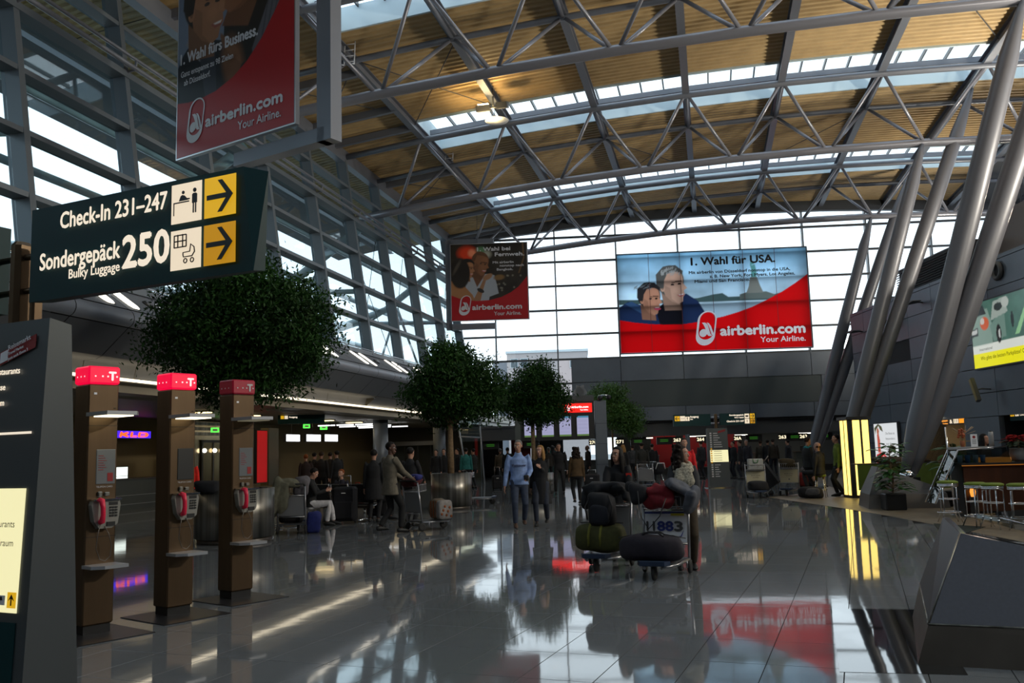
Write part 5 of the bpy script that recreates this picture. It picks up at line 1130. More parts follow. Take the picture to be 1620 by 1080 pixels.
m = M(); m.lathe([(.10, 0), (.165, .06), (.19, .16), (.175, .27), (.185, .28), (.16, .27), (.15, .24)], n=24); m.build('pot', mat('grey_ceramic', (.22, .22, .23), .3), ps)
RL = mat('red_bract', (.20, .003, .004), .7, spec=.1); GL_ = mat('dark_leaf', (.01, .03, .008), .6)
for i in range(110):
    a = rs.uniform(0, 6.28); top = i % 2; e = rs.uniform(.35, 1.2) if top else rs.uniform(-.1, .5); r = rs.uniform(.08, .24); c = (r * math.cos(a) * math.cos(e), r * math.sin(a) * math.cos(e), .32 + .24 * math.sin(max(e, 0)))
    big_leaf(c, (math.cos(a), math.sin(a), .5), .17, .085, .5).build('bract' if top else 'leaf', RL if top else GL_, ps)
m = M(); m.tube((0, 0, .2), (0, 0, .45), .02); m.build('stem', BARK, ps)
t = thing('menu_card', 'white menu card standing on the bar display case', 'card', bloc(.38, .3, 1.42)); m = M(); m.box((0, 0, .13), (.13, .01, .26)); m.build('card', WHITE, t); flat(t, 'printed_cup', circ(.0, .2, .03, n=10), TAGR, -.008)
for k in range(5): flat(t, 'printed_line', [(-.04, .06 + k * .02), (.04, .06 + k * .02), (.04, .066 + k * .02), (-.04, .066 + k * .02)], DK, -.008)
t = thing('flower_arrangement', 'tall dried arrangement of orange stems on the bar display case', 'flowers', bloc(.18, .4, 1.42)); m = M(); m.lathe([(.04, 0), (.05, .12), (.04, .13)], n=12); m.build('vase', mat('terracotta', (.3, .09, .03), .5), t)
m = M(); [m.path([(0, 0, .1), (rs.uniform(-.05, .05), 0, .25), (rs.uniform(-.2, .3), rs.uniform(-.1, .1), rs.uniform(.32, .45))], .004, 5) for _ in range(12)]; m.build('stems', mat('dry_stem', (.35, .25, .15), .7), t); m = M(); [m.sph((rs.uniform(-.07, .07), rs.uniform(-.05, .05), rs.uniform(.2, .36)), .03, 6, 4) for _ in range(14)]; m.build('blossoms', mat('rust_orange_blossom', (.35, .07, .02), .7), t)
t = thing('bar_pole', 'thin metal pole at the left end of the bar', 'pole', bloc(.02, .7, 0)); m = M(); m.tube((0, 0, 0), (-.05, 0, 1.85), .018); m.build('rod', CHROME, t); m = M(); m.lathe([(.1, 0), (.1, .02)], n=16); m.build('foot', CHROME, t)
for i, (x, c, h, lab) in enumerate(((1.62, (.5, .2, .04), .28, 'amber bottle right of the poinsettia pot'), (1.85, (.35, .35, .36), .22, 'grey canister on the bar, right of the amber bottle'), (.72, (.3, .3, .3), .3, 'grey cup tower on the bar, left of the poinsettia'))):
    t = thing(['bottle', 'canister', 'cup_stack'][i], lab, ['bottle', 'container', 'cups'][i], bloc(x, .3, 1.09 + (.33 if i == 2 else 0))); r = .05 if i != 1 else .08
    m = M(); m.lathe([(r, 0), (r, h * .6), (r * (.4 if i == 0 else 1), h * .75), (r * (.4 if i == 0 else .9), h)], n=14); m.build('body', mat('bar_item_%d' % i, c, .3), t); m = M(); m.lathe([(r * .45, h), (r * .45, h + .02)], n=10); m.build('lid', BLACK, t)
t = thing('candle_lantern', 'small glowing amber lantern on the floor end of the bar', 'lantern', bloc(.1, -.14, .42)); m = M(); m.lathe([(.04, 0), (.06, .1), (.04, .2)], n=12); m.build('glass', glow('amber_candle', (1, .35, .05), 1.2), t); m = M(); m.bb((-.06, -.06, -.42), (.06, .06, 0)); m.build('stand', BLACK, t)
SEATG = mat('moss_green_seat', (.13, .19, .012), .7)
def stool():
    t = thing('bar_stool', '', 'bar stool')
    m = M(); m.lathe([(.0, .80), (.14, .80), (.185, .785), (.195, .765), (.185, .745)], n=26); se = m.build('seat', SEATG, t)
    m = M(); m.lathe([(.18, .69), (.185, .70), (.185, .715), (.178, .718), (.185, .722), (.185, .745)], n=26); m.build('seat_rim', CHROME, se)
    for k in range(4):
        a = math.pi / 4 + k * math.pi / 2; c, s = math.cos(a), math.sin(a); m = M(); m.path([(.11 * c, .11 * s, .69), (.17 * c, .17 * s, .66), (.17 * c, .17 * s, .3), (.175 * c, .175 * s, .2), (.26 * c, .26 * s, 0)], .012, 8); m.build('leg', CHROME, t)
    for r, z, nm in ((.215, .20, 'foot_ring'), (.17, .45, 'middle_ring')):
        m = M(); m.path([(r * math.cos(a), r * math.sin(a), z) for a in np.linspace(0, 2 * math.pi, 24, endpoint=False)], .011, 6, closed=True); m.build(nm, CHROME, t)
    return t
st0 = stool(); sl = ['green-topped chrome bar stool, leftmost, at the corner of the bar', 'green-topped chrome bar stool, second from the left at the bar', 'green-topped chrome bar stool, third from the left, overlapping its neighbour', 'green-topped chrome bar stool, rightmost, cut by the photo edge']
for i, (px, py, Y) in enumerate(((1499, 768, 18.9), (1543, 772, 18.0), (1570, 774, 17.6), (1612, 778, 17.3))):
    q = atY(px, py, Y); o = st0 if i == 0 else dup(st0, (0, 0, 0)); o.location = (q.x, q.y, 0); o.rotation_euler.z = i * .4; o['label'] = sl[i]; o['group'] = 'green bar stools'
tb = thing('lounge_stool', 'chrome stool under the seated bald man near the glowing pillar', 'stool', (3.05, 27.9, 0)); m = M(); m.lathe([(.0, .66), (.17, .66), (.18, .63), (.17, .6)], n=20); m.build('seat', SEATG, tb)
for k in range(4):
    a = k * math.pi / 2 + .5; m = M(); m.tube((.13 * math.cos(a), .13 * math.sin(a), .6), (.22 * math.cos(a), .22 * math.sin(a), 0), .012); m.build('leg', CHROME, tb)
m = M(); m.path([(.18 * math.cos(a), .18 * math.sin(a), .22) for a in np.linspace(0, 6.28, 20, endpoint=False)], .01, 6, closed=True); m.build('foot_ring', CHROME, tb)

# ------------------------------------------------------------------ right wall: adverts, signs, fixtures
def on_wr(s, z, off=-.02): return WR0 + WRd * s + Vector((-.975, -.2215, 0)) * (-off) + Vector((0, 0, z))
LBX = vcol_mat('lightbox_print', False, .3, emit=.8)
P = Print(4.2, 2.2, (.05, .13, .10), 120)
P.noise(.5, 5); P.vgrad(0, .22, (.92, .86, .0), (.92, .86, .0)); P.vgrad(.22, .34, (.72, .75, .68), (.72, .75, .68)); P.poly([(0, .34), (0, .8), (.12, .9), (.26, .88), (.32, .6), (.3, .34)], (.20, .30, .25)); P.poly([(0, .78), (.02, .9), (.2, .94), (.24, .80)], (.01, .02, .02)); P.poly([(.0, .48), (.10, .5), (.10, .62), (0, .60)], (.01, .02, .02)); P.poly([(.0, .52), (.09, .535), (.09, .6), (0, .585)], (.5, .52, .5))
P.ell(.205, .66, .065, .10, (.55, .09, .02), soft=.15); P.ell(.175, .70, .03, .05, (.55, .5, .45)); P.poly([(.28, .6), (.5, .84), (.5, .4), (.32, .36)], (.14, .24, .20)); P.ell(.40, .46, .035, .14, (.01, .012, .012)); P.ell(.41, .46, .014, .07, (.5, .52, .5)); P.poly([(.30, .68), (.35, .95), (.5, .98), (.55, .75)], (.32, .38, .34)); P.ell(.42, .86, .06, .06, (.02, .03, .03)); P.ell(.52, .9, .05, .08, (.42, .46, .42))
P.poly([(.62, .4), (.86, .98), (.9, .98), (.68, .4)], (.25, .5, .25)); P.ell(.60, .62, .02, .12, (.01, .02, .02)); P.ell(.93, .7, .05, .25, (.2, .3, .26))
q = on_wr(11.15, 3.95, -.16); bb = thing('light_box', 'lit car park advert of a green car above a yellow strip, on the right wall', 'advert', q, WRA); P.build('printed_face', bb, LBX, -.05)
m = M(); m.bb((-.05, -.045, -.05), (4.25, .03, 2.25)); m.build('case', DARKST, bb)
text(bb, 'Wo gibts die besten Parkplätze? Q', .45, .25, .13, DK, 2.6, y=-.056); text(bb, 'International', .42, .56, .10, mat('grey_print', (.3, .3, .28), .5), .8, y=-.056)
P = Print(1.75, 1.75, (.85, .88, .9), 60)
P.poly([(.02, .9), (.2, 1), (.35, .93), (.4, .8), (.28, .85), (.22, .95), (.1, .86), (.05, .75)], (.08, .08, .03)); P.ell(.17, .82, .05, .08, (.5, .15, .08)); P.poly([(.12, .3), (.13, .74), (.2, .76), (.24, .6), (.24, .3)], (.6, .1, .06)); P.poly([(.02, .02), (.05, .25), (.3, .32), (.5, .2), (.6, .1), (.55, .0), (0, 0)], (.75, .01, .01)); P.ell(.35, .16, .06, .06, (.9, .9, .9))
q = on_wr(2.05, .55, -.1); ad = thing('light_box', 'lit white advert with a woman in red, behind the houseplant', 'advert', q, WRA); P.w, P.h = 2.35, 1.78; P.build('printed_face', ad, LBX, -.03); m = M(); m.bb((-.04, -.028, -.04), (2.4, .08, 1.82)); m.build('case', DARKST, ad)
for k in range(3): text(ad, ['Die Reise ist', 'besonders', 'mit Karte'][k], 2.1, 1.3 - k * .22, .1, mat('grey_print', (.3, .3, .28), .5), .9, y=-.036, align='R')
ORL = mat('orange_lit_lettering', (.3, .1, 0), .5, emit=(1, .38, .06), estr=1.1)
q = on_wr(6.9, 2.12, .35); rs_ = thing('restaurant_sign', 'dark hanging sign with orange lettering at the beige passage', 'sign', q, WRA); m = M(); m.bb((0, 0, 0), (2.3, .1, .26)); m.build('sign_case', BLACK, rs_); text(rs_, 'Toiletten', .15, .13, .07, ORL, .75, bold=.006); text(rs_, 'Toilets', .5, .03, .05, ORL, .4, bold=.004); text(rs_, '&', 1.05, .05, .14, LETT, .2, bold=.006); sq(rs_, 1.35, .04, .36, CREAM, .18); sq(rs_, 1.75, .04, .4, mat('orange_lit_field', (.3, .1, 0), .5, emit=(1, .35, .02), estr=1), .18); person_icon(rs_, 1.45, .06, .13); person_icon(rs_, 1.6, .06, .13)
q = on_wr(12.45, 2.12, .1); gs = thing('exit_sign', 'green sign with yellow pictogram at the right edge, above the dark passage', 'sign', q, WRA); m = M(); m.bb((0, 0, 0), (2.6, .15, .40)); m.build('sign_case', GREENS, gs); sq(gs, .06, .14, .22, YEL); sq(gs, .34, .14, .2, CREAM); person_icon(gs, .17, .16, .17); person_icon(gs, .44, .16, .17); text(gs, 'Business', .62, .27, .07, LETT, .6, bold=.004); text(gs, 'Lounge', .62, .15, .06, LETT, .45, bold=.003)
DARKF = mat('dark_fixture', (.09, .09, .09), .5, .4)
for i, (s, z, lab) in enumerate(((1.3, 6.55, 'flat grey wing-shaped lamp high at the left corner of the panelled wall'), (7.3, 6.9, 'flat grey wing-shaped lamp between the raking columns'))):
    q = on_wr(s, z, 0); t = thing('wing_lamp', lab, 'lamp', q, WRA, 'wing lamps'); m = M(); m.tube((0, 0, 0), (0, -.35, .02), .03); m.build('arm', DARKF, t); m = M(); m.prism([(-.55, 0), (-.1, .06), (.45, .03), (.5, 0), (.1, -.04)], (0, -.6, 0), (1, .0, .0), (0, .0, 1), (0, .34, 0)); m.build('reflector', DARKF, t)
q = on_wr(11.9, 3.2, -.14); t = thing('flood_lamp', 'dark slanted flood lamp on the panelled wall under the car advert', 'lamp', q, WRA); m = M(); m.path([(0, 0, 0), (0, -.3, .03), (-.1, -.4, 0)], .025, 8); m.build('arm', DARKF, t); m = M(); m.box((-.15, -.45, 0), (.16, .12, .85), R=Matrix.Rotation(-.45, 3, 'Y')); m.build('housing', DARKF, t); m = M(); m.box((-.15, -.52, 0), (.12, .02, .8), R=Matrix.Rotation(-.45, 3, 'Y')); m.build('lens', mat('ochre_lens', (.25, .2, .08), .3), t)
q = on_wr(13.0, 7.0, -.14); t = thing('air_nozzle', 'round dark air nozzle in the panelled wall above the car advert', 'vent', q, WRA); m = M(); m.lathe([(.30, 0), (.33, .05), (.27, .12), (.22, .12), (.2, .02)], n=24); m.v = [(v[0], -v[2], v[1]) for v in m.v]; m.build('rim', DARKF, t); m = M(); m.lathe([(.0, .01), (.2, .01)], n=20); m.v = [(v[0], -v[2] - .01, v[1]) for v in m.v]; m.build('throat', BLACK, t)
q = on_wr(4.6, 6.55, 0); t = thing('loudspeaker', 'grey horn loudspeaker between the middle raking columns', 'loudspeaker', q, WRA); m = M(); m.lathe([(.05, 0), (.08, .15), (.30, .5), (.31, .52)], n=20); m.v = [(v[0], -v[2] - .15, v[1]) for v in m.v]; m.build('horn', DARKF, t); m = M(); m.tube((0, 0, 0), (0, -.25, 0), .03); m.build('arm', DARKF, t)

# ------------------------------------------------------------------ roof fittings: dish reflector, floodlight, ladders
q = atY(786, 193, 30.9); t = thing('reflector_dish', 'white oval reflector dish hanging below the middle truss', 'lamp', q, 0); m = M(); m.lathe([(.01, .0), (.42, .03), (.44, .06), (.42, .07), (.01, .05)], n=28); m.build('dish', mat('white_dish', (.65, .66, .68), .5), t); m = M()
for a in (0, 2.1, 4.2): m.tube((.3 * math.cos(a), .3 * math.sin(a), .06), (.1 * math.cos(a), .1 * math.sin(a), 1.1), .01, n=5)
m.build('wires', DARKST, t)
q = atY(780, 170, 30.3); t = thing('floodlight', 'dark twin floodlight mounted on a roof rib above the white dish', 'lamp', q, 0); m = M(); m.box((-.35, 0, .0), (.5, .35, .22), R=Matrix.Rotation(.3, 3, 'X')); m.box((.35, 0, .05), (.4, .35, .22), R=Matrix.Rotation(.3, 3, 'X')); m.tube((-.3, 0, 0), (.3, 0, 0), .03); m.tube((0, 0, 0), (0, 0, .8), .03); m.build('housing', DARKF, t); m = M(); m.box((-.35, .0, .13), (.4, .25, .02)); m.build('lens', glow('warm_flood_lens', (1, .8, .45), 8), t)
l = D.lights.new('flood', 'SPOT'); l.energy = 420; l.color = (1, .74, .36); l.spot_size = 2.6; l.spot_blend = 1; l.shadow_soft_size = .3; o = D.objects.new('flood_beam', l); COL.objects.link(o); o.location = q + Vector((-.2, 0, -.6)); o.rotation_euler = (math.radians(180), 0, 0)
for i, (px, py, Y) in enumerate(((552, 78, 25.0), (710, 236, 36.0), (783, 338, 47.0))):
    q = atY(px, py, Y); t = thing('ladder', 'short white maintenance ladder below the ' + ['nearest', 'middle', 'farthest'][i] + ' rooflight at its left end', 'ladder', q, .0, 'maintenance ladders')
    for s in (-1, 1): m = M(); m.path([(s * .17, -.15, -.55), (s * .17, 0, -.5), (s * .17, .12, .5), (s * .17, .25, .55)], .02, 6); m.build('side_rail', WHITE, t)
    for k in range(5): m = M(); m.tube((-.17, .02 + .02 * k, -.4 + k * .2), (.17, .02 + .02 * k, -.4 + k * .2), .014); m.build('rung', WHITE, t)
# lights and openings of the gallery edge
n_ = 0
gl1 = None
ORD = ['first', 'second', 'third', 'fourth', 'fifth', 'sixth', 'seventh', 'eighth', 'ninth', 'tenth', 'eleventh', 'twelfth']
for k, y in enumerate(YM):
    if y < 13 or y > 47: continue
    for j, dy in enumerate((1.35, 2.2)):
        q = Vector((-12.43, y + dy, 5.135)); n_ += 1
        if gl1 is None:
            gl1 = thing('gallery_light', '', 'lamp', q); m = M(); a = math.radians(0)
            ux = Vector((.85, 0, -.62)).normalized()
            m.prism([(-.42, -.10), (-.30, -.17), (.30, -.17), (.42, -.10), (.42, .10), (.30, .17), (-.30, .17), (-.42, .10)], (0, 0, .01), ux, (0, 1, 0), Vector((.6, 0, .8)) * .02); m.build('diffuser', LWHITE, gl1)
            m = M(); m.prism([(-.46, -.12), (-.32, -.20), (.32, -.20), (.46, -.12), (.46, .12), (.32, .20), (-.32, .20), (-.46, .12)], (0, 0, .0), ux, (0, 1, 0), Vector((.6, 0, .8)) * .012); m.build('rim', DARKST, gl1); o = gl1
        else: o = dup(gl1, q)
        o['label'] = 'long lamp in the sloping gallery edge, %s bay from the near end, %s lamp' % (ORD[k - 7], ('nearer', 'farther')[j]); o['group'] = 'gallery edge lamps'
    q = Vector((-12.43, y + 3.1, 5.14)); t = thing('gallery_speaker', 'small round dark speaker in the sloping gallery edge, ' + ORD[k - 7] + ' from the near end', 'loudspeaker', q, 0, 'gallery edge speakers')
    m = M(); uy = Vector((.6, 0, .8)); m.prism(circ(0, 0, .15, n=16), (0, 0, .0), Vector((.8, 0, -.6)), (0, 1, 0), uy * .02); m.build('grille', BLACK, t); m = M(); m.prism(circ(0, 0, .05, n=10), (0, 0, .0), Vector((.8, 0, -.6)), (0, 1, 0), uy * .03); m.build('cap', SILV, t)

# ------------------------------------------------------------------ low hall under the gallery
def lx(name, label, cat, px0, py0, px1, py1, X, m_, grp=None, t=.12, frame=BLACK, part='lit_face', hang=0):
    a = atX(px0, py0, X); b = atX(px1, py1, X); y0, y1 = a.y, b.y; z0, z1 = b.z, a.z
    o = thing(name, label, cat, (X, y0, z0), math.radians(90), grp)     # local x = +Y world, local -y = +X world (faces the hall)
    m = M(); m.bb((-.03, .0, -.03), (y1 - y0 + .03, t, z1 - z0 + .03)); m.build('case', frame, o)
    if hang: m = M(); m.tube(((y1 - y0) / 2, .06, z1 - z0), ((y1 - y0) / 2, .06, 3.18 - z0), .015); m.build('hanger', DARKST, o)
    m = M(); m.bb((0, -.01, 0), (y1 - y0, .005, z1 - z0)); m.build(part, m_, o); return o, y1 - y0, z1 - z0
BLUEN = mat('blue_neon', (.02, .0, .2), .5, emit=(.07, .02, 1), estr=1.3); ORN = glow('orange_red_neon', (1, .12, .02), 1.6)
o, W2, H2 = lx('shop_sign', 'small blue and orange neon sign reading KLD at the left', 'sign', 183, 681, 238, 693, -19.9, BLUEN, t=.6)
text(o, 'KLD', W2 * .1, H2 * .2, H2 * .6, ORN, W2 * .8, y=-.02, bold=.03, shear=.4)
o, W2, H2 = lx('lit_poster', 'white lit poster left of the middle phone column', 'poster', 184, 739, 201, 770, -19.7, glow('white_lit_poster', (.9, 1, .92), 1.5))
m = M(); m.bb((-.02, -.04, H2 * .55), (W2, -.02, H2 * .57)); m.build('bar', BLACK, o); m = M(); m.bb((0, 0, -.9), (.06, .06, 0)); m.bb((W2 - .06, 0, -.9), (W2, .06, 0)); m.build('stand', BLACK, o)
for i, (a, b, lab) in enumerate(((453, 474, 'left small white lit panel above the seating area'), (485, 507, 'middle small white lit panel above the seating area'), (514, 534, 'right small white lit panel above the seating area'))):
    lx('notice_sign', lab, 'sign', a, 687, b, 698, -16.5, LCOOL, 'small lit panels', hang=1)
EXG = glow('green_exit_lamp', (.1, 1, .08), 1.5)
for i, (px, py, sz, lab) in enumerate(((485, 674, .3, 'green exit sign, left of two above the seating'), (512, 676, .34, 'green exit sign, right of two above the seating'), (340, 680, .3, 'small green exit sign above the lift doors'))):
    q = atX(px, py, -17.5 if i < 2 else -18.5); t = thing('exit_sign', lab, 'sign', q, math.radians(40), 'green exit signs'); m = M(); m.rbox((0, 0, 0), (sz, .06, sz * .6), .01); m.build('lit_box', EXG, t); person_icon(t, 0, -sz * .25, sz * .5)
    m = M(); m.tube((0, 0, sz * .3), (0, 0, 3.15 - q.z), .01); m.build('hanger', DARKST, t); flat(t, 'exit_mark', [(-.09, -.04), (.09, -.04), (.09, .04), (-.09, .04)], WHITE, -.034)
q = atX(444, 661, -15.5); t = thing('exit_sign', 'small dark hanging sign with lit pictograms left of the green exit signs', 'sign', q, math.radians(30)); m = M(); m.bb((-.1, 0, -.22), (1.6, .1, .12)); m.build('sign_case', GREENS, t); sq(t, 0, -.04, .12, YEL); sq(t, .14, -.04, .12, CREAM); text(t, 'Ausgang', .3, .0, .06, LETT, .3, bold=.004); m = M(); m.tube((.7, .05, .12), (.7, .05, .55), .012); m.build('hanger', DARKST, t)
# lift front of polished steel with lamps
LX = -19.6; ya, yb = atX(318, 700, LX).y, atX(354, 700, LX).y
t = thing('lift_front', 'polished steel lift front with round-lamped doors between phone columns', 'lift', (LX, ya, 0), math.radians(90)); LW_ = yb - ya
GOLD = mat('warm_polished_steel', (.55, .45, .28), .22, 1)
m = M(); m.bb((-1.0, .02, 0), (LW_ + .6, .2, 3.1)); m.build('surround', GOLD, t)
for i in range(2): m = M(); m.bb((.1 + i * (LW_ - .2) / 2 + .02, -.02, .02), (.1 + (i + 1) * (LW_ - .2) / 2 - .02, .02, 2.25)); m.build('door_leaf', mat('glazed_steel_door', (.35, .27, .13), .2, .9), t)
m = M()
for x in (.06, LW_ / 2, LW_ - .06): m.bb((x - .04, -.05, 0), (x + .04, .0, 2.35))
m.bb((0, -.05, 2.27), (LW_, 0, 2.37)); m.build('door_frame', DARKST, t)
for i in range(3): m = M(); m.sph((.1 + i * (LW_ - .2) / 2, -.1, 1.95), .09, 10, 6); m.build('lamp', LWHITE, t)
for z in (2.55, 2.75, 2.95): m = M(); m.bb((-1, -.02, z), (LW_ + .6, .02, z + .12)); m.build('header_band', BRUSH, t)
lx('lit_column', 'tall red lit panel right of the rightmost phone column', 'panel', 407, 681, 422, 762, -15.5, mat('red_lit_panel', (.4, .0, .0), .5, emit=(.5, .003, .003), estr=.4))
o, W2, H2 = lx('steel_pillar', 'square polished steel pillar right of the red panel', 'pillar', 425, 678, 440, 765, -15.9, GOLD, t=.3, frame=GOLD, part='polished_face')
lx('wall_slot_lamp', 'pair of small white lamps beside the lift front', 'lamp', 296, 687, 305, 697, -19.3, LWHITE)
# sliding glass doors at the far end, parapet, slanted glass frame
t = struct(thing('door_1', 'x', 'x', (-19.2, 52.6, 0))); del t['label']; del t['category']
for i in range(4):
    m = M(); m.bb((i * .82 + .03, 0, .05), (i * .82 + .79, .03, 2.1)); m.build('glass_leaf', GLASS, t); m = M(); m.bb((i * .82 - .03, -.03, 0), (i * .82 + .03, .06, 2.2)); m.build('stile', DARKST, t)
m = M(); m.bb((0, -.05, 2.1), (3.3, .1, 2.35)); m.build('operator', SILV, t)
t = thing('slanted_glass_frame', 'leaning steel and glass draught screen left of the check-in hall', 'glass screen', (-12.3, 44, 0)); m = M(); m.path([(-.35, 0, 3.9), (.25, 0, 0)], .05, 8); m.path([(-.3, 0, 3.6), (.9, 0, 3.2)], .04, 8); m.path([(-.2, 0, 2.4), (1.0, 0, 2.3)], .04, 8); m.path([(.9, 0, 3.2), (1.1, 0, 0)], .04, 8); m.build('frame', SILV, t); m = M(); m.prism([(-.32, 3.6), (.25, .0), (1.1, 0), (.9, 3.2)], (0, 0, 0), (1, 0, 0), (0, 0, 1), (0, .02, 0)); m.build('glass_sheet', GLASSL, t)
t = thing('sales_desk', 'low grey sales desk along the back left wall', 'counter', (-19.9, 25.5, 0), math.radians(90)); m = M(); m.bb((0, -.4, .0), (5.6, .3, 1.0)); m.build('front', PANELD, t); m = M(); m.bb((-.05, -.45, 1.0), (5.65, .35, 1.04)); m.build('worktop', BRUSHD, t); m = M(); m.bb((0, -.42, .45), (5.6, -.4, .47)); m.bb((0, -.42, .15), (5.6, -.4, .17)); m.build('joint', SILV, t)
for i in range(5):
    t = thing('downlight', 'warm recessed downlight in the low olive ceiling, %s from the near end' % ORD[i], 'lamp', (-16.0, 26 + i * 3.2, 3.08), 0, 'low ceiling downlights'); m = M(); m.bb((-.35, -.15, 0), (.35, .15, .05)); m.build('diffuser', glow('warm_downlight', (1, .75, .35), 3), t); m = M(); m.bb((-.4, -.2, .03), (.4, .2, .07)); m.build('rim', DARKST, t)
t0 = None
for i in range(9):
    q = Vector((-17 + (i % 3) * .9, 38 + (i // 3) * 2.4, 2.95)); 
    if t0 is None: t0 = thing('linear_lamp', '', 'lamp', q, 0, 'linear lamps near the round column'); m = M(); m.bb((-.4, -.04, 0), (.4, .04, .05)); m.build('tube', LCOOL, t0); m = M(); m.tube((0, 0, .05), (0, 0, .2), .01); m.build('rod', DARKST, t0); o = t0
    else: o = dup(t0, q)
    o['label'] = 'thin white linear lamp left of the round grey column, %s row, %s' % (('near', 'middle', 'far')[i // 3], ('left lamp', 'middle lamp', 'right lamp')[i % 3])
area_lamp('low_hall_light', (-16.5, 30, 3.0), (-16.5, 30, 0), 4, 18, 45, (1, .78, .45))
area_lamp('low_hall_light', (-16.5, 46, 3.0), (-16.5, 46, 0), 4, 8, 30, (1, .78, .45))
area_lamp('passage_light', tuple(on_wr(7.9, 2.4, 1.2)), tuple(on_wr(7.9, 0, 1.2)), 2.5, 1.2, 25, (1, .8, .5))
area_lamp('check_in_light', (2, 55.2, 2.7), (2, 55.2, 0), 12, 1.5, 60, (1, .85, .65))

# ------------------------------------------------------------------ outside: canopy steelwork, neighbouring roofs, building
EXT = mat('white_painted_steel', (.45, .52, .56), .4); EXR = mat('pale_corrugated_roof', (.62, .66, .68), .6)
for k in range(4):
    Y = 16 + k * 11; t = thing('outside_truss', 'white tubular canopy truss outside the glazed facade, ' + ['nearest', 'second', 'third', 'farthest'][k], 'truss', (-19, Y, 9.5), 0, 'canopy trusses outside')
    m = M(); m.path([(-15, Y, 12.2), (-18, Y - .5, 9.9), (-25, Y - 1, 7.6), (-31, Y - 1, 6.8)], .2, 10); m.build('main_tube', EXT, t, True)
    m = M(); m.path([(-31, Y - 2, 9.4), (-15, Y + 1, 9.2)], .12, 8); m.build('tie_tube', EXT, t, True)
    for (a, b) in (((-17.5, Y - .5, 10.1), (-20, Y, 8.9)), ((-20, Y, 9.2), (-23, Y - 1, 8.1)), ((-17.5, Y, 10.0), (-17.2, Y + 4, 6)), ((-17.5, Y, 10.0), (-17.2, Y - 4, 6)), ((-23, Y, 9.2), (-26, Y - 1, 7.4)), ((-17.5, Y, 10.0), (-17.5, Y, 3.95))): m = M(); m.tube(a, b, .09 if a[2] > b[2] + 5 else .07); m.build('brace', EXT, t, True)
for (x, z, r, lab) in ((-16.2, 10.9, .1, 'nearest the glass'), (-18.5, 9.9, .13, 'second from the glass'), (-22, 8.7, .13, 'third from the glass'), (-26, 7.6, .10, 'farthest from the glass')):
    m = M(); m.path([(0, -20, 0), (0, 38, 0)], r, 8); o = m.build('outside_purlin', EXT); o.location = (x, 17, z); tag(o, 'long white purlin tube outside the glazed facade, ' + lab, 'tube', 'purlins outside')
m = M(); n = 120
for i in range(n): y = -30 + i * .8; m.add([(-24, y, 7.5), (-50, y, 5.6), (-50, y + .4, 5.6), (-24, y + .4, 7.5), (-24, y + .4, 7.6), (-50, y + .4, 5.7), (-50, y + .8, 5.7), (-24, y + .8, 7.6)], [(0, 1, 2, 3), (4, 5, 6, 7), (3, 2, 5, 4)])
t = thing('neighbouring_roof', 'pale corrugated roof of the neighbouring hall seen through the left glazing', 'roof', (-37, 20, 0)); m.build('roof_sheet', EXR, t, True); m = M(); m.bb((-24.3, -30, 0), (-24, 66, 7.5)); m.build('facade', PANELD, t, True)
for k in range(14): m = M(); m.bb((-24.0, -20 + k * 5, 0), (-23.6, -19.6 + k * 5, 7.5)); m.build('pier', EXT, t, True)
bd = thing('office_building', 'pale flat-roofed building seen through the back glazing above the trees', 'building', (-24, 150, 0), WA)
BM = mat('pale_rose_render', (.36, .33, .33), .8); m = M(); m.bb((-9.5, 0, 0), (4.2, 12, 18.1)); m.build('block', BM, bd); m = M(); m.bb((-9.7, -.2, 18.1), (4.4, 12.2, 18.5)); m.build('roof_edge', EXT, bd); m = M(); m.bb((-12, .5, 0), (-9.5, 10, 16.9)); m.build('wing', PANEL, bd)
for x, z in ((-8.9, 15.6), (-7.2, 15.6), (1.2, 15.3), (2.8, 15.3)):
    m = M(); m.bb((x, -.15, z), (x + 1.3, -.05, z + 1.6)); fo = m.build('window_frame', EXT, bd); m = M(); m.bb((x + .1, -.2, z + .1), (x + 1.2, -.14, z + 1.5)); m.build('window_glass', GLASSD, fo)
# ------------------------------------------------------------------ people
def ik(a, b, l1, l2, pole):
    d = b - a; L = min(d.length, (l1 + l2) * .999); dn = d.normalized(); x = (l1 * l1 - l2 * l2 + L * L) / (2 * L); h = math.sqrt(max(l1 * l1 - x * x, 0))
    p = Vector(pole); p = (p - dn * p.dot(dn)).normalized(); return a + dn * x + p * h
def loft(m, pts, rx, ry, side, n=12, cap=.5):
    """closed soft tube with elliptical sections; rx along 'side', ry across"""
    pts = [Vector(p) for p in pts]; k = len(pts); vs = []
    for i, p in enumerate(pts):
        t = (pts[min(i + 1, k - 1)] - pts[max(i - 1, 0)]).normalized(); s = Vector(side); s = (s - t * s.dot(t)).normalized(); f = t.cross(s)
        for j in range(n): a = 2 * math.pi * j / n; vs.append(p + s * (math.cos(a) * rx[i]) + f * (math.sin(a) * ry[i]))
    t0 = (pts[0] - pts[1]).normalized() * min(rx[0], ry[0]) * cap; t1 = (pts[-1] - pts[-2]).normalized() * min(rx[-1], ry[-1]) * .5
    vs += [pts[0] + t0, pts[-1] + t1]; e0, e1 = n * k, n * k + 1
    fs = [(i * n + j, i * n + (j + 1) % n, (i + 1) * n + (j + 1) % n, (i + 1) * n + j) for i in range(k - 1) for j in range(n)]
    fs += [(e0, (j + 1) % n, j) for j in range(n)] + [(e1, (k - 1) * n + j, (k - 1) * n + (j + 1) % n) for j in range(n)]
    m.add(vs, fs, True)
def V3(*a): return Vector(a)
CL = {}
def cloth(name, c, rough=.85): return mat('cloth_' + name, c, rough, nz=(14, .22))
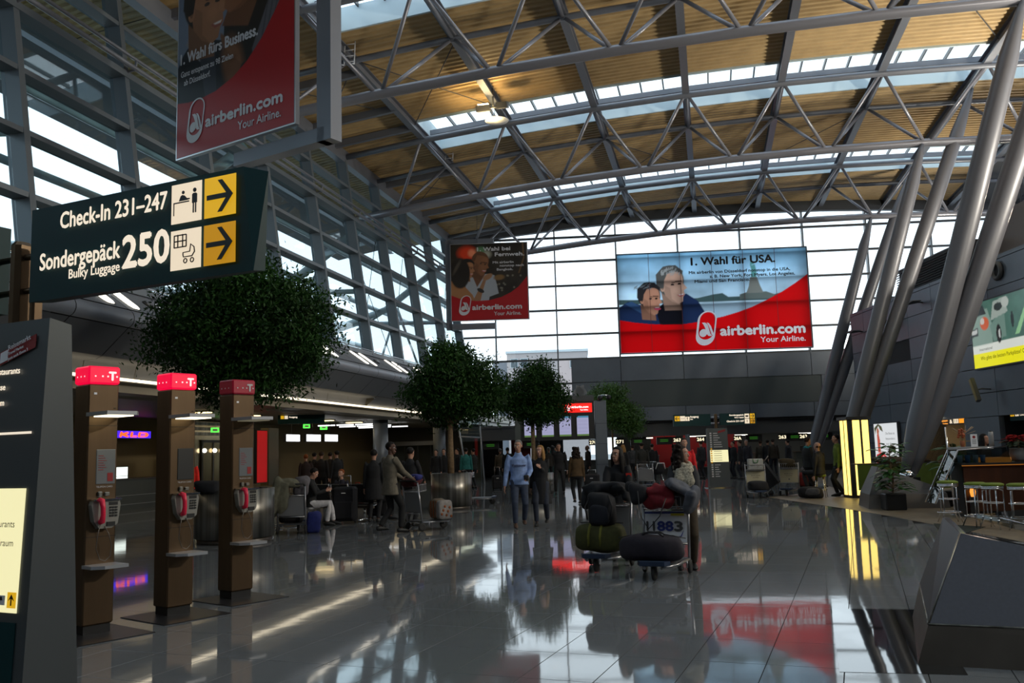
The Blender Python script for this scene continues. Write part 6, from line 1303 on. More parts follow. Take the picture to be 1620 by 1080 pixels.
HAIRS = {'black': (.008, .006, .005), 'brown': (.03, .015, .008), 'grey': (.16, .15, .14), 'blond': (.28, .15, .05), 'ginger': (.20, .05, .01), 'darkbrown': (.018, .010, .007)}
def person(label, loc, face, h=1.75, top=(.02, .02, .02), legs=(.01, .01, .012), shoes=(.01, .01, .01), hair='black', long_hair=0, bald=False, skin=None, sit=0, coat=0, stride=.0, lean=0,
           handL=None, handR=None, look=0, near=False, curly=False, nod=0, female=False, group=None, feet=None, wide=1.0):
    """face: heading of the body in degrees (0 = +Y, 90 = -X); hands are local targets (x right, y forward, z up) scaled to 1.75 m"""
    S = h / 1.75; t = thing('person', label, 'person', loc, math.radians(face), group)
    sk = skin or SKINM
    hip = V3(0, 0, .93) if not sit else V3(0, 0, sit + .10)
    tl = Vector((0, math.sin(lean), math.cos(lean))); 
    chest = hip + tl * .33; neck = hip + tl * .545; headc = neck + Vector((0, .035 + .03 * nod, .168 - .02 * nod))
    sw = (.185 if not female else .165) * wide
    shL, shR = neck - tl * .05 + V3(-sw, 0, 0), neck - tl * .05 + V3(sw, 0, 0)
    hL = Vector(handL) if handL else V3(-sw - .07, .04 + stride * .25, hip.z - .12); hR = Vector(handR) if handR else V3(sw + .07, .04 - stride * .25, hip.z - .12)
    eL = ik(shL, hL, .29, .26, (-.5, -1, -.3)); eR = ik(shR, hR, .29, .26, (.5, -1, -.3))
    hpL, hpR = hip + V3(-.09, 0, -.03), hip + V3(.09, 0, -.03)
    if feet: aL, aR = Vector(feet[0]), Vector(feet[1])
    elif sit: aL, aR = V3(-.13, .42, .09), V3(.13, .42, .09)
    else: aL, aR = V3(-.10, -stride * .5, .09 + (.05 if stride else 0)), V3(.10, stride * .5, .09)
    kL = ik(hpL, aL, .44, .42, (-.1, 1, .4 if sit else 0)); kR = ik(hpR, aR, .44, .42, (.1, 1, .4 if sit else 0))
    X = (1, 0, 0)
    def fin(mm, name, vox, mat_, lab=None, sm=2):
        mm.v = [tuple(Vector(v) * S) for v in mm.v]; return obj(name, remesh(mm, vox, mat_, name, sm), t, lab)
    b = M()
    loft(b, [hip - tl * .10, hip, hip + tl * .15, chest, neck - tl * .08, neck - tl * .02], [.13, .145, .12, .145, .15 * wide, .06], [.09, .10, .085, .105, .085, .06], X)
    loft(b, [neck - tl * .08, neck + V3(0, .02, .06), headc + V3(0, -.01, -.05)], [.06, .05, .055], [.06, .055, .06], X, 10)
    # head: skull, jaw, nose, ears, brow; built turned by 'look'
    Rl = Matrix.Rotation(look, 3, 'Z') @ Matrix.Rotation(-nod * .5, 3, 'X')
    def hp(x, y, z): return headc + Rl @ Vector((x, y, z))
    fr = Rl @ Vector((1, 0, 0))
    hd = M(); hd.sph(hp(0, -.012, .035), (.075, .095, .09), 16, 12, R=Rl); b.add(hd.v, hd.f, True)
    loft(b, [hp(0, .0, .05), hp(0, .025, -.02), hp(0, .045, -.075), hp(0, .062, -.105)], [.07, .064, .048, .026], [.08, .066, .042, .02], fr, 12)
    loft(b, [hp(0, .078, .03), hp(0, .092, .002), hp(0, .103, -.022), hp(0, .085, -.034)], [.009, .011, .016, .012], [.012, .012, .012, .01], fr, 6)
    loft(b, [hp(-.028, .082, -.062), hp(.028, .082, -.062)], [.010, .010], [.007, .007], (0, 0, 1), 6)
    loft(b, [hp(-.05, .07, .045), hp(0, .088, .048), hp(.05, .07, .045)], [.009] * 3, [.009] * 3, (0, 0, 1), 6)
    for s in (-1, 1): hd = M(); hd.sph(hp(s * .078, -.005, .005), (.012, .022, .032), 8, 6, R=Rl); b.add(hd.v, hd.f, True)
    for (sh, e, w_, kx) in ((shL, eL, hL, -1), (shR, eR, hR, 1)):
        loft(b, [neck - tl * .07, sh, sh + (e - sh) * .3, e, e + (w_ - e) * .3, w_], [.05, .052, .044, .036, .037, .026], [.05, .052, .044, .036, .034, .020], (0, 0, 1) if abs((e - sh).normalized().z) < .8 else X, 10)
        d = (w_ - e).normalized(); sd = Vector((0, 1, 0)) if abs(d.y) < .7 else Vector((0, 0, 1)); sd = (sd - d * sd.dot(d)).normalized(); nn = d.cross(sd) * -kx
        loft(b, [w_ - d * .01, w_ + d * .04, w_ + d * .085], [.024, .038, .036], [.018, .016, .013], sd, 8)
        for q, (o_, L_) in enumerate(((-.029, .062), (-.010, .076), (.010, .072), (.028, .056))):
            p0 = w_ + d * .075 + sd * o_; p1 = p0 + (d * .9 + nn * .25).normalized() * L_ * .5; p2 = p1 + (d * .6 + nn * .75).normalized() * L_ * .5
            loft(b, [p0, p1, p2], [.0095, .009, .0075], [.0095, .009, .0075], sd, 6)
        p0 = w_ + d * .02 + sd * .028; p1 = p0 + (d * .6 + sd * .75).normalized() * .035; p2 = p1 + (d * .9 + sd * .2 + nn * .3).normalized() * .032
        loft(b, [p0, p1, p2], [.012, .011, .009], [.012, .011, .009], nn, 6)
    for (hp_, k, a) in ((hpL, kL, aL), (hpR, kR, aR)):
        loft(b, [hp_ + V3(0, 0, .04), hp_ + (k - hp_) * .3, k, k + (a - k) * .3, a], [.075, .07, .048, .048, .032], [.075, .07, .048, .05, .032], X, 10)
        fw = Vector((0, 1, 0)); loft(b, [a + V3(0, -.05, -.045), a + V3(0, .05, -.05), a + V3(0, .14, -.065)], [.03, .04, .03], [.03, .028, .016], X, 8)
    fin(b, 'body', .0085 if near else .013, sk, None, 1)
    # clothes
    c = M(); hz = -.07 - coat if not coat else -.13 - coat
    zt = [hip + Vector((0, 0, hz)) if not sit else hip - tl * .06, hip - tl * .02, hip + tl * .13, chest, neck - tl * .10, neck - tl * .035, neck + V3(0, .012, .03)]
    k1 = 1.06 if not female else 1.0
    loft(c, zt, [(.20 + coat * .12) * k1, .185 * k1, .155 * k1, .175 * k1, .175 * k1 * wide, .11, .062], [.152 + coat * .1, .14, .12, .135, .115, .085, .066], X, 18, .08)
    for (sh, e, w_) in ((shL, eL, hL), (shR, eR, hR)):
        loft(c, [neck - tl * .08, sh, sh + (e - sh) * .35, e, e + (w_ - e) * .5, e + (w_ - e) * .95], [.07, .075, .064, .054, .048, .038], [.07, .072, .062, .054, .046, .036], X if abs((e - sh).normalized().x) < .8 else (0, 0, 1), 12)
    fin(c, 'jacket' if coat or not near else 'sweater', .014, cloth('top_%.3f_%.3f_%.3f' % top, top))
    c = M(); loft(c, [hip - tl * .11, hip, hip + tl * .08], [.165, .165, .15], [.125, .122, .11], X, 16)
    for (hp_, k, a) in ((hpL, kL, aL), (hpR, kR, aR)):
        loft(c, [hp_ + V3(0, 0, .05), hp_ + (k - hp_) * .3, k, k + (a - k) * .35, a + (k - a).normalized() * .02], [.10, .09, .068, .062, .052], [.105, .092, .068, .064, .055], X, 12)
    fin(c, 'trousers', .014, cloth('legs_%.3f_%.3f_%.3f' % legs, legs))
    for a in (aL, aR):
        c = M(); loft(c, [a + V3(0, -.075, -.045), a + V3(0, -.02, -.035), a + V3(0, .06, -.045), a + V3(0, .15, -.06), a + V3(0, .185, -.068)], [.034, .042, .045, .042, .025], [.04, .05, .042, .026, .018], X, 12)
        c.v = [(v[0], v[1], max(v[2], a.z - .09)) for v in c.v]; c.v = [tuple(Vector(v) * S) for v in c.v]; c.build('shoe', cloth('shoe_%.3f' % shoes[0], shoes, .5), t)
    HM = mat('hair_' + hair, HAIRS[hair], .65, nz=(60, .3), spec=.2)
    c = M()
    if not bald:
        hd = M(); hd.sph(hp(0, -.022, .05), (.086, .100, .092), 16, 12, R=Rl); c.add([v for v in hd.v], hd.f, True)
        cut = [hp(0, .09, -.01)]
        # carve the face opening by pushing vertices back
        nv = []
        inv = Rl.transposed()
        for v in c.v:
            q = inv @ (Vector(v) - headc)
            if q.z < .075 and q.y > .02 - (.04 if q.z < .0 else 0) and abs(q.x) < .09: q.y = .02 - (.05 if q.z < .0 else 0) + .2 * (q.y - .02) * (q.z > .05)
            if q.z < -.02 and not long_hair: q.z = -.02
            nv.append(tuple(headc + Rl @ q))
        c.v = nv
        if long_hair:
            for xx in (-.055, .055): loft(c, [hp(xx, -.02, .06), hp(xx * 1.45, -.01, -.02), hp(xx * 1.5, -.0, -.12), hp(xx * 1.5, -.01, -.12 - long_hair * .5), hp(xx * 1.3, -.02, -.12 - long_hair)], [.03, .03, .033, .035, .015], [.055, .06, .05, .045, .02], fr, 10)
            loft(c, [hp(0, -.07, .05), hp(0, -.085, -.05), hp(0, -.09, -.15), hp(0, -.085, -.14 - long_hair)], [.07, .085, .095, .05], [.04, .045, .045, .03], fr, 12)
        if curly:
            rs_c = random.Random(len(label))
            for _ in range(150):
                a = rs_c.uniform(.15, 2 * math.pi - .15) ; z = rs_c.uniform(-.26, .12); r = .10 if z > -.05 else .125; an = math.pi / 2 + a * 1.0
                if -.9 < math.sin(an) < 1 and math.sin(an) > .35: continue
                hd = M(); hd.sph(hp(r * math.cos(an), -.03 + r * math.sin(an), z + .02), .024, 7, 5); c.add(hd.v, hd.f, True)
        fin(c, 'hair', .009, HM, None, 2)
    elif bald == 'fringe':
        hd = M()
        for s in (-1, 1): hd.sph(hp(s * .07, -.04, .0), (.018, .05, .035), 10, 6, R=Rl)
        hd.sph(hp(0, -.1, -.01), (.06, .02, .03), 10, 6, R=Rl); c.add(hd.v, hd.f, True); fin(c, 'hair', .009, HM)
    if near:
        for s in (-1, 1):
            c = M(); c.sph(hp(s * .031, .071, .018), .012, 10, 8); c.v = [tuple(Vector(v) * S) for v in c.v]; ey = c.build('eye', WHITE, t)
            c = M(); c.sph(hp(s * .031, .0795, .018), .0065, 8, 6); c.v = [tuple(Vector(v) * S) for v in c.v]; c.build('pupil', BLACK, ey)
        c = M(); loft(c, [hp(-.022, .0885, -.062), hp(0, .0945, -.060), hp(.022, .0885, -.062)], [.0045, .006, .0045], [.004, .004, .004], (0, 0, 1), 6); c.v = [tuple(Vector(v) * S) for v in c.v]; c.build('lips', mat('lip_colour', (.30, .09, .08), .5), t)
        t['_'] = 0; del t['_']
    info = dict(t=t, S=S, hip=hip, neck=neck, headc=headc, hL=hL, hR=hR, hp=hp, Rl=Rl, chest=chest); return info
def tocam(p, off=0):  # heading that faces the camera
    return math.degrees(math.atan2(p[0], -p[1] * 1.0) ) * 1 + 180 - 0 + off if False else math.degrees(math.atan2(-(0 - p[0]), (0 - p[1]))) + off
def wpt(t, v):  # local point of a thing in world space
    return Vector(t.location) + Matrix.Rotation(t.rotation_euler.z, 3, 'Z') @ Vector(v)
BLUEJ = (.030, .042, .075)
# couple walking towards the camera
p = fl(823, 834); a = tocam(p)
I = person('man in a pale blue sweatshirt and jeans walking towards the camera', (p.x, p.y, 0), a + 4, 1.80, top=(.22, .32, .58), legs=BLUEJ, shoes=(.07, .035, .02), hair='grey', stride=.30, handL=(-.17, .22, 1.02), look=-.35, near=True, wide=1.08, handR=(.30, .08, .83))
tm = I['t']; S = I['S']
tt = text(tm, 'Vancouver', 0, 0, .055, mat('navy_print', (.02, .02, .06), .7), .30, y=0, align='C', bold=.003, name='chest_lettering'); 
# text is laid on the chest: face +Y of the body
tt.rotation_euler.z = math.pi; tt.location = (0, .165, 1.27)
m = M(); m.rbox((0, 0, 0), (.10, .05, .12), .02); t = thing('phone_case', 'dark object held in the left hand of the man in the blue sweatshirt', 'phone', wpt(tm, Vector((-.13, .30, 1.01)) * S), tm.rotation_euler.z); m.build('case', BLACK, t)
c = M(); loft(c, [I['neck'] * S + V3(0, .0, -.01), I['neck'] * S + V3(0, .015, .045)], [.085, .072], [.08, .072], (1, 0, 0), 16); c.build('collar', cloth('collar', (.25, .36, .60)), tm)
p = fl(858, 831); I = person('blond woman in a black coat walking beside the man in blue', (p.x, p.y, 0), tocam(p) - 8, 1.68, top=(.008, .008, .010), legs=(.022, .028, .045), hair='blond', long_hair=.10, coat=.32, stride=.28, handL=(-.02, .20, 1.28), look=-.3, near=True, female=True)
# two women pushing loaded trolleys
p = Vector((-1.35, 13.2, 0)); W3 = person('woman with long dark hair and black jacket pushing the left loaded trolley', p, tocam(p) - 5, 1.60, top=(.006, .006, .008), legs=(.01, .01, .012), hair='black', long_hair=.24, look=-.5, near=True, female=True, handL=(-.16, .42, 1.02), handR=(.16, .42, 1.02), lean=.12)
c = M(); c.prism([(-.03, 0), (.05, 0), (.02, -.22), (-.04, -.16)], (-.17, .16, 1.24), (1, 0, 0), (0, 0, 1), (0, .01, 0)); c.build('red_lapel', cloth('red_lapel', (.6, .02, .01)), W3['t'])
c = M(); hp = W3['hp']; S = W3['S']
for s in (-1, 1): c.path([hp(s * .031 + .022 * math.cos(x), .092, .015 + .018 * math.sin(x)) * S for x in np.linspace(0, 6.28, 12, endpoint=False)], .002, 5, closed=True)
c.build('glasses', BLACK, W3['t'])
p = Vector((-.40, 12.2, 0)); W4 = person('woman with curly dark hair and a cream scarf pushing the right loaded trolley', p, tocam(p) + 6, 1.59, top=(.022, .022, .026), legs=(.05, .035, .02), hair='darkbrown', long_hair=.2, curly=True, look=1.15, near=True, female=True, handL=(-.16, .42, 1.0), handR=(.16, .42, 1.0), lean=.1)
SCF = mat('cream_patterned_scarf', (.34, .31, .24), .9, nz=(45, .6)); c = M(); S = W4['S']; nk = W4['neck'] * S
for k in range(3): c.path([nk + V3((.095 + .012 * k) * math.cos(x), .03 + (.085 + .01 * k) * math.sin(x) - .0 * k, .02 - .045 * k + .02 * math.sin(2 * x + k)) for x in np.linspace(0, 6.28, 14, endpoint=False)], .034, 8, closed=True)
loft(c, [nk + V3(-.04, .12, -.04), nk + V3(-.06, .17, -.2), nk + V3(-.05, .17, -.36)], [.06, .08, .07], [.03, .035, .02], (1, 0, 0), 10); loft(c, [nk + V3(.05, .12, -.04), nk + V3(.07, .17, -.16), nk + V3(.08, .17, -.28)], [.05, .07, .06], [.03, .03, .02], (1, 0, 0), 10)
obj('scarf', remesh(c, .011, SCF, 'scarf'), W4['t'])
# man in the red fleece
p = fl(1087, 805); I = person('man in a red fleece jacket walking behind the curly-haired woman', (p.x, p.y, 0), tocam(p) + 10, 1.78, top=(.55, .008, .012), legs=BLUEJ, hair='darkbrown', stride=.25, near=True, wide=1.08)
c = M(); loft(c, [I['neck'] * I['S'] + V3(0, .03, -.04), I['neck'] * I['S'] + V3(0, .03, .03)], [.05, .05], [.06, .05], (1, 0, 0), 12); c.build('white_collar', WHITE, I['t'])
# beige jacket, back view
p = fl(618, 843); W6 = person('man in a beige jacket and black trousers pushing a trolley, seen from behind', (p.x, p.y, 0), -38, 1.83, top=(.135, .115, .085), legs=(.006, .006, .007), hair='black', coat=.06, stride=.35, handL=(-.15, .38, 1.05), handR=(.2, .38, 1.05), look=-.9, near=True, wide=1.08, skin=mat('dark_skin', (.09, .04, .025), .5))
DKT = (.007, .007, .009)
def extra(px, py, lab, heading, h=1.73, Y=None, head_y=None, **k):
    """standing figure: feet at (px,py), or at depth Y below a head top seen at (px, head_y)"""
    if Y is not None: q = atY(px, 712, Y)
    else: q = fl(px, py)
    return person(lab, (q.x, q.y, 0), heading, h, **k)
extra(650, 832, 'dark-clothed man standing just behind the man in the beige jacket', -15, 1.72, top=DKT, hair='black', handR=(.18, .3, 1.0))
extra(592, 826, 'man in a long black coat, back turned, left of the man in the beige jacket', 8, 1.70, top=(.010, .010, .012), hair='black', coat=.25)
extra(886, 781, 'man in black standing with a phone at his ear, behind the couple', tocam(fl(886, 781)), 1.80, top=(.008, .008, .011), hair='black', handR=(.13, .12, 1.58), wide=1.12, feet=((-.14, .02, .09), (.14, .05, .09)))
extra(914, 797, 'woman in a brown fur-collared jacket seen from behind', 18, 1.64, top=(.075, .042, .015), hair='darkbrown', curly=True, long_hair=.06, female=True, stride=.2)
extra(1018, 770, 'man in a dark green coat, back turned, between the two trolley women', 10, 1.78, top=(.020, .020, .017), hair='darkbrown', wide=1.1, coat=.1)
extra(988, 772, 'blond person in dark clothes half hidden behind the left trolley woman', -20, 1.70, top=DKT, hair='blond', long_hair=.1, female=True)
extra(1003, 760, 'person in a white scarf farther back between the trolley women', 30, 1.70, top=(.05, .05, .055), hair='brown')
extra(1034, 764, 'person in black farther back beside the pushchair', 10, 1.72, top=DKT, hair='black')
# waiting line behind the stele
for i, (px, py, lab, tp, hr, hd) in enumerate(((1163, 757, 'person in black, leftmost in the queue right of the distant stele', DKT, 'black', 120), (1174, 758, 'person in a dark coat, second in the queue right of the distant stele', (.012, .012, .016), 'brown', 80), (1184, 756, 'grey-haired man in jeans, third in the queue right of the distant stele', (.02, .02, .03), 'grey', 150),
                                               (1206, 752, 'person in an olive jacket at the desks, behind the left advert trolley', (.035, .028, .018), 'brown', 10), (1217, 752, 'person in black at the desks, behind the left advert trolley', DKT, 'black', -20), (1226, 753, 'person in brown at the desks, right of the left advert trolley', (.03, .022, .015), 'darkbrown', 15), (1250, 754, 'person in dark clothes by the desks, behind the amber trolley', (.014, .015, .02), 'black', 60),
                                               (1150, 752, 'dark figure half hidden behind the distant stele', DKT, 'black', 0), (1112, 757, 'dark figure by the self-service machine', (.02, .02, .025), 'brown', 40))):
    extra(px, py, lab, hd, 1.74 + .03 * (i % 3), top=tp, hair=hr, legs=(.012, .014, .022))
for i, (px, Y, lab, tp, hr, hd, hh) in enumerate(((724, 39, 'person in a black suit jacket left of the teal backpack', (.012, .012, .016), 'black', 130, 1.75), (737, 38, 'person wearing a teal backpack, behind the steel planter', (.02, .16, .15), 'black', 10, 1.75), (749, 39, 'person in dark clothes right of the teal backpack', (.012, .014, .012), 'black', 60, 1.72), (690, 37, 'person in black left of the middle ficus trunk', DKT, 'black', 170, 1.72), (702, 38, 'person in dark grey behind the middle ficus trunk', (.01, .01, .012), 'brown', 190, 1.75),
                                                  (791, 41, 'grey-haired person in tan coat at the far desks left of the man in blue', (.07, .05, .03), 'grey', 5, 1.70), (803, 40, 'dark figure just left of the man in blue', DKT, 'black', 20, 1.74), (868, 42, 'grey-haired person behind the blond woman', (.03, .025, .02), 'grey', 10, 1.7), (930, 41, 'bald person at the far desks right of the brown jacket', (.03, .02, .02), 'brown', 120, 1.74))):
    q = atY(px, 712, Y); person(lab, (q.x, q.y, 0), hd, hh, top=tp, hair=hr, legs=(.010, .012, .016), bald='fringe' if i == 8 else False)
# under the gallery: queue and seats
for i, (px, Y, lab, tp, hr, hd, hh) in enumerate(((484, 29, 'person in dark maroon in the dim queue, leftmost above the seats', (.02, .008, .008), 'ginger', 30, 1.66), (497, 31, 'person in black in the dim queue, second above the seats', DKT, 'black', -10, 1.72), (508, 30, 'person in black in the dim queue, third above the seats', (.01, .008, .008), 'brown', 10, 1.74), (522, 31, 'person in dark grey in the dim queue, rightmost above the seats', (.014, .013, .013), 'darkbrown', 0, 1.72), (533, 29.5, 'tall dark figure beside the rightmost person of the dim queue', DKT, 'black', 60, 1.76))):
    q = atY(px, 716, Y); person(lab, (q.x, q.y, 0), hd, hh, top=tp, hair=hr)
q = atY(300, 712, 21.5); person('standing person with a bright red waistcoat beside the middle phone column', (q.x, q.y, 0), 200, 1.70, top=(.75, .02, .01), hair='black')
# seated people
def seat_at(px, py, Yd=None): return fl(px, py)
SEATS = []
def bench(label, loc, rz, n):
    t = thing('bench_seating', label, 'bench', loc, math.radians(rz), 'airport bench rows')
    m = M(); m.beam((-.3, 0, .34), (n * .58 - .3, 0, .34), .06, .06); m.build('crossbeam', BRUSHD, t)
    for k in range(2): x = .0 + k * (n - 1) * .58; m = M(); m.path([(x, -.25, .03), (x, 0, .06), (x, .28, .03)], .022, 8); m.tube((x, 0, .05), (x, 0, .34), .03); m.build('leg', CHROME, t)
    for k in range(n):
        x = k * .58; m = M(); m.rbox((x, .05, .42), (.5, .46, .045), .02); m.build('seat', mat('black_leather_seat', (.02, .021, .023), .3), t)
        m = M(); m.box((x, -.22, .68), (.5, .035, .46), R=Matrix.Rotation(.22, 3, 'X')); m.build('backrest', mat('black_leather_seat', (0, 0, 0)), t)
    for k in range(n + 1):
        x = k * .58 - .29; m = M(); m.path([(x, -.3, .92), (x, -.2, .60), (x, -.16, .42), (x, -.02, .37), (x, .2, .42), (x, .27, .62), (x, -.1, .64)], .013, 8); m.build('arm_frame', CHROME, t)
    return t
q = fl(330, 862); q = fl(283, 838); bench('black leather bench row with chrome frames left of the near steel planter', (q.x, q.y, 0), -60, 2)
person('seated man in black with grey hair, back turned, left of the near steel planter', (q.x + .35, q.y - .35, 0), -60, 1.74, top=(.008, .008, .009), hair='grey', sit=.40)
q = fl(505, 832); bench('black bench row under the man in white trousers', (q.x - .9, q.y + .25, 0), -100, 2); q2 = Vector((q.x - .25, q.y + .1, 0))
I = person('seated man in white trousers and black shirt looking at his phone', (q2.x, q2.y, 0), -72, 1.76, top=(.008, .008, .009), legs=(.55, .53, .55), hair='black', sit=.40, handL=(-.05, .38, .82), handR=(.12, .36, .80), nod=1, near=True, feet=((-.12, .5, .09), (.14, .38, .09)))
t = thing('mobile_phone', 'phone in the hands of the seated man in white trousers', 'phone', wpt(I['t'], (.03, .46, .86)), I['t'].rotation_euler.z); m = M(); m.rbox((0, 0, 0), (.07, .012, .14), .005); m.build('case', SILV, t)
q = fl(572, 824); bench('black bench row with the two seated travellers beside the tall suitcases', (q.x - 1.6, q.y + .45, 0), -15, 4)
I = person('seated balding man in a grey pullover beside the suitcases', (q.x + .15, q.y + .5, 0), -75, 1.74, top=(.06, .052, .045), hair='brown', bald='fringe', sit=.42, handL=(-.06, .40, .80), handR=(.08, .42, .80), nod=1, lean=.12)
person('seated woman with ginger hair next to the balding man', (q.x - .75, q.y + .55, 0), 170, 1.64, top=(.02, .018, .03), hair='ginger', sit=.40, female=True)
t = thing('red_handbag', 'red handbag on the lap between the seated pair', 'bag', (q.x - .25, q.y + .35, .62)); m = M(); m.sup((0, 0, 0), (.17, .07, .14), .5, amp=.3, fr=5); m.build('bag', cloth('red_bag', (.45, .015, .01)), t); m = M(); m.path([(-.1, 0, .1), (-.04, 0, .3), (.06, 0, .3), (.12, 0, .1)], .01, 6); m.build('strap', cloth('red_bag', (0, 0, 0)), t)
# at the lounge counter
q = atY(1277, 712, 28.4); person('woman with a teal scarf standing at the lounge stools', (q.x, q.y, 0), -60, 1.74, top=(.010, .011, .012), hair='darkbrown', near=True, female=True)
lastp = D.objects[-1] if False else None
tw = [o for o in COL.objects if o.get('label') == 'woman with a teal scarf standing at the lounge stools'][0]; c = M(); c.path([(.09 * math.cos(x), .02 + .08 * math.sin(x), 1.46 + .015 * math.sin(3 * x)) for x in np.linspace(0, 6.28, 14, endpoint=False)], .035, 8, closed=True); loft(c, [(-.02, .12, 1.45), (-.03, .15, 1.3), (-.03, .15, 1.2)], [.05, .06, .05], [.03, .03, .02], (1, 0, 0), 10); obj('scarf', remesh(c, .012, cloth('teal_scarf', (.02, .22, .24)), 'scarf'), tw)
person('bald man in black seated on a chrome stool, back turned', (3.05, 27.85, 0), 55, 1.80, top=(.010, .010, .011), hair='brown', bald='fringe', sit=.62, near=True, feet=((-.16, .32, .30), (.16, .30, .30)), wide=1.1)
q = fl(1330, 785); person('man in a yellow-green sweater standing beside the glowing lamp pillar', (q.x, q.y, 0), 95, 1.80, top=(.13, .19, .02), legs=(.016, .018, .02), hair='black', near=True, stride=.1)
q = atY(1556, 705, 21.6); person('bar attendant with dark hair behind the bar, left of the poinsettia', (q.x, q.y, 0), tocam((q.x, q.y)) + 60, 1.66, top=(.10, .08, .07), hair='black', long_hair=.12, female=True)

# ------------------------------------------------------------------ luggage trolleys
PAN = mat('cream_advert_panel', (.42, .38, .26), .5); PANW = mat('white_advert_panel', (.72, .72, .75), .4); PANG = mat('plain_grey_panel', (.20, .20, .21), .5); FRM = mat('trolley_steel', (.36, .36, .38), .3, .85); BLUEP = mat('blue_trolley_bumper', (.015, .03, .07), .5)
def trolley(kind):
    """front of the trolley looks along local -Y (towards the nose wheel)"""
    t = thing('luggage_trolley', '', 'trolley')
    for s in (-1, 1):
        m = M(); m.path([(s * .29, .28, .10), (s * .29, .34, .55), (s * .29, .40, 1.0)], .018, 8); m.build('upright', FRM, t)
        m = M(); m.path([(s * .29, .30, .18), (s * .25, -.2, .17), (s * .10, -.52, .16)], .018, 8); m.build('base_rail', FRM, t)
        m = M(); m.path([(s * .29, .12, .09), (s * .29, .12, .18)], .012, 6); m.build('wheel_fork', FRM, t)
        m = M(); m.lathe([(.05, -.02), (.085, -.018), (.09, 0), (.085, .018), (.05, .02)], n=18); m.v = [(v[2] + s * .29, v[0] + .30, v[1] + .09) for v in m.v]; m.build('rear_wheel', RUBBER, t)
    m = M(); m.lathe([(.05, -.02), (.09, -.02), (.10, 0), (.09, .02), (.05, .02)], n=18); m.v = [(v[2], v[0] - .44, v[1] + .10) for v in m.v]; m.build('nose_wheel', RUBBER, t)
    m = M(); m.path([(-.035, -.44, .10), (-.035, -.46, .19), (.035, -.46, .19), (.035, -.44, .10)], .01, 6); m.build('nose_fork', FRM, t)
    m = M(); m.prism([(-.28, .28), (.28, .28), (.22, -.2), (.12, -.55), (-.12, -.55), (-.22, -.2)], (0, 0, .185), (1, 0, 0), (0, 1, 0), (0, 0, .02)); m.build('platform', DARKST, t)
    m = M(); m.prism([(-.15, -.56), (.15, -.56), (.2, -.45), (-.2, -.45)], (0, 0, .19), (1, 0, 0), (0, 1, 0), (0, 0, .05)); m.build('bumper', BLUEP, t)
    m = M(); m.path([(-.29, .40, 1.0), (-.27, .46, 1.04), (.27, .46, 1.04), (.29, .40, 1.0)], .02, 8); m.build('push_handle', RUBBER, t)
    m = M(); m.path([(-.28, .35, .36), (.28, .35, .36)], .012, 6); m.path([(-.28, .38, .80), (.28, .38, .80)], .012, 6)
    for z in (.82, .95): m.path([(-.28, .36, z), (-.26, .16, z + .02), (.26, .16, z + .02), (.28, .36, z)], .008, 6)
    for x in np.linspace(-.24, .24, 9): m.path([(x, .36, .80), (x, .16, .82), (x, .16, .97)], .005, 5)
    m.build('wire_basket', FRM, t)
    m = M(); m.box((0, .33, .58), (.54, .02, .40), R=Matrix.Rotation(-.12, 3, 'X')); m.build('advert_panel', {'ad': PAN, 'num': PANW, 'plain': PANG}[kind], t)
    if kind == 'ad':
        for k, (s, z) in enumerate((('Book online', .66), ('your parking', .60))): o = text(t, s, 0, z - .02, .03, DK, .26 - .08 * k, y=.30, align='C')
        flat(t, 'panel_emblem', circ(0, .48, .02, n=8), DK, .305)
    if kind == 'num':
        NV = mat('navy_number', (.02, .035, .20), .5); GRY = mat('grey_number', (.06, .06, .06), .5)
        for s, x, mt_ in (('11', -.24, GRY), ('88', -.10, NV), ('3', .12, GRY)): text(t, s, x, .53, .12, mt_, {'11': .10, '88': .20, '3': .10}[s], y=.295, bold=.007)
        m = M(); m.path([(-.06 + .0, .29, .46), (.08, .288, .43), (.2, .288, .46), (.235, .29, .53)], [.003, .010, .008, .003], 6); m.build('swoosh', NV, t)
        m = M(); m.bb((-.26, .285, .745), (.26, .297, .77)); m.build('stripe', NV, t); m = M(); m.bb((.08, .28, .72), (.25, .292, .75)); m.build('yellow_mark', mat('yellow_print', (.5, .4, .02), .5), t)
    return t
TA_ = trolley('ad'); TN = trolley('num'); TP_ = trolley('plain')
def put(src, loc, rz, lab, fresh=False):
    o = src if fresh else dup(src, loc, rz); o.location = loc; o.rotation_euler.z = rz; o['label'] = lab; o['group'] = 'luggage trolleys'; return o
rB = math.radians(tocam((-.6, 11.6)) + 180 - 12); rA = math.radians(tocam((-1.5, 12.3)) + 180 - 16)
nA = fl(944, 905); nB = fl(1036, 919); pB = nB - Matrix.Rotation(rB, 3, 'Z') @ Vector((0, -.44, 0)); pA = nA - Matrix.Rotation(rA, 3, 'Z') @ Vector((0, -.44, 0))
tB = put(TN, pB, rB, 'loaded trolley with the white 11883 panel, right of two pushed by women', True)
tA = put(TP_, pA, rA, 'loaded trolley with an olive duffel bag, left of two pushed by women', True)
q = fl(1200, 787); tC = put(TA_, (q.x, q.y, 0), math.radians(6), 'trolley with a cream advert panel and white bag, left of the amber one', True)
q = fl(1248, 783); tD = put(TA_, (q.x, q.y, 0), math.radians(-12), 'trolley with an amber-lit advert panel beside the lounge stools')
q = W6['t'].location + Vector((math.sin(math.radians(38)), math.cos(math.radians(38)), 0)) * .88; tE = put(TP_, (q.x, q.y, 0), math.radians(-38 + 180), 'trolley pushed by the man in the beige jacket')
q = fl(466, 843); tF = put(TP_, (q.x, q.y, 0), math.radians(195), 'trolley draped with a khaki coat beside the near planter')
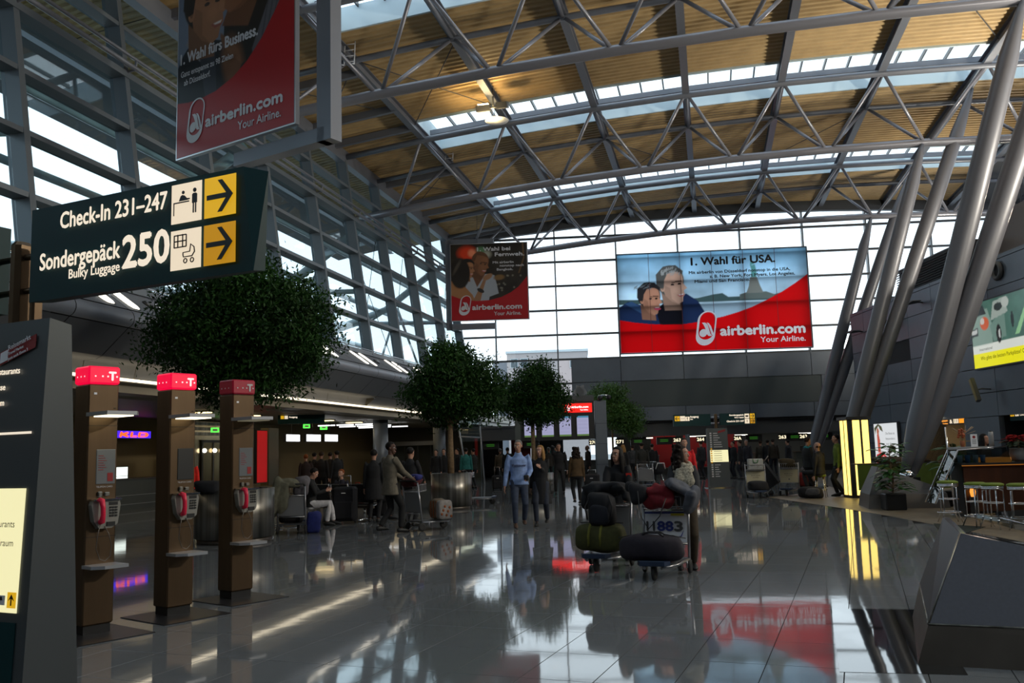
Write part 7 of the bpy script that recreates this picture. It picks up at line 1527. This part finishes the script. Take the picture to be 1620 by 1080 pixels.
q = fl(757, 797); tG = put(TP_, (q.x, q.y, 0), math.radians(95), 'empty trolley standing right of the middle steel planter')
q = fl(1026, 775); tH = put(TP_, (q.x, q.y, 0), math.radians(170), 'distant trolley pushed by the man in the dark green coat')
def on(tr, v, name, lab, cat, rz=0): return thing(name, lab, cat, wpt(tr, v), tr.rotation_euler.z + rz)
OLIVE = cloth('olive_duffel', (.055, .055, .012)); YST = cloth('yellow_stripe', (.20, .19, .03)); DPUR = cloth('dark_purple_bag', (.018, .014, .022)); BLK = cloth('black_nylon', (.008, .008, .011)); CREDS = cloth('dark_red_knit', (.16, .004, .010)); GREYJ = cloth('grey_jacket', (.075, .08, .10))
d = on(tA, (0, -.12, .42), 'duffel_bag', 'olive duffel bag with two yellow stripes on the left loaded trolley', 'bag'); m = M(); m.sup((0, 0, 0), (.34, .2, .19), .55, 28, 16, amp=.18, fr=4, seed=3); m.build('bag_body', OLIVE, d)
for x in (-.13, .03):
    m = M(); m.path([(x, -.205, -.10), (x, -.212, .03), (x + .01, -.18, .13), (x + .01, -.10, .185), (x + .01, .1, .185)], .02, 6, sq=.3); m.build('stripe', YST, d)
m = M(); m.path([(-.3, 0, .19), (.3, 0, .19)], .008, 5); m.build('zip', BLACK, d)
d = on(tA, (.02, -.14, .78), 'backpack', 'black backpack standing on the olive duffel bag', 'bag'); m = M(); m.sup((0, 0, 0), (.19, .15, .24), .6, 22, 16, amp=.2, fr=5, seed=5); m.build('bag_body', BLK, d); m = M(); m.sup((0, -.13, -.05), (.13, .05, .13), .5, 16, 10, amp=.15, fr=6); m.build('front_pocket', cloth('blackblue', (.010, .011, .018)), d)
for s in (-1, 1): m = M(); m.path([(s * .12, -.1, .2), (s * .19, -.17, .05), (s * .15, -.18, -.12)], .013, 6, sq=.4); m.build('strap', BLK, d)
d = on(tA, (-.0, .16, 1.06), 'coat_pile', 'pile of black coats lying over the basket of the left loaded trolley', 'coats'); m = M(); m.sup((0, 0, -.03), (.30, .22, .08), .7, 26, 12, amp=.5, fr=6, seed=1); m.sup((.02, -.06, .03), (.24, .16, .06), .7, 22, 10, amp=.5, fr=7, seed=8); m.sup((-.29, .0, -.14), (.05, .14, .15), .7, 14, 10, amp=.4, fr=6, seed=4); m.sup((.29, .0, -.08), (.05, .14, .10), .7, 14, 10, amp=.4, fr=6, seed=6); obj('coats', remesh(m, .013, BLK, 'coats'), d)
d = on(tB, (-.06, -.24, .37), 'duffel_bag', 'dark purple-black duffel bag lying across the trolley with the 11883 panel', 'bag'); m = M(); m.sup((0, 0, 0), (.40, .18, .165), .6, 28, 16, amp=.25, fr=4, seed=9); m.build('bag_body', DPUR, d)
for k in range(2): m = M(); m.path([(-.12 + .02 * k, -.08 + .14 * k, .15), (-.05, -.1 + .13 * k, .19), (.1, -.1 + .13 * k, .19), (.17, -.08 + .14 * k, .14)], .011, 6); m.build('handle', BLK, d)
m = M(); m.path([(-.42, -.0, .12), (0, -.03, .2), (.42, 0, .12)], .006, 5); m.build('zip', BLACK, d)
d = on(tB, (-.02, .2, 1.02), 'red_pullover', 'crumpled dark red pullover in the basket of the 11883 trolley', 'pullover'); m = M(); m.sup((0, 0, -.03), (.17, .15, .11), .8, 26, 14, amp=.7, fr=9, seed=2); m.sup((-.03, -.08, -.12), (.2, .1, .08), .8, 20, 10, amp=.6, fr=8, seed=5); obj('pullover', remesh(m, .010, CREDS, 'pullover', 1), d)
d = on(tB, (.27, .18, 1.03), 'grey_jacket', 'folded grey jacket hanging over the side of the 11883 trolley', 'jacket'); m = M(); m.sup((-.05, 0, .06), (.17, .2, .07), .7, 22, 12, amp=.5, fr=6, seed=12, R=Matrix.Rotation(.6, 3, 'Y')); m.sup((.10, 0, -.12), (.07, .18, .17), .7, 18, 12, amp=.5, fr=6, seed=15, R=Matrix.Rotation(.3, 3, 'Y')); obj('jacket', remesh(m, .012, GREYJ, 'jacket'), d)
d = on(tB, (-.27, .12, 1.0), 'shoulder_bag', 'black shoulder bag with a hanging strap on the 11883 trolley', 'bag'); m = M(); m.sup((0, 0, .02), (.12, .13, .13), .6, 18, 12, amp=.4, fr=6, seed=19); m.sup((-.13, .0, .1), (.07, .08, .07), .7, 12, 8, amp=.3, fr=6); m.build('bag_body', BLK, d); m = M(); m.path([(0, -.12, .05), (.03, -.16, -.25), (.13, -.17, -.42), (.28, -.16, -.26), (.36, -.13, -.04)], .008, 6); m.build('strap', BLACK, d)
d = on(tC, (0, .26, .98), 'shopping_bag', 'white bag with green handles in the basket of the cream advert trolley', 'bag'); m = M(); m.rbox((0, 0, 0), (.46, .16, .36), .03); m.build('bag_body', cloth('white_bag', (.36, .36, .34)), d); m = M(); m.path([(-.08, -.09, .16), (-.05, -.1, .06), (.05, -.1, .06), (.08, -.09, .16)], .012, 6); m.build('handle', cloth('green_handle', (.03, .16, .04)), d)
d = on(tC, (0, -.15, .36), 'travel_bag', 'dark travel bag on the platform of the cream advert trolley', 'bag'); m = M(); m.sup((0, 0, 0), (.3, .24, .15), .5, amp=.2, fr=4); m.build('bag_body', BLK, d)
d = on(tD, (0, .25, 1.0), 'travel_bag', 'brown bag in the basket of the amber-lit trolley', 'bag'); m = M(); m.sup((0, 0, 0), (.25, .1, .13), .5, amp=.3, fr=5); m.build('bag_body', cloth('brown_bag', (.05, .035, .015)), d)
d = on(tD, (-.62, .1, .5), 'suitcase', 'dark slanted suitcase on wheels left of the amber-lit trolley', 'suitcase'); m = M(); m.box((0, 0, .12), (.35, .5, .75), R=Matrix.Rotation(-.6, 3, 'Y')); m.build('shell', BLK, d); m = M(); m.sph((.1, -.2, -.42), .08, 12, 8); m.build('wheel', RUBBER, d); m = M(); m.path([(-.2, 0, .4), (.05, 0, .72)], .02, 6); m.build('handle', BRUSHD, d)
q = fl(1285, 788); d = thing('travel_bag', 'black and grey bag on the floor below the woman with the teal scarf', 'bag', (q.x, q.y, .17)); m = M(); m.sup((0, 0, 0), (.36, .2, .17), .6, amp=.25, fr=4); m.build('bag_body', BLK, d); m = M(); m.sup((0, -.12, .02), (.22, .1, .11), .6); m.build('grey_pocket', cloth('grey_pocket', (.06, .06, .065)), d)
q = fl(1290, 782); d = thing('red_bag', 'red bag standing behind the black and grey bag at the lounge stools', 'bag', (q.x - .25, q.y + .5, .45)); m = M(); m.sup((0, 0, 0), (.2, .14, .22), .5, amp=.2, fr=4); m.build('bag_body', cloth('dull_red_bag', (.14, .006, .006)), d); m = M(); m.path([(-.1, 0, .2), (0, 0, .32), (.1, 0, .2)], .012, 6); m.build('handle', BLACK, d); m = M(); m.bb((-.15, -.1, -.45), (.15, .1, -.2)); m.build('base', BLACK, d)
# beige man's trolley load
d = on(tE, (-.02, -.3, .42), 'round_bag', 'round bag with pale and brown stripes on the trolley of the man in beige', 'bag'); m = M(); m.lathe([(.02, -.12), (.2, -.12), (.22, -.08), (.22, .08), (.2, .12), (.02, .12)], n=26); m.v = [(v[0], v[2], v[1]) for v in m.v]; m.build('bag_body', cloth('tan_bag', (.16, .12, .08)), d)
for x in (-.1, 0, .1): m = M(); m.bb((x - .02, .115, -.17), (x + .02, .13, .17)); m.build('stripe', cloth('rust_stripe', (.25, .07, .02)), d)
d = on(tE, (-.36, -.22, .48), 'floral_bag', 'white bag with rust flower print beside the round bag', 'bag'); m = M(); m.sup((0, 0, -.06), (.08, .18, .20), .4, amp=.1, fr=4); m.build('bag_body', cloth('white_floral', (.24, .22, .21)), d)
for k in range(7): m = M(); m.sph((-.08, -.12 + .04 * k, -.2 + .26 * ((k * 37) % 10) / 10), (.012, .03, .03), 8, 5); m.build('flower_print', cloth('rust_stripe', (0, 0, 0)), d)
d = on(tE, (.05, .28, 1.0), 'coat_pile', 'dark red and blue clothes in the basket of the trolley of the man in beige', 'coats'); m = M(); m.sup((.05, 0, 0), (.24, .16, .09), .7, amp=.5, fr=6); m.build('red_garment', cloth('dark_red_garment', (.07, .008, .01)), d); m = M(); m.sup((-.12, 0, .10), (.16, .12, .08), .7, amp=.5, fr=6); m.build('blue_garment', cloth('blue_garment', (.02, .025, .16)), d)
# khaki coat on trolley
d = on(tF, (.12, .36, .92), 'khaki_coat', 'khaki coat draped over the trolley beside the near planter', 'coat'); m = M(); m.sup((.0, 0, .14), (.28, .16, .10), .7, 24, 12, amp=.5, fr=5, seed=3); m.sup((.22, .06, -.16), (.13, .17, .42), .6, 20, 16, amp=.4, fr=5, seed=4, R=Matrix.Rotation(-.25, 3, 'Y')); m.sup((.06, .12, -.1), (.16, .08, .32), .6, 20, 16, amp=.4, fr=5, seed=7); obj('coat', remesh(m, .013, cloth('khaki_coat', (.115, .11, .075)), 'coat'), d)
d = on(tF, (-.18, .2, .96), 'shopping_bag', 'grey patterned bag in the basket next to the khaki coat', 'bag'); m = M(); m.sup((0, 0, .03), (.16, .14, .2), .5, amp=.3, fr=6); m.build('bag_body', cloth('grey_pattern', (.10, .09, .10)), d)
d = on(tF, (-.42, .1, .22), 'blue_bag', 'blue bag on the floor beside the khaki coat trolley', 'bag'); m = M(); m.sup((0, 0, 0), (.15, .12, .22), .5, amp=.25, fr=6); m.build('bag_body', cloth('blue_bag', (.012, .02, .14)), d)
d = on(tF, (.1, -.2, .46), 'suitcase', 'dark suitcase on the khaki coat trolley', 'suitcase'); m = M(); m.rbox((0, 0, 0), (.5, .3, .5), .05); m.build('shell', BLK, d)
def suitcase(lab, loc, rz, w_, dd, h, hd=1.05):
    t = thing('suitcase', lab, 'suitcase', loc, math.radians(rz)); m = M(); m.rbox((0, 0, h / 2 + .06), (w_, dd, h), .05); m.build('shell', BLK, t)
    m = M(); m.rbox((0, -dd / 2 - .015, h * .4), (w_ * .8, .04, h * .5), .02); m.build('pocket', BLK, t); m = M(); m.path([(-w_ * .25, 0, h), (-w_ * .25, 0, hd), (w_ * .25, 0, hd), (w_ * .25, 0, h)], .012, 6); m.build('telescopic_handle', CHROME, t)
    for s in (-1, 1): m = M(); m.lathe([(.045, -.02), (.05, 0), (.045, .02)], n=12); m.v = [(v[2] + s * w_ * .4, v[0] + dd * .3, v[1] + .05) for v in m.v]; m.build('wheel', RUBBER, t)
    m = M(); m.rbox((0, -dd / 2 - .01, h * .9), (.1, .02, .02), .005); m.build('badge', WHITE, t); return t
q = fl(541, 829); suitcase('tall black suitcase, larger of two, left of the seated balding man', (q.x, q.y + .2, 0), 8, .55, .32, .80, 1.12)
q = fl(594, 820); suitcase('rounded black suitcase, smaller of two, right of the seated balding man', (q.x, q.y + .2, 0), -5, .55, .32, .68, .78)
q = fl(787, 775); suitcase('black trolley case standing left of the man in blue', (q.x, q.y, 0), 20, .42, .3, .55, .95)
q = atY(912, 725, 30); suitcase('black suitcase behind the woman in the brown jacket', (q.x + .5, q.y, 0), 0, .5, .3, .7, .9)
q = fl(1040, 770); t = thing('pushchair', 'dark pushchair with a pale hood rim beyond the trolley women', 'pushchair', (q.x, q.y, 0), .6)
m = M(); m.sup((0, 0, .75), (.24, .35, .26), .7, amp=.1); m.build('seat_hood', BLK, t); m = M(); m.path([(.2, -.3, .06), (.24, .1, .6), (.24, .45, 1.0), (-.24, .45, 1.0), (-.24, .1, .6), (-.2, -.3, .06)], .018, 8); m.build('frame', CHROME, t)
for (x, y) in ((.24, -.3), (-.24, -.3), (.24, .35), (-.24, .35)): m = M(); m.lathe([(.06, -.02), (.1, 0), (.06, .02)], n=14); m.v = [(v[2] + x, v[0] + y, v[1] + .1) for v in m.v]; m.build('wheel', RUBBER, t)
m = M(); m.path([(-.22, -.3, .72), (-.15, -.34, .95), (.15, -.34, .95), (.22, -.3, .72)], .02, 6); m.build('hood_rim', WHITE, t)
# computer desk items on the near planter
d = thing('rucksack', 'dark rucksack lying on the rim of the near steel planter', 'bag', (c1.x - .15, c1.y - .6, 1.08)); m = M(); m.sup((0, 0, 0), (.3, .18, .12), .6, amp=.4, fr=5); m.build('bag_body', BLK, d)
m = M()
# ------------------------------------------------------------------ tidy up
for s_ in list(D.scenes):
    if s_ is not SC: D.scenes.remove(s_)
for b_ in list(D.meshes):
    if b_.users == 0: D.meshes.remove(b_)
